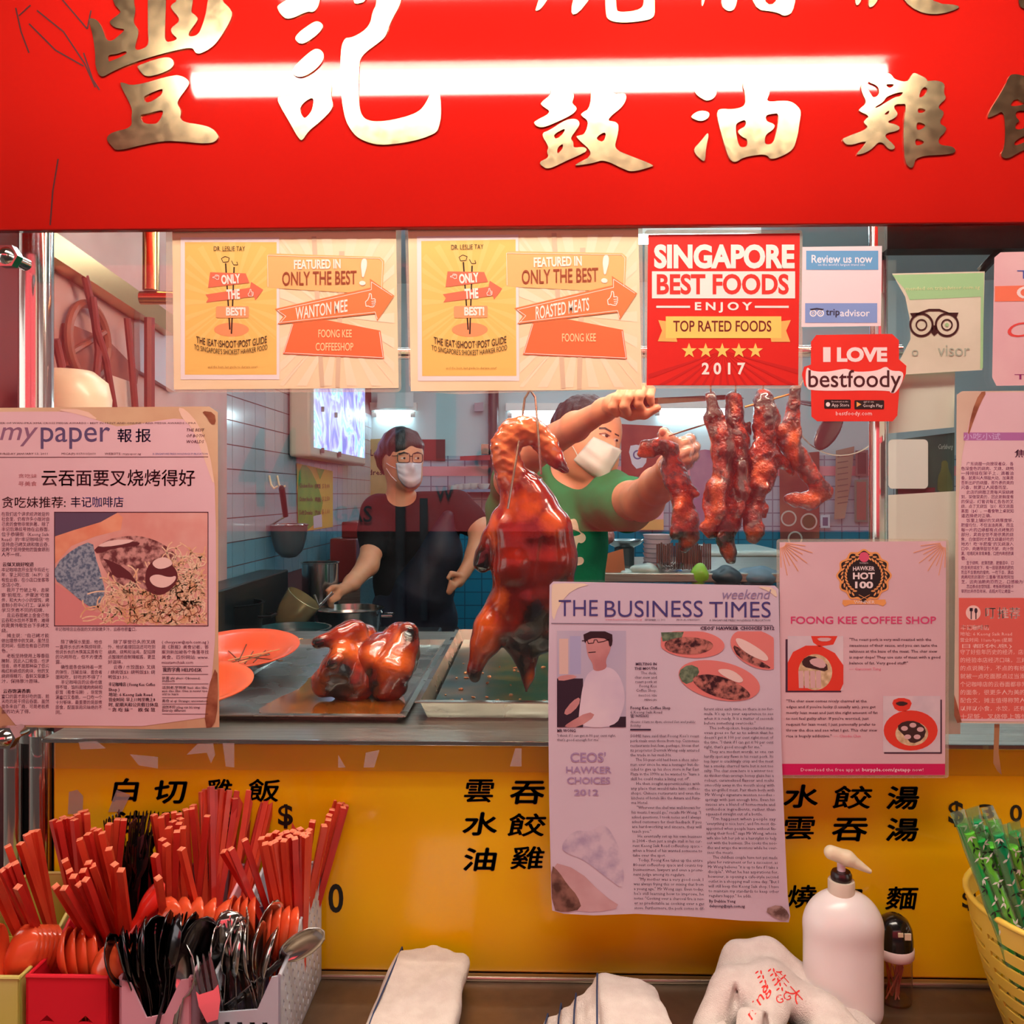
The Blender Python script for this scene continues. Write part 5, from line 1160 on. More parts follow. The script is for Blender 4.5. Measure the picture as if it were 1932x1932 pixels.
chopsticks([(-20,1625,60),(4,1640,78),(14,1595,95),(38,1590,98),(50,1573,100),(58,1568,92),(68,1566,104),(16,1632,70),(28,1627,108),(33,1672,100),(-8,1655,40),(-30,1640,30)], LB, 1765, 'orange-red chopstick standing in the lime green bin', 'chopsticks in the lime bin')
chopsticks([(100,1546,92),(112,1547,104),(124,1542,112),(134,1541,128),(145,1535,135),(152,1530,140),(160,1528,150),(164,1534,158),(118,1540,98),(140,1545,120),(150,1582,205),(165,1572,215),(176,1562,228),(184,1564,230),(206,1553,196),(222,1544,204),(234,1545,212),(192,1570,238),(104,1671,158),(120,1674,172),(122,1622,180),(130,1642,188),(138,1652,176),(149,1667,196),(156,1641,204),(161,1658,200),(166,1626,214),(174,1632,222),(216,1629,226),(205,1600,236),(228,1640,244)], RB, 1762, 'orange-red chopstick standing in the red bin', 'chopsticks in the red bin')
chopsticks([(290,1536,276),(304,1540,290),(312,1534,296),(328,1531,312),(338,1534,320),(350,1526,362),(362,1524,378),(364,1518,388),(306,1582,268),(314,1592,262),(292,1612,254),(298,1655,258),(334,1567,310),(338,1552,322),(340,1543,330),(342,1600,392),(345,1560,350),(318,1560,340),(326,1548,336)], PB, 1722, 'orange-red chopstick leaning in the pink basket beside the red bin', 'leaning chopsticks in the pink basket')
chopsticks([(381,1493,388),(388,1488,380),(398,1483,402),(411,1496,398),(404,1490,410),(423,1493,392),(432,1490,404),(438,1496,420),(447,1491,412),(461,1500,420),(470,1490,436),(475,1488,430),(485,1512,424),(492,1500,442),(501,1492,446),(508,1489,456),(515,1487,448),(518,1492,462),(514,1502,440),(391,1538,372),(498,1508,430),(458,1490,408),(443,1505,434),(417,1487,396)], PB, 1722, 'orange-red chopstick standing upright in the pink basket', 'upright chopsticks in the pink basket')
chopsticks([(421,1605,494),(435,1600,505),(461,1583,512),(493,1580,516),(500,1590,524),(510,1590,532),(506,1574,528),(518,1586,538),(526,1580,544),(532,1572,548),(540,1568,552),(546,1576,556),(552,1566,560),(560,1570,566),(566,1562,572),(570,1572,570),(576,1576,578),(583,1564,584),(520,1568,540),(556,1580,562),(536,1584,546),(580,1570,580)], WB, 1706, 'orange-red chopstick bundled in the white perforated basket', 'bundled chopsticks in the white basket')
chopsticks([(558,1490,548),(590,1548,580),(606,1498,594),(612,1556,592),(622,1536,598),(620,1545,602),(630,1484,606),(634,1508,608),(640,1503,606),(648,1504,610),(650,1512,606),(648,1522,606),(627,1526,600),(642,1514,604),(653,1518,610)], WB, 1690, 'orange-red chopstick fanned outward in the white perforated basket', 'fanned chopsticks in the white basket', yr=(1.06, 1.10), inset=.03)

# spoons and forks
def spoon_mesh(name, lb, w, dep, lh, wh, th, bend=0.0, neck=.006):
    """bowl up along +z, handle below; bowl hollow faces -y"""
    vs, fs = [], []
    N, K = 22, 9
    for i in range(N + 1):
        s = i / N
        z = -lh + s * (lh + lb)
        if z < 0:
            u = -z / lh; hw = neck * (1 - u) + wh * u if u < .9 else wh * (1 - (u - .9) * 3); dd = .0012
            y0 = -bend * math.sin(math.pi * u)
        else:
            u = z / lb; hw = max(neck * (1 - u), w * math.sqrt(max(0, 1 - ((u - .52) / .5) ** 2))) if u < .98 else w * .18; dd = dep * math.sin(math.pi * min(1, u * .96 + .04)) ** .7
            y0 = 0
        for k in range(K):
            a = -1 + 2 * k / (K - 1)
            vs.append((a * hw, y0 + dd * (1 - a * a), z))
    for i in range(N):
        for k in range(K - 1):
            a = i * K + k; fs.append((a, a + 1, a + K + 1, a + K))
    bm = bmesh.new(); me = mesh(name, vs, fs); bm.from_mesh(me)
    bmesh.ops.solidify(bm, geom=bm.faces[:], thickness=th)
    bm.to_mesh(me); bm.free()
    me.polygons.foreach_set('use_smooth', [True] * len(me.polygons))
    return me
def fork_mesh(name, lt, w, lh, wh, th):
    o = [(-w, 0), (-w * 1.05, lt * .3)]
    for i in range(4):
        x = -w + i * (2 * w / 3.6); o += [(x, lt * .95), (x + w * .08, lt), (x + w * .16, lt * .95)]
        if i < 3: o += [(x + w * .2, lt * .22), (x + w * .4, lt * .22)]
    o += [(w * 1.02, lt * .3), (w, 0), (w * .5, -lt * .35), (wh * .7, -lt * .7), (wh, -lh), (-wh, -lh), (-wh * .7, -lt * .7), (-w * .5, -lt * .35)]
    vs, fs = fill2d([o], th)
    me = mesh(name, [(x, .006 * math.sin(max(-1.2, min(1.6, y / lt * 1.6))) + z, y) for x, y, z in vs], fs)
    return me
M_SPOON = mat('orange_melamine', (238, 96, 52), .22, coat=.4, col2=(228, 80, 46), scale=12)
M_CUT = mat('cutlery_steel', (196, 194, 192), .14, 1.0)
M_CUTD = mat('dark_cutlery_steel', (84, 82, 86), .16, 1.0)
M_BLK = mat('black_plastic', (14, 13, 15), .22, coat=.5)
ME_SOUP = spoon_mesh('soup_spoon', .062, .0215, .015, .05, .007, .0018, neck=.009); ME_SOUP.materials.append(M_SPOON)
ME_SPN = spoon_mesh('table_spoon', .060, .0195, .009, .125, .0075, .0011, .006, .004); ME_SPN.materials.append(M_CUT)
ME_SPD = ME_SPN.copy(); ME_SPD.materials.clear(); ME_SPD.materials.append(M_CUTD)
ME_FRK = fork_mesh('table_fork', .05, .0125, .13, .007, .0014); ME_FRK.materials.append(M_CUT)
ME_FRD = ME_FRK.copy(); ME_FRD.materials.clear(); ME_FRD.materials.append(M_CUTD)
ME_FRB = fork_mesh('small_fork', .035, .008, .10, .004, .0014); ME_FRB.materials.append(M_BLK)
def place(name, me, px, py, Y, tilt, spin, lean, label, cat, group, B=None, sc=1.0):
    """me's origin at the pixel; tilt: degrees clockwise in the picture; spin about its own axis; lean toward the viewer."""
    o = bpy.data.objects.new(name, me); C.objects.link(o)
    o.location = P(px, py, Y)
    M = Matrix.Rotation(math.radians(tilt), 4, 'Y') @ Matrix.Rotation(math.radians(lean), 4, 'X') @ Matrix.Rotation(math.radians(spin), 4, 'Z')
    o.rotation_euler = M.to_euler(); o.scale = (sc,) * 3
    return tag(o, label, cat, group)
for i in range(6): place('soup_spoon', ME_SOUP, 22 + i * 11, 1848 - i * 1, .955 + .006 * i, 22, 158 - i * 3, -6 + i, 'orange soup spoon nested in the lime green bin', 'spoon', 'orange spoons in the lime bin')
place('soup_spoon', ME_SOUP, 6, 1850, .945, -4, 100, 0, 'orange soup spoon nested in the lime green bin', 'spoon', 'orange spoons in the lime bin')
for i in range(4): place('soup_spoon', ME_SOUP, 146 + i * 11, 1850, .965 + .004 * i, -8 + 3 * i, 100 + 10 * i, 4, 'orange soup spoon nested in the red bin', 'spoon', 'orange spoons in the red bin')
place('soup_spoon', ME_SOUP, 182, 1862, .945, 38, 170, 6, 'orange soup spoon nested in the red bin', 'spoon', 'orange spoons in the red bin')
for i in range(5): place('soup_spoon', ME_SOUP, 318 + i * 20, 1790, .985 + .003 * (i % 2), 8 + 4 * i, 150 - 12 * i, 4, 'orange soup spoon in the pink basket behind the metal cutlery', 'spoon', 'orange spoons in the pink basket')
for i in range(4): place('soup_spoon', ME_SOUP, 452 + i * 9, 1790 + i, 1.0, -6 + 3 * i, 96 + 4 * i, 2, 'orange soup spoon in the white basket beside the steel spoons', 'spoon', 'orange spoons in the white basket')
for i in range(4): place('soup_spoon', ME_SOUP, 514 + i * 9, 1808 + i, .99, 2 + 4 * i, 98 + 5 * i, 2, 'orange soup spoon in the white basket by its perforated side', 'spoon', 'orange spoons by the perforated side')
place('long_spoon', spoon_mesh('long_spoon', .05, .013, .006, .11, .004, .0014), 262, 1735, .985, 34, 150, -6, 'long red plastic spoon leaning across from the red bin', 'spoon', None).data.materials.append(mat('red_spoon', (226, 44, 30), .3, coat=.3))
sp = lambda px, py, Y, tilt, spin, lean, lab, me=ME_SPN, g='steel spoons in the white basket': place('table_spoon', me, px, py, Y, tilt, spin, lean, lab, 'spoon', g)
sp(352, 1828, .945, 24, 10, -6, 'dark hollow of a big steel spoon tilted over the pink basket', ME_SPD, None)
sp(340, 1884, .925, 4, -30, 0, 'steel spoon with coppery reflections in front of the dark tilted spoon', ME_SPN, None)
sp(456, 1810, .965, -18, 195, 4, 'polished back of a steel spoon lying over the others in the white basket', ME_SPN, None)
sp(500, 1795, .975, 12, 60, 0, 'steel spoon standing upright between the orange spoons', ME_SPN, None)
sp(530, 1815, .955, 52, 30, 0, 'steel spoon sticking out over the perforated side of the white basket', ME_SPN, None)
for px, py, Yd, tl, spn in ((476, 1850, .945, -6, 100), (488, 1840, .95, 4, 85), (468, 1830, .955, -10, 70), (446, 1845, .948, 6, 110), (430, 1838, .952, 10, 80), (500, 1850, .942, 14, 95), (415, 1850, .946, -4, 92)):
    sp(px, py, Yd, tl, spn, 0, 'steel spoon seen edge-on in the white basket', ME_SPN)
place('table_fork', ME_FRK, 396, 1892, .915, -18, 0, -8, 'steel fork with four broad tines in front of the pink basket', 'fork', None)
for px, py, Yd, tl in ((440, 1805, .96, 4), (452, 1815, .955, -6), (466, 1800, .962, 8)):
    place('table_fork', ME_FRK, px, py, Yd, tl, 90 + tl * 3, 0, 'steel fork among the spoons of the white basket', 'fork', 'steel forks in the white basket')
for i in range(15):
    me = (ME_SPD, ME_FRD)[i % 2]
    place(('table_spoon', 'table_fork')[i % 2], me, 236 + i * 7 + rnd.uniform(-3, 3), 1860 - i * 3 + rnd.uniform(-12, 8), .93 + .003 * (i % 6), -14 + i * 2.2, 60 + rnd.uniform(0, 70), rnd.uniform(-6, 6), ('dark steel spoon crowded in the pink basket', 'dark steel fork crowded in the pink basket')[i % 2], ('spoon', 'fork')[i % 2], 'dark cutlery in the pink basket')
for i in range(16):
    place('small_fork', ME_FRB, 204 + (i % 8) * 11 + rnd.uniform(-4, 4), 1600 + (i // 8) * 34 + rnd.uniform(-14, 10), 1.05 + .012 * (i % 4), rnd.uniform(-14, 14), rnd.uniform(0, 180), rnd.uniform(-6, 6), 'small black fork standing in the red bin behind the chopsticks', 'fork', 'small black forks in the red bin', sc=1.15)

# ------------------------------------------------------------------ towels
M_TERRY = mat('white_terry', (236, 226, 220), .95, col2=(226, 214, 208), scale=60, bump=.6, bump_scale=700, spec=.1)
M_BLUE = mat('blue_thread', (40, 56, 92), .8)
M_REDP = mat('red_towel_print', (224, 52, 44), .85)
def box_sdf(s, a, b, r):     # padded bar between two points, given as flat ellipsoid chain
    s.cap(a, r, b, r)
def towel_a():
    o = SDF(.0035, .012)
    y0, y1 = .80, 1.105
    for i, (dz, dx, w) in enumerate(((.012, -.006, .046), (.026, -.002, .046), (.040, .003, .045))):
        for k in range(5):
            x = -.132 + dx + (k - 2) * w / 2.4
            o.cap((x - .016, y0, SHELF + dz), .0115, (x, y1 - .006 * abs(k - 2) - .004 * i, SHELF + dz + .001), .0115)
    t = o.obj('folded_towel', M_TERRY, None, wob(.0014, 70, 3))
    tag(t, 'white folded towel lying straight against the yellow board', 'towel', 'white towels on the shelf')
    m = MB(); m.tube([(-.186, .83, SHELF + .05), (-.180, .96, SHELF + .052), (-.172, 1.06, SHELF + .053), (-.170, 1.10, SHELF + .050), (-.170, 1.112, SHELF + .034)], .0011, 6); m.obj('blue_hem', M_BLUE, t)
    return t
towel_a()
def towel_b():
    o = SDF(.0035, .008)
    for i in range(5):
        w = .010; x0 = .025 + i * .016
        h = .012 + .009 * i if i < 4 else .052
        o.cap((x0 - .012, .80, SHELF + .010), w, (x0, 1.0 + .006 * i, SHELF + .010), w)
        o.cap((x0 - .012, .80, SHELF + h), w, (x0, 1.0 + .006 * i, SHELF + h), w)
    for k in range(5):
        for z in (.012, .03, .048):
            o.cap((.09 + k * .013 + .014, .80, SHELF + z - .004 * (k > 3)), .0125, (.085 + k * .013, 1.03 - .004 * k, SHELF + z - .005 * (k > 3)), .0125)
    t = o.obj('folded_towel', M_TERRY, None, wob(.0016, 60, 8))
    tag(t, 'white towel with blue-edged fanned folds lying between the other two', 'towel', 'white towels on the shelf')
    for i, x in enumerate((.018, .034, .052, .078)):
        m = MB(); z = SHELF + .024 + .0095 * i + (.012 if i == 3 else 0)
        m.tube([(x - .014, .84, z + .002), (x - .004, .98, z + .002), (x, 1.012 + .005 * i, z - .004), (x + .001, 1.016 + .005 * i, z - .018)], .0011, 6); m.obj('blue_hem', M_BLUE, t)
    return t
towel_b()
def towel_c():
    o = SDF(.0035, .014)
    S0 = SHELF
    o.chain([((.235, 1.03, S0 + .03), .018), ((.255, 1.06, S0 + .062), .02), ((.29, 1.06, S0 + .066), .02), ((.335, 1.035, S0 + .04), .02), ((.39, .985, S0 + .016), .016)])
    o.chain([((.20, .97, S0 + .03), .02), ((.235, 1.0, S0 + .058), .022), ((.28, 1.01, S0 + .062), .024), ((.33, .985, S0 + .036), .024), ((.375, .94, S0 + .018), .018)])
    o.chain([((.19, .86, S0 + .02), .02), ((.20, .93, S0 + .03), .022), ((.23, .94, S0 + .05), .02)])
    o.chain([((.225, .84, S0 + .03), .018), ((.245, .93, S0 + .045), .02), ((.27, .97, S0 + .052), .02)])
    o.chain([((.26, .84, S0 + .02), .018), ((.29, .92, S0 + .036), .02), ((.33, .95, S0 + .03), .02), ((.395, .90, S0 + .02), .018)])
    o.cut((.224, .955, S0 + .068), (.006, .045, .018), rotm(0, 0, -20), .006)
    o.cut((.246, .90, S0 + .062), (.006, .05, .018), rotm(0, 0, -14), .006)
    t = o.obj('crumpled_towel', M_TERRY, None, wob(.0022, 55, 5))
    tag(t, 'crumpled white towel printed with a red wheat emblem and characters', 'towel', 'white towels on the shelf')
    bv = BVHTree.FromPolygons([v.co.copy() for v in t.data.vertices], [tuple(p.vertices) for p in t.data.polygons])
    pr = Print(1.0)
    rot = 52
    pr.text('ning', 1395, 1470, 1878, 1902, shear=.3, rot=-60); pr.text('牛大', 1450, 1525, 1850, 1872, rot=48)
    for sg_ in (-1, 1):
        for i in range(5):
            c = (1444 + sg_ * 12 + i * 4, 1832 + i * 9 - sg_ * 2)
            for d in (-1, 1): pr.disc((c[0] + d * 4, c[1]), 4.2, 1.7, 8, 60 * d + 20)
    pr.line([(1436, 1825), (1468, 1880), (1482, 1890)], 1.6); pr.line([(1458, 1822), (1472, 1880)], 1.6)
    pr.text('GG', 1464, 1492, 1874, 1890, rot=-20)
    vs = []
    for x, y in pr.v:
        d = (P(x, y, 1.0) - Vector((0, 0, CAMZ))).normalized()
        h = bv.ray_cast(Vector((0, 0, CAMZ)), d)
        vs.append(h[0] - d * .0008 + h[1] * .0003 if h[0] else Vector((0, 0, 0)))
    ok = [f for f in pr.f if all(vs[i].length > .1 for i in f) and max((vs[a] - vs[b]).length for a in f for b in f) < .03]
    link('red_print', mesh('red_print', vs, ok), M_REDP, t)
    return t
towel_c()

# ------------------------------------------------------------------ pump bottle, toothpick jar
def bottle():
    c = P(1597, 1890, 1.035); x, y = c.x - .006, 1.03
    o = empty('pump_bottle', (x, y, SHELF), 'white plastic soap bottle with a cream pump head beside the towels', 'bottle')
    s = SDF(.0028, .03)
    for sx in (-1, 1):
        for z0, z1, r in ((.024, .118, .0235),):
            s.cap((x + sx * .0225, y, SHELF + z0), r, (x + sx * .0225, y, SHELF + z1), r)
    s.cap((x, y, SHELF + .024), .0255, (x, y, SHELF + .122), .0255)
    s.ell((x, y, SHELF + .138), (.030, .022, .022))
    M_B = mat('bottle_white', (240, 234, 234), .32, coat=.2, sss=.08)
    s.obj('bottle_body', M_B, o)
    M_CR = mat('cream_plastic', (234, 222, 190), .35, coat=.2, sss=.1)
    m = MB(); m.lathe([(.0150, 0), (.0155, .002), (.0155, .022), (.0148, .024), (.010, .024)], 28, (x - .002, y, SHELF + .152)); smooth_by_angle(m.obj('neck_collar', mat('collar_plastic', (222, 208, 190), .4), o))
    m = MB(); m.lathe([(.0115, 0), (.0122, .002), (.0122, .008), (.0105, .0115), (.005, .012)], 24, (x - .002, y, SHELF + .175)); smooth_by_angle(m.obj('locking_ring', mat('ring_dark', (34, 14, 18), .3, coat=.3), o))
    m = MB(); m.lathe([(.0048, 0), (.0048, .016)], 16, (x - .002, y, SHELF + .185)); smooth_by_angle(m.obj('pump_stem', mat('stem_white', (236, 224, 236), .4), o))
    s = SDF(.0012, .004)
    s.chain([((x - .014, y, SHELF + .2085), .0085), ((x + .004, y - .003, SHELF + .203), .0088), ((x + .028, y - .009, SHELF + .1905), .0030)])
    s.obj('pump_head', M_CR, o)
bottle()
def jar():
    c = P(1684, 1850, 1.09); x, y = c.x, 1.085
    o = empty('toothpick_jar', (x, y, SHELF), 'clear toothpick jar with a black domed lid behind the soap bottle', 'jar')
    m = MB(); m.lathe([(.019, .001), (.021, .004), (.0215, .058), (.020, .062)], 28, (x, y, SHELF), cap=False); smooth_by_angle(m.obj('clear_body', pane_mat('clear_plastic', (236, 226, 222), 1.4), o))
    m = MB(); m.lathe([(.0205, .0005), (.0205, .003)], 24, (x, y, SHELF)); smooth_by_angle(m.obj('thick_base', pane_mat('clear_plastic', (236, 226, 222), 1.4), o))
    m = MB(); m.lathe([(.0222, .056), (.0235, .058), (.0235, .068), (.022, .070)], 28, (x, y, SHELF)); smooth_by_angle(m.obj('white_collar', mat('jar_white', (232, 222, 224), .4), o))
    m = MB(); m.lathe([(.0225, .069), (.0225, .078), (.021, .092), (.016, .102), (.009, .107), (.001, .109)], 28, (x, y, SHELF)); smooth_by_angle(m.obj('domed_lid', mat('jar_black', (16, 14, 16), .2, coat=.5), o))
    bx = SHELF + .090
    pr = MB(); pr.box((x + .004, y - .0212, bx - .004), (x + .012, y - .0195, bx + .004)); pr.box((x - .004, y - .0220, bx), (x + .002, y - .0205, bx + .005)); pr.obj('lid_label', mat('lid_label', (230, 220, 190), .5), o)
    M_TP = mat('toothpick_wood', (206, 130, 104), .6, col2=(190, 104, 88), scale=40)
    for i in range(13):
        a = rnd.uniform(0, 6.3); r = rnd.uniform(.002, .015)
        t = MB().tube([(x + r * math.cos(a), y + r * math.sin(a), SHELF + .004), (x + rnd.uniform(-.012, .012), y + rnd.uniform(-.012, .012), SHELF + rnd.uniform(.045, .053))], .0010, 6).obj('toothpick', M_TP)
        tag(t, 'reddish wooden toothpick standing in the clear jar', 'toothpick', 'toothpicks in the clear jar')
jar()

# ------------------------------------------------------------------ yellow basket of wrapped straws
def straw_basket():
    cx, cy = .640, .985
    o = empty('straw_basket', (cx, cy, SHELF), 'round yellow plastic basket with slotted sides holding the straws', 'basket')
    M_Y = mat('yellow_basket_plastic', (236, 200, 84), .38, col2=(226, 186, 66), scale=10, sss=.05)
    n, rows = 72, 26; z0, z1 = .002, .168
    R = lambda u: .082 + (.128 - .082) * u + .006 * math.sin(math.pi * u)
    vs = [(cx + R(j / rows) * math.cos(2 * math.pi * k / n), cy + R(j / rows) * math.sin(2 * math.pi * k / n), SHELF + z0 + (z1 - z0) * j / rows) for j in range(rows + 1) for k in range(n)]
    fs = []
    for j in range(rows):
        for k in range(n):
            if 2 <= j <= 21 and j % 3 == 0 and k % 6 not in (0,) : continue
            a, b = j * n + k, j * n + (k + 1) % n
            fs.append((a, b, b + n, a + n))
    me = mesh('slotted_wall', vs, fs); bm = bmesh.new(); bm.from_mesh(me); bmesh.ops.solidify(bm, geom=bm.faces[:], thickness=-.002); bm.to_mesh(me); bm.free()
    smooth_by_angle(link('slotted_wall', me, M_Y, o), 50)
    m = MB(); m.tube([(cx + .1285 * math.cos(2 * math.pi * k / 48), cy + .1285 * math.sin(2 * math.pi * k / 48), SHELF + z1) for k in range(49)], .0036, 10, caps=False); smooth_by_angle(m.obj('rolled_rim', M_Y, o))
    MB().lathe([(.080, .0005), (.080, .0035)], 40, (cx, cy, SHELF)).obj('base', M_Y, o)
    M_SL = pane_mat('straw_sleeve', (214, 246, 214), 1.6, .1, .10, (226, 236, 214))
    M_ST = [mat('green_straw', (10, 172, 70), .3, coat=.3), mat('light_green_straw', (104, 210, 60), .3, coat=.3), mat('teal_straw', (0, 160, 96), .3, coat=.3)]
    M_LF = mat('black_leaf_print', (18, 40, 28), .5); M_WL = mat('white_leaf_print', (226, 236, 226), .5)
    tops = [(1806, 1530), (1820, 1545), (1834, 1524), (1848, 1538), (1862, 1522), (1876, 1548), (1842, 1560), (1866, 1572), (1892, 1556), (1884, 1582), (1905, 1574), (1912, 1550), (1922, 1590), (1930, 1562), (1900, 1600), (1945, 1575), (1850, 1590), (1826, 1575), (1930, 1610), (1875, 1605)]
    for i, (px, py) in enumerate(tops):
        Yd = .95 + .012 * (i % 5) + (.02 if py < 1545 else 0)
        tp = P(px, py, Yd)
        bt_ = Vector((cx - .055 + (tp.x - .50) * .75, cy - .045 + .03 * (i % 4), SHELF + .006))
        d = (tp - bt_).normalized()
        w = empty('wrapped_straw', bt_, 'green drinking straw in a clear sleeve printed with bamboo leaves', 'straw', 'wrapped straws in the yellow basket')
        smooth_by_angle(MB().tube([bt_ + d * .004, tp - d * .016], .0058, 10).obj('straw', M_ST[i % 3], w))
        side = d.cross(Vector((0, -1, .2))).normalized()
        fr = side.cross(d).normalized()
        if fr.y > 0: fr = -fr
        L = (tp - bt_).length
        vs, fs = [], []
        N = 14
        for k in range(N + 1):
            u = k / N; c_ = bt_ + d * (L * u)
            rx = .0082 + .0008 * math.sin(k * 2.3 + i); ry = .0056 * (1 if .05 < u < .9 else .25)
            for a in range(10):
                t_ = 2 * math.pi * a / 10; vs.append(c_ + side * rx * math.cos(t_) + fr * ry * math.sin(t_))
        for k in range(N):
            for a in range(10): fs.append((k * 10 + a, k * 10 + (a + 1) % 10, (k + 1) * 10 + (a + 1) % 10, (k + 1) * 10 + a))
        link('sleeve', mesh('sleeve', vs, fs), M_SL, w, True)
        for nm, mm, q in (('black_leaf_print', M_LF, 0), ('white_leaf_print', M_WL, 1)):
            vs, fs = [], []
            for k in range(9):
                c_ = bt_ + d * (L * (.14 + .095 * k + .04 * q + rnd.uniform(-.01, .01))) + fr * .0064 + side * rnd.uniform(-.003, .003)
                for a in range(3):
                    an = rnd.uniform(0, 6.3); e = d * math.cos(an) + side * math.sin(an); f_ = d * -math.sin(an) + side * math.cos(an)
                    n0 = len(vs); vs += [c_, c_ + e * .003 + f_ * .0012, c_ + e * .0075, c_ + e * .003 - f_ * .0012]; fs.append((n0, n0 + 1, n0 + 2, n0 + 3))
            link(nm, mesh(nm, vs, fs), mm, w)
straw_basket()
# ================================================================== food and things on the counter behind the glass
M_TRAY = mat('tray_steel', (190, 186, 178), .22, 1.0, col2=(168, 164, 156), scale=12, rough2=.36)
def tray(name, label, xa, xb, ya, yb, hgt, t=.0016, flare=.010):
    o = empty(name, ((xa + xb) / 2, (ya + yb) / 2, DECK), label, 'tray')
    z = DECK + .0015
    inn = [(xa + flare, ya + flare, z), (xb - flare, ya + flare, z), (xb - flare, yb - flare, z), (xa + flare, yb - flare, z)]
    out = [(xa, ya, z + hgt), (xb, ya, z + hgt), (xb, yb, z + hgt), (xa, yb, z + hgt)]
    lip = [(xa - .008, ya - .008, z + hgt - .001), (xb + .008, ya - .008, z + hgt - .001), (xb + .008, yb + .008, z + hgt - .001), (xa - .008, yb + .008, z + hgt - .001)]
    me = mesh('pan', inn + out + lip, [(0, 1, 2, 3)] + [(i, (i + 1) % 4, 4 + (i + 1) % 4, 4 + i) for i in range(4)] + [(4 + i, 4 + (i + 1) % 4, 8 + (i + 1) % 4, 8 + i) for i in range(4)])
    bm = bmesh.new(); bm.from_mesh(me); bmesh.ops.recalc_face_normals(bm, faces=bm.faces[:]); bmesh.ops.solidify(bm, geom=bm.faces[:], thickness=t); bm.to_mesh(me); bm.free()
    link('pan', me, M_TRAY, o)
    return o
zt = DECK + .004
T1 = (PZ(330, 1358, zt).x, PZ(770, 1362, zt).x - .012, PZ(600, 1356, zt).y, PZ(600, 1212, zt).y)
tr1 = tray('steel_tray', 'shallow steel tray of brown sauce under the two roast chickens', *T1, .010)
T2 = (PZ(772, 1362, zt).x + .012, PZ(772, 1362, zt).x + .40, PZ(900, 1352, zt).y, PZ(900, 1208, zt).y)
tr2 = tray('steel_tray', 'deep steel tray of murky drippings under the hanging duck', *T2, .026)
def pool(name, pts, z, material, parent, k=2):
    vs, fs = fill2d([chaikin([(p.x, p.y) for p in pts], k)], .0016)
    return link(name, mesh(name, [(x, y, z + h) for x, y, h in vs], fs), material, parent)
M_SAUCE = mat('brown_sauce', (116, 56, 16), .12, col2=(150, 84, 26), scale=22, coat=1.0)
pool('sauce', [PZ(x, y, zt) for x, y in ((470, 1352), (520, 1320), (570, 1300), (590, 1270), (650, 1290), (700, 1300), (750, 1290), (768, 1330), (760, 1352), (620, 1354))], DECK + .0048, M_SAUCE, tr1)
M_DRIP = mat('greasy_drippings', (24, 46, 42), .28, col2=(92, 66, 30), scale=16, detail=5, coat=.25, lo=.45, hi=.7)
MB().box((T2[0] + .012, T2[2] + .012, DECK + .004), (T2[1] - .012, T2[3] - .012, DECK + .0075)).obj('drippings', M_DRIP, tr2)
M_BIT = mat('food_scrap', (206, 150, 104), .5, col2=(170, 100, 60), scale=80)
for i in range(34):
    p = PZ(rnd.uniform(800, 1030), rnd.uniform(1250, 1330), DECK + .0085)
    s = SDF(.0012, .002); a = rnd.uniform(0, 3.1); L = rnd.uniform(.001, .008)
    s.cap((p.x, p.y, p.z), rnd.uniform(.0012, .003), (p.x + L * math.cos(a), p.y + L * math.sin(a), p.z), rnd.uniform(.001, .002)); s.obj('food_scrap', M_BIT, tr2)

M_CHICK = masked(mat('chicken_skin', (168, 48, 10), .16, col2=(104, 18, 5), scale=30, detail=5, coat=.9, bump=.25, bump_scale=150, lo=.34, hi=.66), (('light', (214, 96, 28)), ('meat', (214, 158, 116)), ('dark', (18, 6, 4))))
M_DUCK = masked(mat('duck_skin', (150, 28, 6), .15, col2=(92, 10, 4), scale=17, detail=4, coat=.9, bump=.12, bump_scale=220, lo=.3, hi=.7), (('light', (206, 84, 20)), ('neck', (206, 116, 60)), ('dark', (30, 8, 4))))
def skin(parts_, name, label, cat, material, masks, h=.0024, k=.012, noise=None, group=None):
    s = SDF(h, k)
    for q in parts_: s.chain(q)
    me = s.mesh(name, noise)
    for n_, b_ in masks.items(): put_mask(me, n_, b_)
    return tag(link(name, me, material), label, cat, group)
def px_chain(lst, Y):
    """(x, y, radius in px, depth offset in m)"""
    return [(tuple(P(q[0], q[1], Y + (q[3] if len(q) > 3 else 0))), q[2] * Y / F) for q in lst]
def px_of(p):
    d = p.x * FW.x + p.y * FW.y
    return CX + F * (p.x * RT.x + p.y * RT.y) / d, CY - F * (p.z - CAMZ) / d
# roast chickens
YC = 1.325
c1 = skin([px_chain([(668, 1215, 36, .02), (672, 1255, 46, .0), (668, 1285, 44, -.01)], YC), px_chain([(655, 1190, 18, .02), (690, 1200, 20, .03), (712, 1240, 22, .03), (700, 1280, 24, .02)], YC),
              px_chain([(668, 1190, 24, 0), (640, 1198, 17, -.015), (622, 1206, 10, -.02), (603, 1212, 6.5, -.025), (598, 1214, 9, -.026)], YC),
              px_chain([(645, 1238, 24, -.03), (632, 1262, 26, -.035), (612, 1290, 22, -.03), (606, 1302, 12, -.03)], YC), px_chain([(640, 1242, 9, -.065), (628, 1252, 8, -.068), (622, 1256, 7, -.068)], YC)],
             'roast_chicken', 'glossy roast chicken with a charred leg bone sticking out sideways', 'roast chicken', M_CHICK, dict(dark=[(598, 1213, 12, 12), (640, 1292, 32, 24), (626, 1254, 12, 10), (652, 1268, 12, 20)], light=[(655, 1226, 34, 20), (612, 1288, 16, 20), (690, 1200, 16, 12)], meat=[]), noise=wob(.0016, 90, 1), group='roast chickens on the tray')
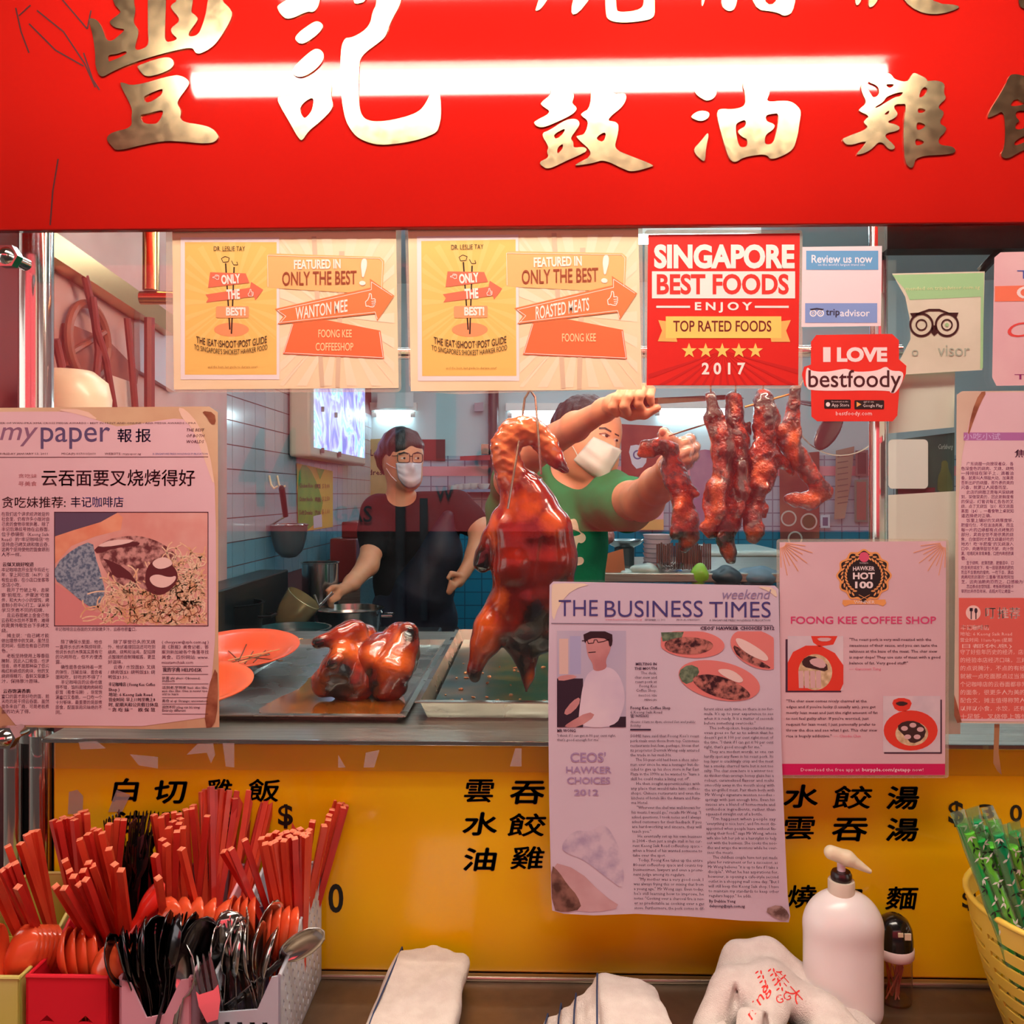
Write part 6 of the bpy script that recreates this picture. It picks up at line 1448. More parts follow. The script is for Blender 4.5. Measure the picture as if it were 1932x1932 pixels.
c2 = skin([px_chain([(752, 1205, 34, .02), (740, 1250, 42, 0), (728, 1282, 38, -.01)], YC), px_chain([(770, 1192, 18, -.005), (762, 1220, 26, -.01), (742, 1260, 34, -.03), (728, 1290, 26, -.03)], YC),
              px_chain([(716, 1215, 22, 0), (700, 1238, 26, -.015), (690, 1262, 18, -.02), (674, 1274, 9, -.03), (668, 1272, 8, -.03)], YC), px_chain([(772, 1240, 22, .01), (786, 1236, 9, .0)], YC), px_chain([(752, 1300, 14, -.02), (735, 1312, 13, -.02)], YC)],
             'roast_chicken', 'glossy roast chicken with a round charred patch on top', 'roast chicken', M_CHICK, dict(dark=[(772, 1196, 11, 15), (700, 1298, 12, 24), (672, 1274, 10, 8), (698, 1270, 7, 9)], light=[(742, 1252, 36, 30), (702, 1236, 20, 18), (752, 1205, 10, 14)], meat=[(678, 1304, 14, 10)]), noise=wob(.0016, 90, 2), group='roast chickens on the tray')
# hanging roast duck
YD = 1.28
duck_c = [px_chain([(990, 915, 28, .0), (993, 940, 42, .006), (998, 966, 55, .01), (1003, 1000, 66, .015), (1006, 1060, 70, .015), (1000, 1130, 60, .01), (985, 1180, 50, .01), (990, 1210, 34, .01)], YD),
          px_chain([(960, 1000, 34, -.01), (968, 1070, 36, -.015), (966, 1130, 32, -.01)], YD), px_chain([(1040, 1000, 36, -.01), (1046, 1060, 32, -.01), (1040, 1120, 28, 0)], YD),
          px_chain([(950, 1140, 32, 0), (925, 1185, 29, -.01), (914, 1215, 23, -.012), (902, 1245, 13, -.012), (894, 1266, 9, -.012), (896, 1278, 9, -.012)], YD),
          px_chain([(1010, 1180, 30, 0), (1030, 1200, 26, .01), (1024, 1216, 14, .01)], YD), px_chain([(980, 1215, 22, 0), (992, 1246, 16, 0), (996, 1275, 9, 0), (993, 1304, 2.5, 0)], YD),
          px_chain([(942, 975, 14, .0), (928, 1012, 15, 0), (912, 1046, 12, -.005), (906, 1066, 9, -.008), (910, 1072, 7, -.008)], YD), px_chain([(1056, 985, 18, 0), (1068, 1050, 15, .0), (1062, 1100, 14, -.005), (1054, 1120, 11, -.005)], YD),
          px_chain([(990, 940, 34, 0), (968, 905, 27, .0), (956, 872, 24, .0), (952, 842, 23, 0), (966, 818, 23, 0), (992, 811, 23, 0), (1016, 820, 20, 0), (1033, 844, 17, -.002), (1047, 868, 13, -.004), (1062, 884, 5, -.006), (1068, 888, 3.5, -.006)], YD)]
dk = SDF(.0022, .014)
for q in duck_c: dk.chain(q)
dk.cut(tuple(P(1008, 1075, YD - .078)), (.005, .02, .04), rotm(0, 8, 0), .022)
dk.cut(tuple(P(995, 1205, YD - .05)), (.026, .02, .014), None, .012)
me = dk.mesh('roast_duck', lambda X, Y_, Z: wob(.0009, 90, 4)(X, Y_, Z) + (wob(.0011, 190, 6)(X, Y_, Z) + wob(.0008, 330, 9)(Z, X, Y_)) * (Z > P(980, 905, YD).z))
put_mask(me, 'dark', [(1002, 1216, 40, 28), (1012, 1168, 24, 30), (895, 1276, 12, 12), (1064, 886, 12, 12), (985, 1252, 16, 22), (1062, 1112, 14, 20), (908, 1058, 14, 22)])
put_mask(me, 'light', [(918, 1200, 26, 50), (985, 955, 36, 28), (1040, 985, 22, 22), (930, 1000, 10, 30), (1000, 1280, 8, 18), (945, 1130, 14, 22)])
put_mask(me, 'neck', [(955, 850, 34, 60), (990, 812, 50, 30), (1030, 840, 22, 34)])
duck = link('roast_duck', me, M_DUCK)
tag(duck, 'whole roast duck hanging by its bent neck from a steel hook', 'roast duck')
M_HOOK = mat('hook_steel', (176, 160, 146), .25, 1.0)
def rod(name, label, cat, pts, r, material=M_HOOK, group=None, n=8):
    o = smooth_by_angle(MB().tube(pts, r, n).obj(name, material)); return tag(o, label, cat, group)
hk = MB()
hk.tube([P(1000, 640, YD), P(1000, 735, YD), P(990, 752, YD), P(985, 790, YD), P(975, 860, YD - .03), P(958, 960, YD - .038)], .0018, 8)
hk.tube([P(1000, 735, YD), P(1010, 750, YD), P(1014, 800, YD - .032), P(1018, 850, YD - .034), P(1021, 895, YD - .04)], .0018, 8)
tag(smooth_by_angle(hk.obj('duck_hook', M_HOOK)), 'forked steel hook through the neck of the roast duck', 'hook')
tag(smooth_by_angle(MB().tube([P(560, 668, YD), P(1700, 662, YD)], .009, 12).obj('hanging_rail', M_CHROME)), 'steel hanging rail above the meat behind the posters', 'rail')
# strips of roast pork
M_PORK = masked(mat('char_siu_glaze', (174, 44, 12), .10, col2=(64, 7, 4), scale=64, detail=6, coat=1.0, bump=1.0, bump_scale=300, lo=.40, hi=.60), (('light', (224, 98, 40)), ('dark', (40, 6, 4))))
YP = 1.285
def pork(label, chains, dark, orange, seed, Y=YP):
    s = SDF(.0021, .007)
    for q in chains: s.chain(px_chain(q, Y))
    me = s.mesh('roast_pork_strip', lambda X, Y_, Z: wob(.0022, 110, seed)(X, Y_, Z) + wob(.001, 300, seed + 20)(X, Y_, Z))
    put_mask(me, 'dark', dark); put_mask(me, 'light', orange)
    o = link('roast_pork_strip', me, M_PORK)
    return tag(o, label, 'roast pork', 'roast pork strips')
YH = 1.33      # the piece in the gloved hand
pork('strip of roast pork held in the gloved hand', [[(1208, 856, 8, 0), (1222, 846, 15, 0), (1245, 838, 15, .0), (1262, 852, 16, .01), (1268, 880, 19, .01), (1280, 910, 22, 0), (1288, 945, 20, 0), (1292, 985, 23, 0), (1300, 1010, 19, 0), (1291, 1028, 11, 0)], [(1278, 900, 14, .0), (1312, 932, 6, -.01)], [(1282, 960, 13, -.015), (1280, 1000, 10, -.01), (1275, 1012, 9, -.01)]], [(1250, 858, 10, 18), (1276, 1016, 10, 10), (1224, 830, 10, 8)], [(1215, 852, 16, 14), (1288, 955, 18, 26), (1297, 1024, 18, 10)], 11, YH)
pork('long strip of roast pork next to the gloved hand', [[(1341, 752, 11), (1346, 785, 15), (1360, 815, 20), (1366, 850, 21), (1364, 890, 20), (1356, 925, 22), (1344, 960, 19), (1338, 990, 13), (1346, 1008, 9)], [(1356, 920, 14, -.016), (1358, 965, 12, -.016), (1352, 985, 8, -.014)]], [(1344, 770, 20, 30), (1378, 860, 8, 40)], [(1352, 935, 14, 40), (1336, 985, 14, 16)], 12)
pork('longest strip of roast pork hanging down to a pointed tip', [[(1384, 752, 13, .01), (1384, 790, 19, .01), (1394, 830, 21, .01), (1394, 870, 21, .01), (1396, 910, 22, .005), (1386, 950, 21, 0), (1374, 990, 19, 0), (1368, 1012, 18, 0), (1374, 1036, 14, 0), (1381, 1054, 8, 0)], [(1400, 880, 12, -.016), (1404, 925, 11, -.016), (1392, 965, 9, -.018)], [(1412, 800, 6, .01), (1417, 818, 4, .01)]], [(1404, 880, 10, 22), (1372, 1016, 22, 5), (1380, 1000, 12, 12), (1375, 810, 8, 60), (1398, 912, 7, 20)], [(1376, 1040, 10, 14), (1380, 770, 8, 14)], 13)
pork('broad-topped strip of roast pork with a hanging round end', [[(1440, 758, 21, .0), (1446, 790, 25, 0), (1446, 825, 21, 0), (1440, 860, 22, 0), (1444, 890, 22, 0), (1430, 912, 20, 0), (1424, 938, 13, 0), (1436, 958, 11, 0), (1440, 972, 8, 0)], [(1430, 940, 12, 0), (1420, 975, 15, -.01), (1422, 1000, 18, -.01), (1420, 1012, 12, -.01)], [(1456, 850, 12, 0), (1478, 874, 9, 0), (1492, 892, 6, 0), (1498, 904, 3, 0)], [(1444, 920, 13, -.012), (1434, 940, 9, -.012)]], [(1440, 756, 22, 14), (1458, 780, 9, 26), (1418, 990, 8, 9), (1434, 930, 14, 10)], [(1434, 890, 16, 26), (1438, 930, 10, 12), (1420, 1004, 16, 14)], 14)
pork('smooth strip of roast pork kicked out at the end like a foot', [[(1500, 735, 11, 0), (1498, 765, 13, 0), (1490, 792, 13, 0), (1476, 812, 12, 0), (1490, 834, 17, 0), (1508, 862, 18, 0), (1526, 892, 16, 0), (1544, 918, 15, 0), (1562, 928, 12, 0)], [(1556, 932, 13, 0), (1530, 946, 15, 0), (1505, 944, 11, 0), (1488, 940, 7, 0)], [(1506, 780, 8, 0), (1504, 820, 9, 0)]], [(1502, 740, 14, 12), (1512, 858, 5, 30)], [(1498, 838, 16, 40), (1528, 940, 40, 14), (1476, 812, 12, 12)], 15)
rod('skewer', 'thin steel skewer between the gloved hand and the pork', 'skewer', [P(1262, 822, YH), P(1345, 796, YP)], .0014)
rod('skewer', 'thin steel skewer through the tops of the hanging pork', 'skewer', [P(1405, 768, YP), P(1496, 742, YP)], .0016, mat('brass_skewer', (206, 150, 90), .3, 1.0))
for a, b in (((1341, 740), (1340, 650)), ((1388, 742), (1388, 652)), ((1440, 742), (1440, 655)), ((1500, 735), (1500, 655))):
    rod('meat_hook', 'thin wire hook holding a pork strip to the rail', 'hook', [P(*b, YD), P(*a, YP), P(a[0] + 2, a[1] + 14, YP)], .0014, M_HOOK, 'pork hooks')
# orange plates and wire skewers
M_PLATE = mat('orange_plate', (244, 104, 62), .28, coat=.4, col2=(236, 90, 52), scale=4)
def dish(label, px, py, R, z, depth=.026, tilt=10):
    c = PZ(px, py, z)
    m = MB(); prof = [(R * .42, .000), (R * .46, .0), (R * .62, depth * .3), (R * .86, depth * .8), (R, depth), (R, depth + .0016), (R * .98, depth + .0018), (R * .84, depth * .85 + .002), (R * .6, depth * .33 + .002), (R * .44, .0022), (.0005, .0022)]
    m.lathe([(.0005, 0)] + prof, 56, (c.x, c.y, z), Matrix.Rotation(math.radians(tilt), 4, 'X'), cap=False)
    o = smooth_by_angle(m.obj('orange_plate', M_PLATE), 60); tag(o, label, 'plate', 'orange plates'); return c
c = dish('orange melamine plate holding loose wire skewers', 452, 1252, .108, DECK + .013, .030, 9)
dish('orange melamine plate half hidden by the pink newspaper', 366, 1320, .088, DECK + .012, .026)
dish('orange melamine plate half hidden by the lilac newspaper', 1118, 1262, .075, DECK + .018, .028)
def on_plate(x, y, h):
    q = PZ(x, y, c.z + h)
    for _ in range(8): q = PZ(x, y, c.z + h + (q.y - c.y) * math.tan(math.radians(10)))
    return q
M_WIRE = mat('skewer_wire', (120, 92, 74), .35, 1.0)
for i, (x0, y0, x1, y1) in enumerate(((415, 1212, 448, 1244), (462, 1252, 494, 1205), (478, 1250, 520, 1208), (430, 1246, 544, 1222), (440, 1256, 566, 1206), (450, 1248, 466, 1214), (470, 1240, 526, 1246), (434, 1250, 500, 1236))):
    a, b = on_plate(x0, y0, .016 + .001 * i), on_plate(x1, y1, .016 + .0015 * i)
    d = (b - a).normalized(); n_ = d.cross(Vector((0, 0, 1))).normalized()
    m = MB(); m.tube([a, b], .0011, 6); m.tube([b + n_ * .004 * math.sin(t) + d * .004 * (1 - math.cos(t)) for t in [2 * math.pi * k / 10 for k in range(11)]], .0010, 6)
    tag(m.obj('wire_skewer', M_WIRE if i not in (3, 4) else mat('bamboo', (214, 168, 118), .5)), 'loose wire skewer with a ring end lying on the orange plate', 'skewer', 'skewers on the orange plate')
# ================================================================== the kitchen behind
def xwall(x, y, lift=.004): return PX(x, y, XL + lift)
# light box menu on the side wall
lb = empty('light_box', (XL, 3.0, CAMZ + .13), 'glowing light box menu of dish photos on the tiled side wall', 'light box')
X1 = XL + .085
bevel(MB().box((XL + .008, 2.94, CAMZ + .130), (X1, 3.92, CAMZ + .80)).obj('casing', mat('beige_casing', (186, 178, 160), .45), lb), .012, 3)
def lightbox_mat():
    m = mat('lightbox_print', (200, 226, 250), .3, emit=1.0)
    nt = m.node_tree; b = nt.nodes['Principled BSDF']
    tc = nt.nodes.new('ShaderNodeTexCoord'); mp = nt.nodes.new('ShaderNodeMapping'); n = nt.nodes.new('ShaderNodeTexNoise'); w = nt.nodes.new('ShaderNodeTexNoise')
    r = nt.nodes.new('ShaderNodeValToRGB')
    n.inputs['Scale'].default_value = 5; n.inputs['Detail'].default_value = 3; n.inputs['Distortion'].default_value = 2.2
    cr = r.color_ramp
    cr.elements[0].position = .30; cr.elements[0].color = lin((96, 110, 190)); cr.elements[1].position = .72; cr.elements[1].color = lin((236, 250, 255))
    for p_, c_ in ((.42, (150, 150, 216)), (.50, (190, 214, 244)), (.58, (120, 190, 220))):
        e = cr.elements.new(p_); e.color = lin(c_)
    nt.links.new(tc.outputs['Object'], n.inputs['Vector']); nt.links.new(n.outputs['Fac'], r.inputs['Fac'])
    nt.links.new(r.outputs['Color'], b.inputs['Base Color']); nt.links.new(r.outputs['Color'], b.inputs['Emission Color'])
    b.inputs['Emission Strength'].default_value = 1.3
    return m
lpr = MB().box((X1, 2.985, CAMZ + .165), (X1 + .003, 3.885, CAMZ + .77)).obj('lit_print', lightbox_mat(), lb)
for x, y in ((609, 772), (634, 783), (609, 850), (641, 857)):
    p = Print(1); p.poly(rr(x - 3, y - 5, x + 3, y + 5, 1)); p.obj('price_tag', ink((120, 66, 60)), lpr, mapf=lambda a, b: PX(a, b, X1 + .005))
# price list, hooks, strainer
pl_ = empty('price_list', PX(594, 1000, XL), 'yellow and green price list with three dishes on the tiled side wall', 'poster')
p = Print(1); p.poly([(560, 874), (628, 889), (628, 994), (562, 1004)]); p.obj('sheet', mat('yellow_list', (214, 176, 66), .5), pl_, mapf=lambda a, b: xwall(a, b, .006))
p = Print(1); p.poly([(561, 930), (566, 876), (582, 879), (600, 915), (612, 960), (585, 1000), (563, 1003)], k=1); p.poly([(596, 883), (612, 886), (604, 905)], k=0); p.obj('green_swash', mat('green_swash', (112, 166, 50), .5, col2=(60, 150, 50), scale=5), pl_, mapf=lambda a, b: xwall(a, b, .007))
p = Print(1)
for i, (s, c_) in enumerate((('Chicken Rice', '白鸡饭'), ('Chicken Noodle', '鸡面'), ('Soft Drinks', '汽水'))):
    p.line_text(s, 565, 920 + i * 25.5, 12, 590, bold=.01); p.line_text(c_, 594, 921 + i * 25, 10, 605, bold=.01)
p.obj('black_lettering', ink((26, 24, 20)), pl_, mapf=lambda a, b: xwall(a, b, .0085))
p = Print(1)
for i, s in enumerate(('$ 3.00', '$ 2.50', '$ 1.00')): p.line_text(s, 608, 921 + i * 25 - i, 12, 622, bold=.01)
p.obj('brown_lettering', ink((170, 96, 40)), pl_, mapf=lambda a, b: xwall(a, b, .0085))
p = Print(1); p.poly([(591, 974), (607, 970), (608, 994), (592, 997)]); p.obj('white_label', ink((206, 200, 214)), pl_, mapf=lambda a, b: xwall(a, b, .008))
for x in (508, 523):
    a = xwall(x, 897, .005); m = MB(); m.tube([a, a + Vector((.006, 0, -.03)), a + Vector((.014, .004, -.042)), a + Vector((.026, .008, -.034))], .0035, 8)
    tag(smooth_by_angle(m.obj('wall_hook', mat('cream_hook', (226, 204, 170), .4))), 'small cream plastic hook on the tiled side wall', 'hook', 'cream wall hooks')
st_ = empty('noodle_strainer', xwall(545, 1040, .06), 'deep wire noodle strainer with a black handle hanging on the side wall', 'strainer')
a, b = xwall(531, 917, .055), xwall(539, 974, .055)
MB().tube([a, a + (b - a) * .08, b], [.006, .010, .009], 10).obj('handle', mat('strainer_handle', (14, 14, 16), .4), st_)
rc = xwall(545, 990, .07); R = .060
m = MB(); m.tube([rc + Vector((R * math.cos(t), R * math.sin(t), 0)) for t in [2 * math.pi * k / 28 for k in range(29)]], .0032, 8, caps=False); m.tube([b, rc + Vector((-R * .9, -R * .2, 0))], .003, 6); smooth_by_angle(m.obj('wire_ring', M_CHROME, st_))
m = MB(); m.lathe([(R, 0), (R * .97, -.02), (R * .9, -.05), (R * .72, -.085), (R * .4, -.104), (.002, -.108)], 28, rc, cap=False); smooth_by_angle(m.obj('mesh_bowl', pane_mat('fine_wire_mesh', (120, 150, 158), .6, .3, .35, (110, 120, 126)), st_))
# upper side wall: plain panels, rail, cables, extractor, junction box
def wall_plate(name, label, pts, material, lift, cat='panel', t=.012):
    v = [PX(x, y, XL) for x, y in pts]
    vs, fs = fill2d([[(q.y, q.z) for q in v]], 2.0)
    o = link(name, mesh(name, [(XL + lift + z * t / 2, y, zz) for y, zz, z in vs], fs), material); return tag(o, label, cat)
M_PANEL = mat('pink_grey_panel', (196, 166, 164), .5, col2=(180, 140, 136), scale=6)
wall_plate('wall_panel', 'dusty pink wall panel behind the chrome post', [(60, 300), (420, 300), (420, 1100), (60, 1300)], M_PANEL, .006)
wall_plate('service_board', 'stained board with a round extractor on the side wall', [(104, 610), (180, 640), (240, 700), (238, 724), (104, 690)], mat('stained_board', (150, 84, 70), .6, col2=(116, 60, 52), scale=12), .018)
wall_plate('wall_cabinet', 'pale grey cabinet front on the side wall under the metal rail', [(240, 590), (308, 622), (310, 740), (242, 700)], mat('pale_cabinet', (178, 180, 196), .4), .020, 'cabinet')
wall_plate('socket_box', 'cream socket box with switches low on the side wall', [(165, 706), (220, 724), (222, 768), (165, 768)], mat('cream_box', (206, 186, 176), .5), .035, 'socket')
c_ = PX(168, 645, XL + .03)
m = MB(); m.tube([c_ + Vector((0, .07 * math.cos(t), .07 * math.sin(t))) for t in [2 * math.pi * k / 32 for k in range(33)]], .008, 8, caps=False); m.tube([c_ + Vector((0, -.06, -.03)), c_ + Vector((0, .06, .03))], .006, 6)
tag(smooth_by_angle(m.obj('extractor_ring', mat('extractor_brown', (130, 74, 60), .5))), 'round brown extractor grille on the stained board', 'extractor')
rl = MB(); a, b = PX(95, 455, XL + .05), PX(330, 615, XL + .05)
rl.add([a + Vector((0, 0, .022)), b + Vector((0, 0, .022)), b + Vector((0, 0, -.022)), a + Vector((0, 0, -.022)), a + Vector((-.045, 0, .022)), b + Vector((-.045, 0, .022)), b + Vector((-.045, 0, -.022)), a + Vector((-.045, 0, -.022))], [(0, 1, 2, 3), (4, 7, 6, 5), (0, 4, 5, 1), (3, 2, 6, 7), (0, 3, 7, 4), (1, 5, 6, 2)])
tag(rl.obj('metal_rail', mat('gold_steel', (206, 160, 110), .22, 1.0)), 'brushed metal rail running back along the side wall', 'rail')
M_CAB = mat('cable_brown', (110, 44, 44), .5)
for i, pts in enumerate(([(160, 520), (178, 600), (186, 660), (180, 740), (182, 770)], [(175, 560), (182, 620), (200, 680), (215, 770)], [(240, 600), (248, 680), (255, 770)], [(282, 600), (282, 770)], [(105, 640), (118, 700), (130, 750)])):
    tag(smooth_by_angle(MB().tube([PX(x, y, XL + .045 + .006 * i) for x, y in pts], .007 if i != 3 else .011, 8).obj('cable', M_CAB)), ('brown cable crossing the stained board', 'brown cable drooping to the socket box', 'brown cable beside the pale cabinet', 'thick brown pipe in front of the pale cabinet', 'thin cable beside the chrome post')[i], 'cable')
c_ = PX(128, 752, XL + .08); m = MB(); m.lathe([(.001, .05), (.04, .046), (.062, .028), (.068, 0), (.066, -.03)], 28, c_); tag(smooth_by_angle(m.obj('lamp_housing', mat('cream_housing', (232, 220, 190), .35, coat=.2))), 'cream rounded lamp housing beside the chrome post', 'lamp')
fp = empty('frame_pipe', P(290, 560, 1.25), 'gold-toned metal pipe elbow hanging behind the first peach poster', 'pipe')
m = MB(); m.tube([P(285, 300, 1.25), P(285, 548, 1.25)], .012, 16); m.tube([P(266, 562, 1.25), P(420, 562, 1.25)], .010, 16); smooth_by_angle(m.obj('elbow', mat('brass_pipe', (214, 166, 116), .2, 1.0), fp))
# cooking range, pots
rg = empty('cooking_range', (-.55, 2.45, 0), 'black cooking range along the tiled side wall', 'stove')
bevel(MB().box((XL + .01, 1.99, 0), (-.30, 2.80, CAMZ - .44)).obj('body', mat('range_dark', (20, 24, 27), .35, col2=(30, 36, 40), scale=6), rg), .006)
bevel(MB().box((XL + .012, 1.995, CAMZ - .44), (XL + .10, 2.62, CAMZ - .235)).obj('splash_back', mat('range_panel', (16, 24, 28), .3), rg), .004)
MB().lathe([(.11, .001), (.11, .02), (.05, .03)], 24, (-.55, 2.20, CAMZ - .44)).obj('burner', mat('burner_iron', (22, 22, 24), .5), rg)
M_POT = mat('pot_steel', (176, 184, 188), .18, 1.0)
def pot(name, label, x, y, z, R, H, cat='pot', taper=1.0, material=M_POT, handles=True, fill=None):
    o = empty(name, (x, y, z), label, cat)
    m = MB(); m.lathe([(.001, 0), (R * taper, 0), (R, H), (R + .004, H + .002), (R + .004, H + .004), (R - .002, H + .004), (R * taper - .003, .004), (.001, .004)], 36, (x, y, z), cap=False); smooth_by_angle(m.obj('shell', material, o))
    if handles:
        for s in (-1, 1):
            smooth_by_angle(MB().tube([(x + s * R, y - .03, z + H * .8), (x + s * (R + .03), y - .025, z + H * .8), (x + s * (R + .03), y + .025, z + H * .8), (x + s * R, y + .03, z + H * .8)], .004, 8).obj('handle', material, o))
    if fill: MB().lathe([(.001, H * .8), (R - .006, H * .8), (R - .006, H * .8 + .002), (.001, H * .8 + .002)], 30, (x, y, z), cap=False).obj('contents', fill, o)
    return o
ZR = CAMZ - .44
q = P(604, 1080, 2.70); pot('stock_pot', 'tall shiny steel pot standing on the range by the red cabinet', P(604, 1080, 2.735).x, 2.735, ZR, .058, .215, handles=False)
q = P(655, 1150, 2.62); pot('wide_pan', 'wide shallow steel pan of broth under the cook\'s hand', q.x + .01, 2.60, ZR, .105, .085, 'pan', .86, fill=mat('broth', (120, 128, 120), .1, coat=.6))
q = P(556, 1190, 2.3); pot('wok', 'dark teal pot in front of the dipper', q.x, 2.28, CAMZ - .44, .100, .075, 'pot', .8, mat('enamel_teal', (26, 74, 82), .25, coat=.3), fill=mat('dark_water', (12, 34, 38), .06, coat=.5))
q = P(450, 1130, 2.2); pot('stock_pot', 'dark round stock pot at the end of the range', q.x - .03, 2.22, ZR, .085, .15, 'pot', .9, mat('blackened_pot', (24, 30, 34), .3, .6), fill=None)
dp = empty('ladle_jug', P(556, 1165, 2.45), 'tilted steel dipper of pale soup in the cook\'s hand', 'ladle')
a, b = P(538, 1178, 2.45), P(574, 1128, 2.45)
ax = (b - a).normalized(); Mx = Vector((0, 0, 1)).rotation_difference(ax).to_matrix().to_4x4()
m = MB(); m.lathe([(.001, -.012), (.030, -.006), (.042, .012), (.050, .05), (.054, .095), (.0525, .096), (.048, .05), (.04, .014), (.001, .0)], 30, a, Mx, cap=False); smooth_by_angle(m.obj('cup', mat('soup_cup', (188, 176, 130), .25, .55, col2=(150, 150, 120), scale=10), dp))
m = MB(); m.tube([b + Vector((.03, 0, .01)), P(602, 1144, 2.45), P(628, 1118, 2.46)], .005, 8); smooth_by_angle(m.obj('handle', M_CHROME, dp))
rcb = empty('red_cabinet', P(632, 1085, 3.35), 'dark red metal cabinet in the corner behind the cook with glasses', 'cabinet')
a, b = P(622, 1100, 3.35), P(672, 985, 3.35)
bevel(MB().box((a.x, 3.35, a.z), (b.x, 3.62, P(600, 1016, 3.35).z)).obj('lower_box', mat('red_metal', (120, 26, 24), .3, coat=.3), rcb), .006)
bevel(MB().box((a.x + .04, 3.38, P(600, 1016, 3.35).z), (b.x, 3.62, b.z)).obj('upper_box', mat('red_metal', (120, 26, 24), .3), rcb), .006)
MB().box((a.x, 3.33, 0), (b.x + .02, 3.64, a.z)).obj('stand', M_STEEL, rcb)
# far wall fittings
def far(name, label, pts, material, cat='poster', Y=BACK - .03, t=.01):
    return sheet(name, label, pts, Y, material, t, cat=cat)
YF = BACK - .03
o = far('wall_notice', 'olive wall notice with black words partly hidden by the cook with glasses', [(692, 829), (752, 826), (752, 958), (694, 962)], mat('olive_notice', (150, 142, 84), .5, col2=(178, 160, 110), scale=6))
p = Print(YF - .006); p.line_text('Learn', 698, 860, 17, 728, bold=.02); p.line_text('dress', 695, 896, 14, 728, bold=.02); p.obj('black_lettering', ink((30, 22, 24)), o, .001)
far('dark_red_panel', 'plain dark red panel on the far wall beside the cook\'s head', [(790, 829), (840, 829), (840, 870), (790, 868)], mat('far_red', (124, 20, 24), .5), 'panel', BACK - .02)
o = far('wall_unit', 'white air-conditioning unit on the far wall above the first lamp', [(712, 742), (780, 740), (780, 768), (712, 770)], mat('unit_white', (206, 222, 224), .5), 'air conditioner', BACK - .10, .09)
m = MB(); m.tube([P(931, 600, BACK - .06), P(931, 1000, BACK - .06)], .028, 12); tag(smooth_by_angle(m.obj('drain_pipe', mat('dark_pipe', (46, 44, 48), .4))), 'dark vertical pipe on the far wall beside the duck', 'pipe')
o = far('router_shelf', 'small red shelf with black cables beside the vertical pipe', [(868, 861), (925, 858), (925, 868), (868, 869)], mat('far_shelf_red', (150, 30, 40), .5), 'shelf', BACK - .13, .1)
MB().box((P(908, 858, BACK - .1).x, BACK - .11, P(908, 857, BACK - .1).z), (P(922, 858, BACK - .1).x, BACK - .06, P(908, 838, BACK - .1).z)).obj('black_box', M_BLK, o)
o = far('switch_box', 'small grey switch box high on the far wall', [(895, 760), (912, 759), (912, 776), (895, 776)], mat('switch_grey', (150, 140, 150), .5), 'switch', BACK - .03, .03)
M_BOWL = mat('pale_bowl', (206, 214, 206), .2, coat=.3)
for i, (x, y, r) in enumerate(((868, 918, .03), (880, 917, .032), (893, 916, .03), (912, 917, .034), (856, 920, .03))):
    c_ = P(x, y, BACK - .15); m = MB(); m.lathe([(r * .4, -.02), (r * .8, -.008), (r, .012), (r * .92, .012), (r * .7, -.004), (.001, -.014)], 20, c_, cap=False); tag(smooth_by_angle(m.obj('pale_bowl', M_BOWL)), 'pale upturned bowl on the rack beside the vertical pipe', 'bowl', 'bowls on the far rack')
o = far('bowl_rack', 'thin blue rack under the pale bowls on the far wall', [(848, 924), (925, 923), (925, 928), (848, 929)], mat('rack_blue', (60, 130, 160), .4), 'rack', BACK - .10, .19)
o = far('drink_poster', 'red wall poster with a white cup beside the gloved hand', [(1172, 800), (1250, 804), (1250, 900), (1172, 898)], mat('drink_red', (130, 28, 30), .5, col2=(170, 60, 50), scale=5), 'poster')
p = Print(YF - .006); p.poly([(1184, 842), (1206, 838), (1222, 850), (1218, 880), (1195, 886)], k=1); p.obj('cup_print', ink((214, 206, 214)), o, .001)
p = Print(YF - .006); p.ring((1203, 858), 9, 3); p.obj('cup_mark', ink((70, 80, 130)), o, .002)
o = far('pink_notice', 'pale pink wall notice with a yellow foot below the red cup poster', [(1206, 935), (1252, 932), (1252, 1000), (1206, 1000)], mat('notice_pink', (220, 176, 190), .5))
p = Print(YF - .006); p.rect(1206, 980, 1252, 1000); p.obj('yellow_foot', ink((222, 170, 96)), o, .001)
o = far('arched_hatch', 'pinkish round-topped hatch in the far wall behind the pork', [(1312, 1000)] + arc((1330, 880), 32, 200, 340, 8) + [(1362, 1000)], mat('hatch_glass', (176, 130, 150), .25, col2=(150, 110, 140), scale=8), 'hatch', BACK - .02, .01)
o = far('bowl_poster', 'brown wall poster of three food bowls beside the pork', [(1470, 858), (1546, 852), (1546, 1016), (1472, 1018)], mat('poster_brown', (110, 52, 50), .5, col2=(150, 90, 70), scale=5), 'poster')
p = Print(YF - .006); p.ring((1488, 978), 15, 3); p.ring((1526, 984), 16, 3); p.ring((1500, 1016), 14, 3); p.obj('bowl_ring', ink((190, 190, 180)), o, .001)
p = Print(YF - .006); p.disc((1488, 978), 11); p.obj('bowl_food', ink((140, 84, 70)), o, .002)
p = Print(YF - .006); p.disc((1526, 984), 12); p.obj('bowl_greens', ink((66, 70, 40)), o, .002)
o = far('wall_calendar', 'long brown paper calendar curling on the far wall', [(1577, 850), (1612, 842), (1606, 905), (1594, 978), (1574, 980), (1576, 910)], mat('kraft', (160, 134, 114), .7, col2=(146, 120, 104), scale=6), 'calendar', BACK - .05)
p = Print(BACK - .056)
for i in range(9): p.line([(1580, 862 + i * 11), (1600, 859 + i * 11)], 2.0)
p.obj('grey_print', ink((104, 82, 74)), o, .001)
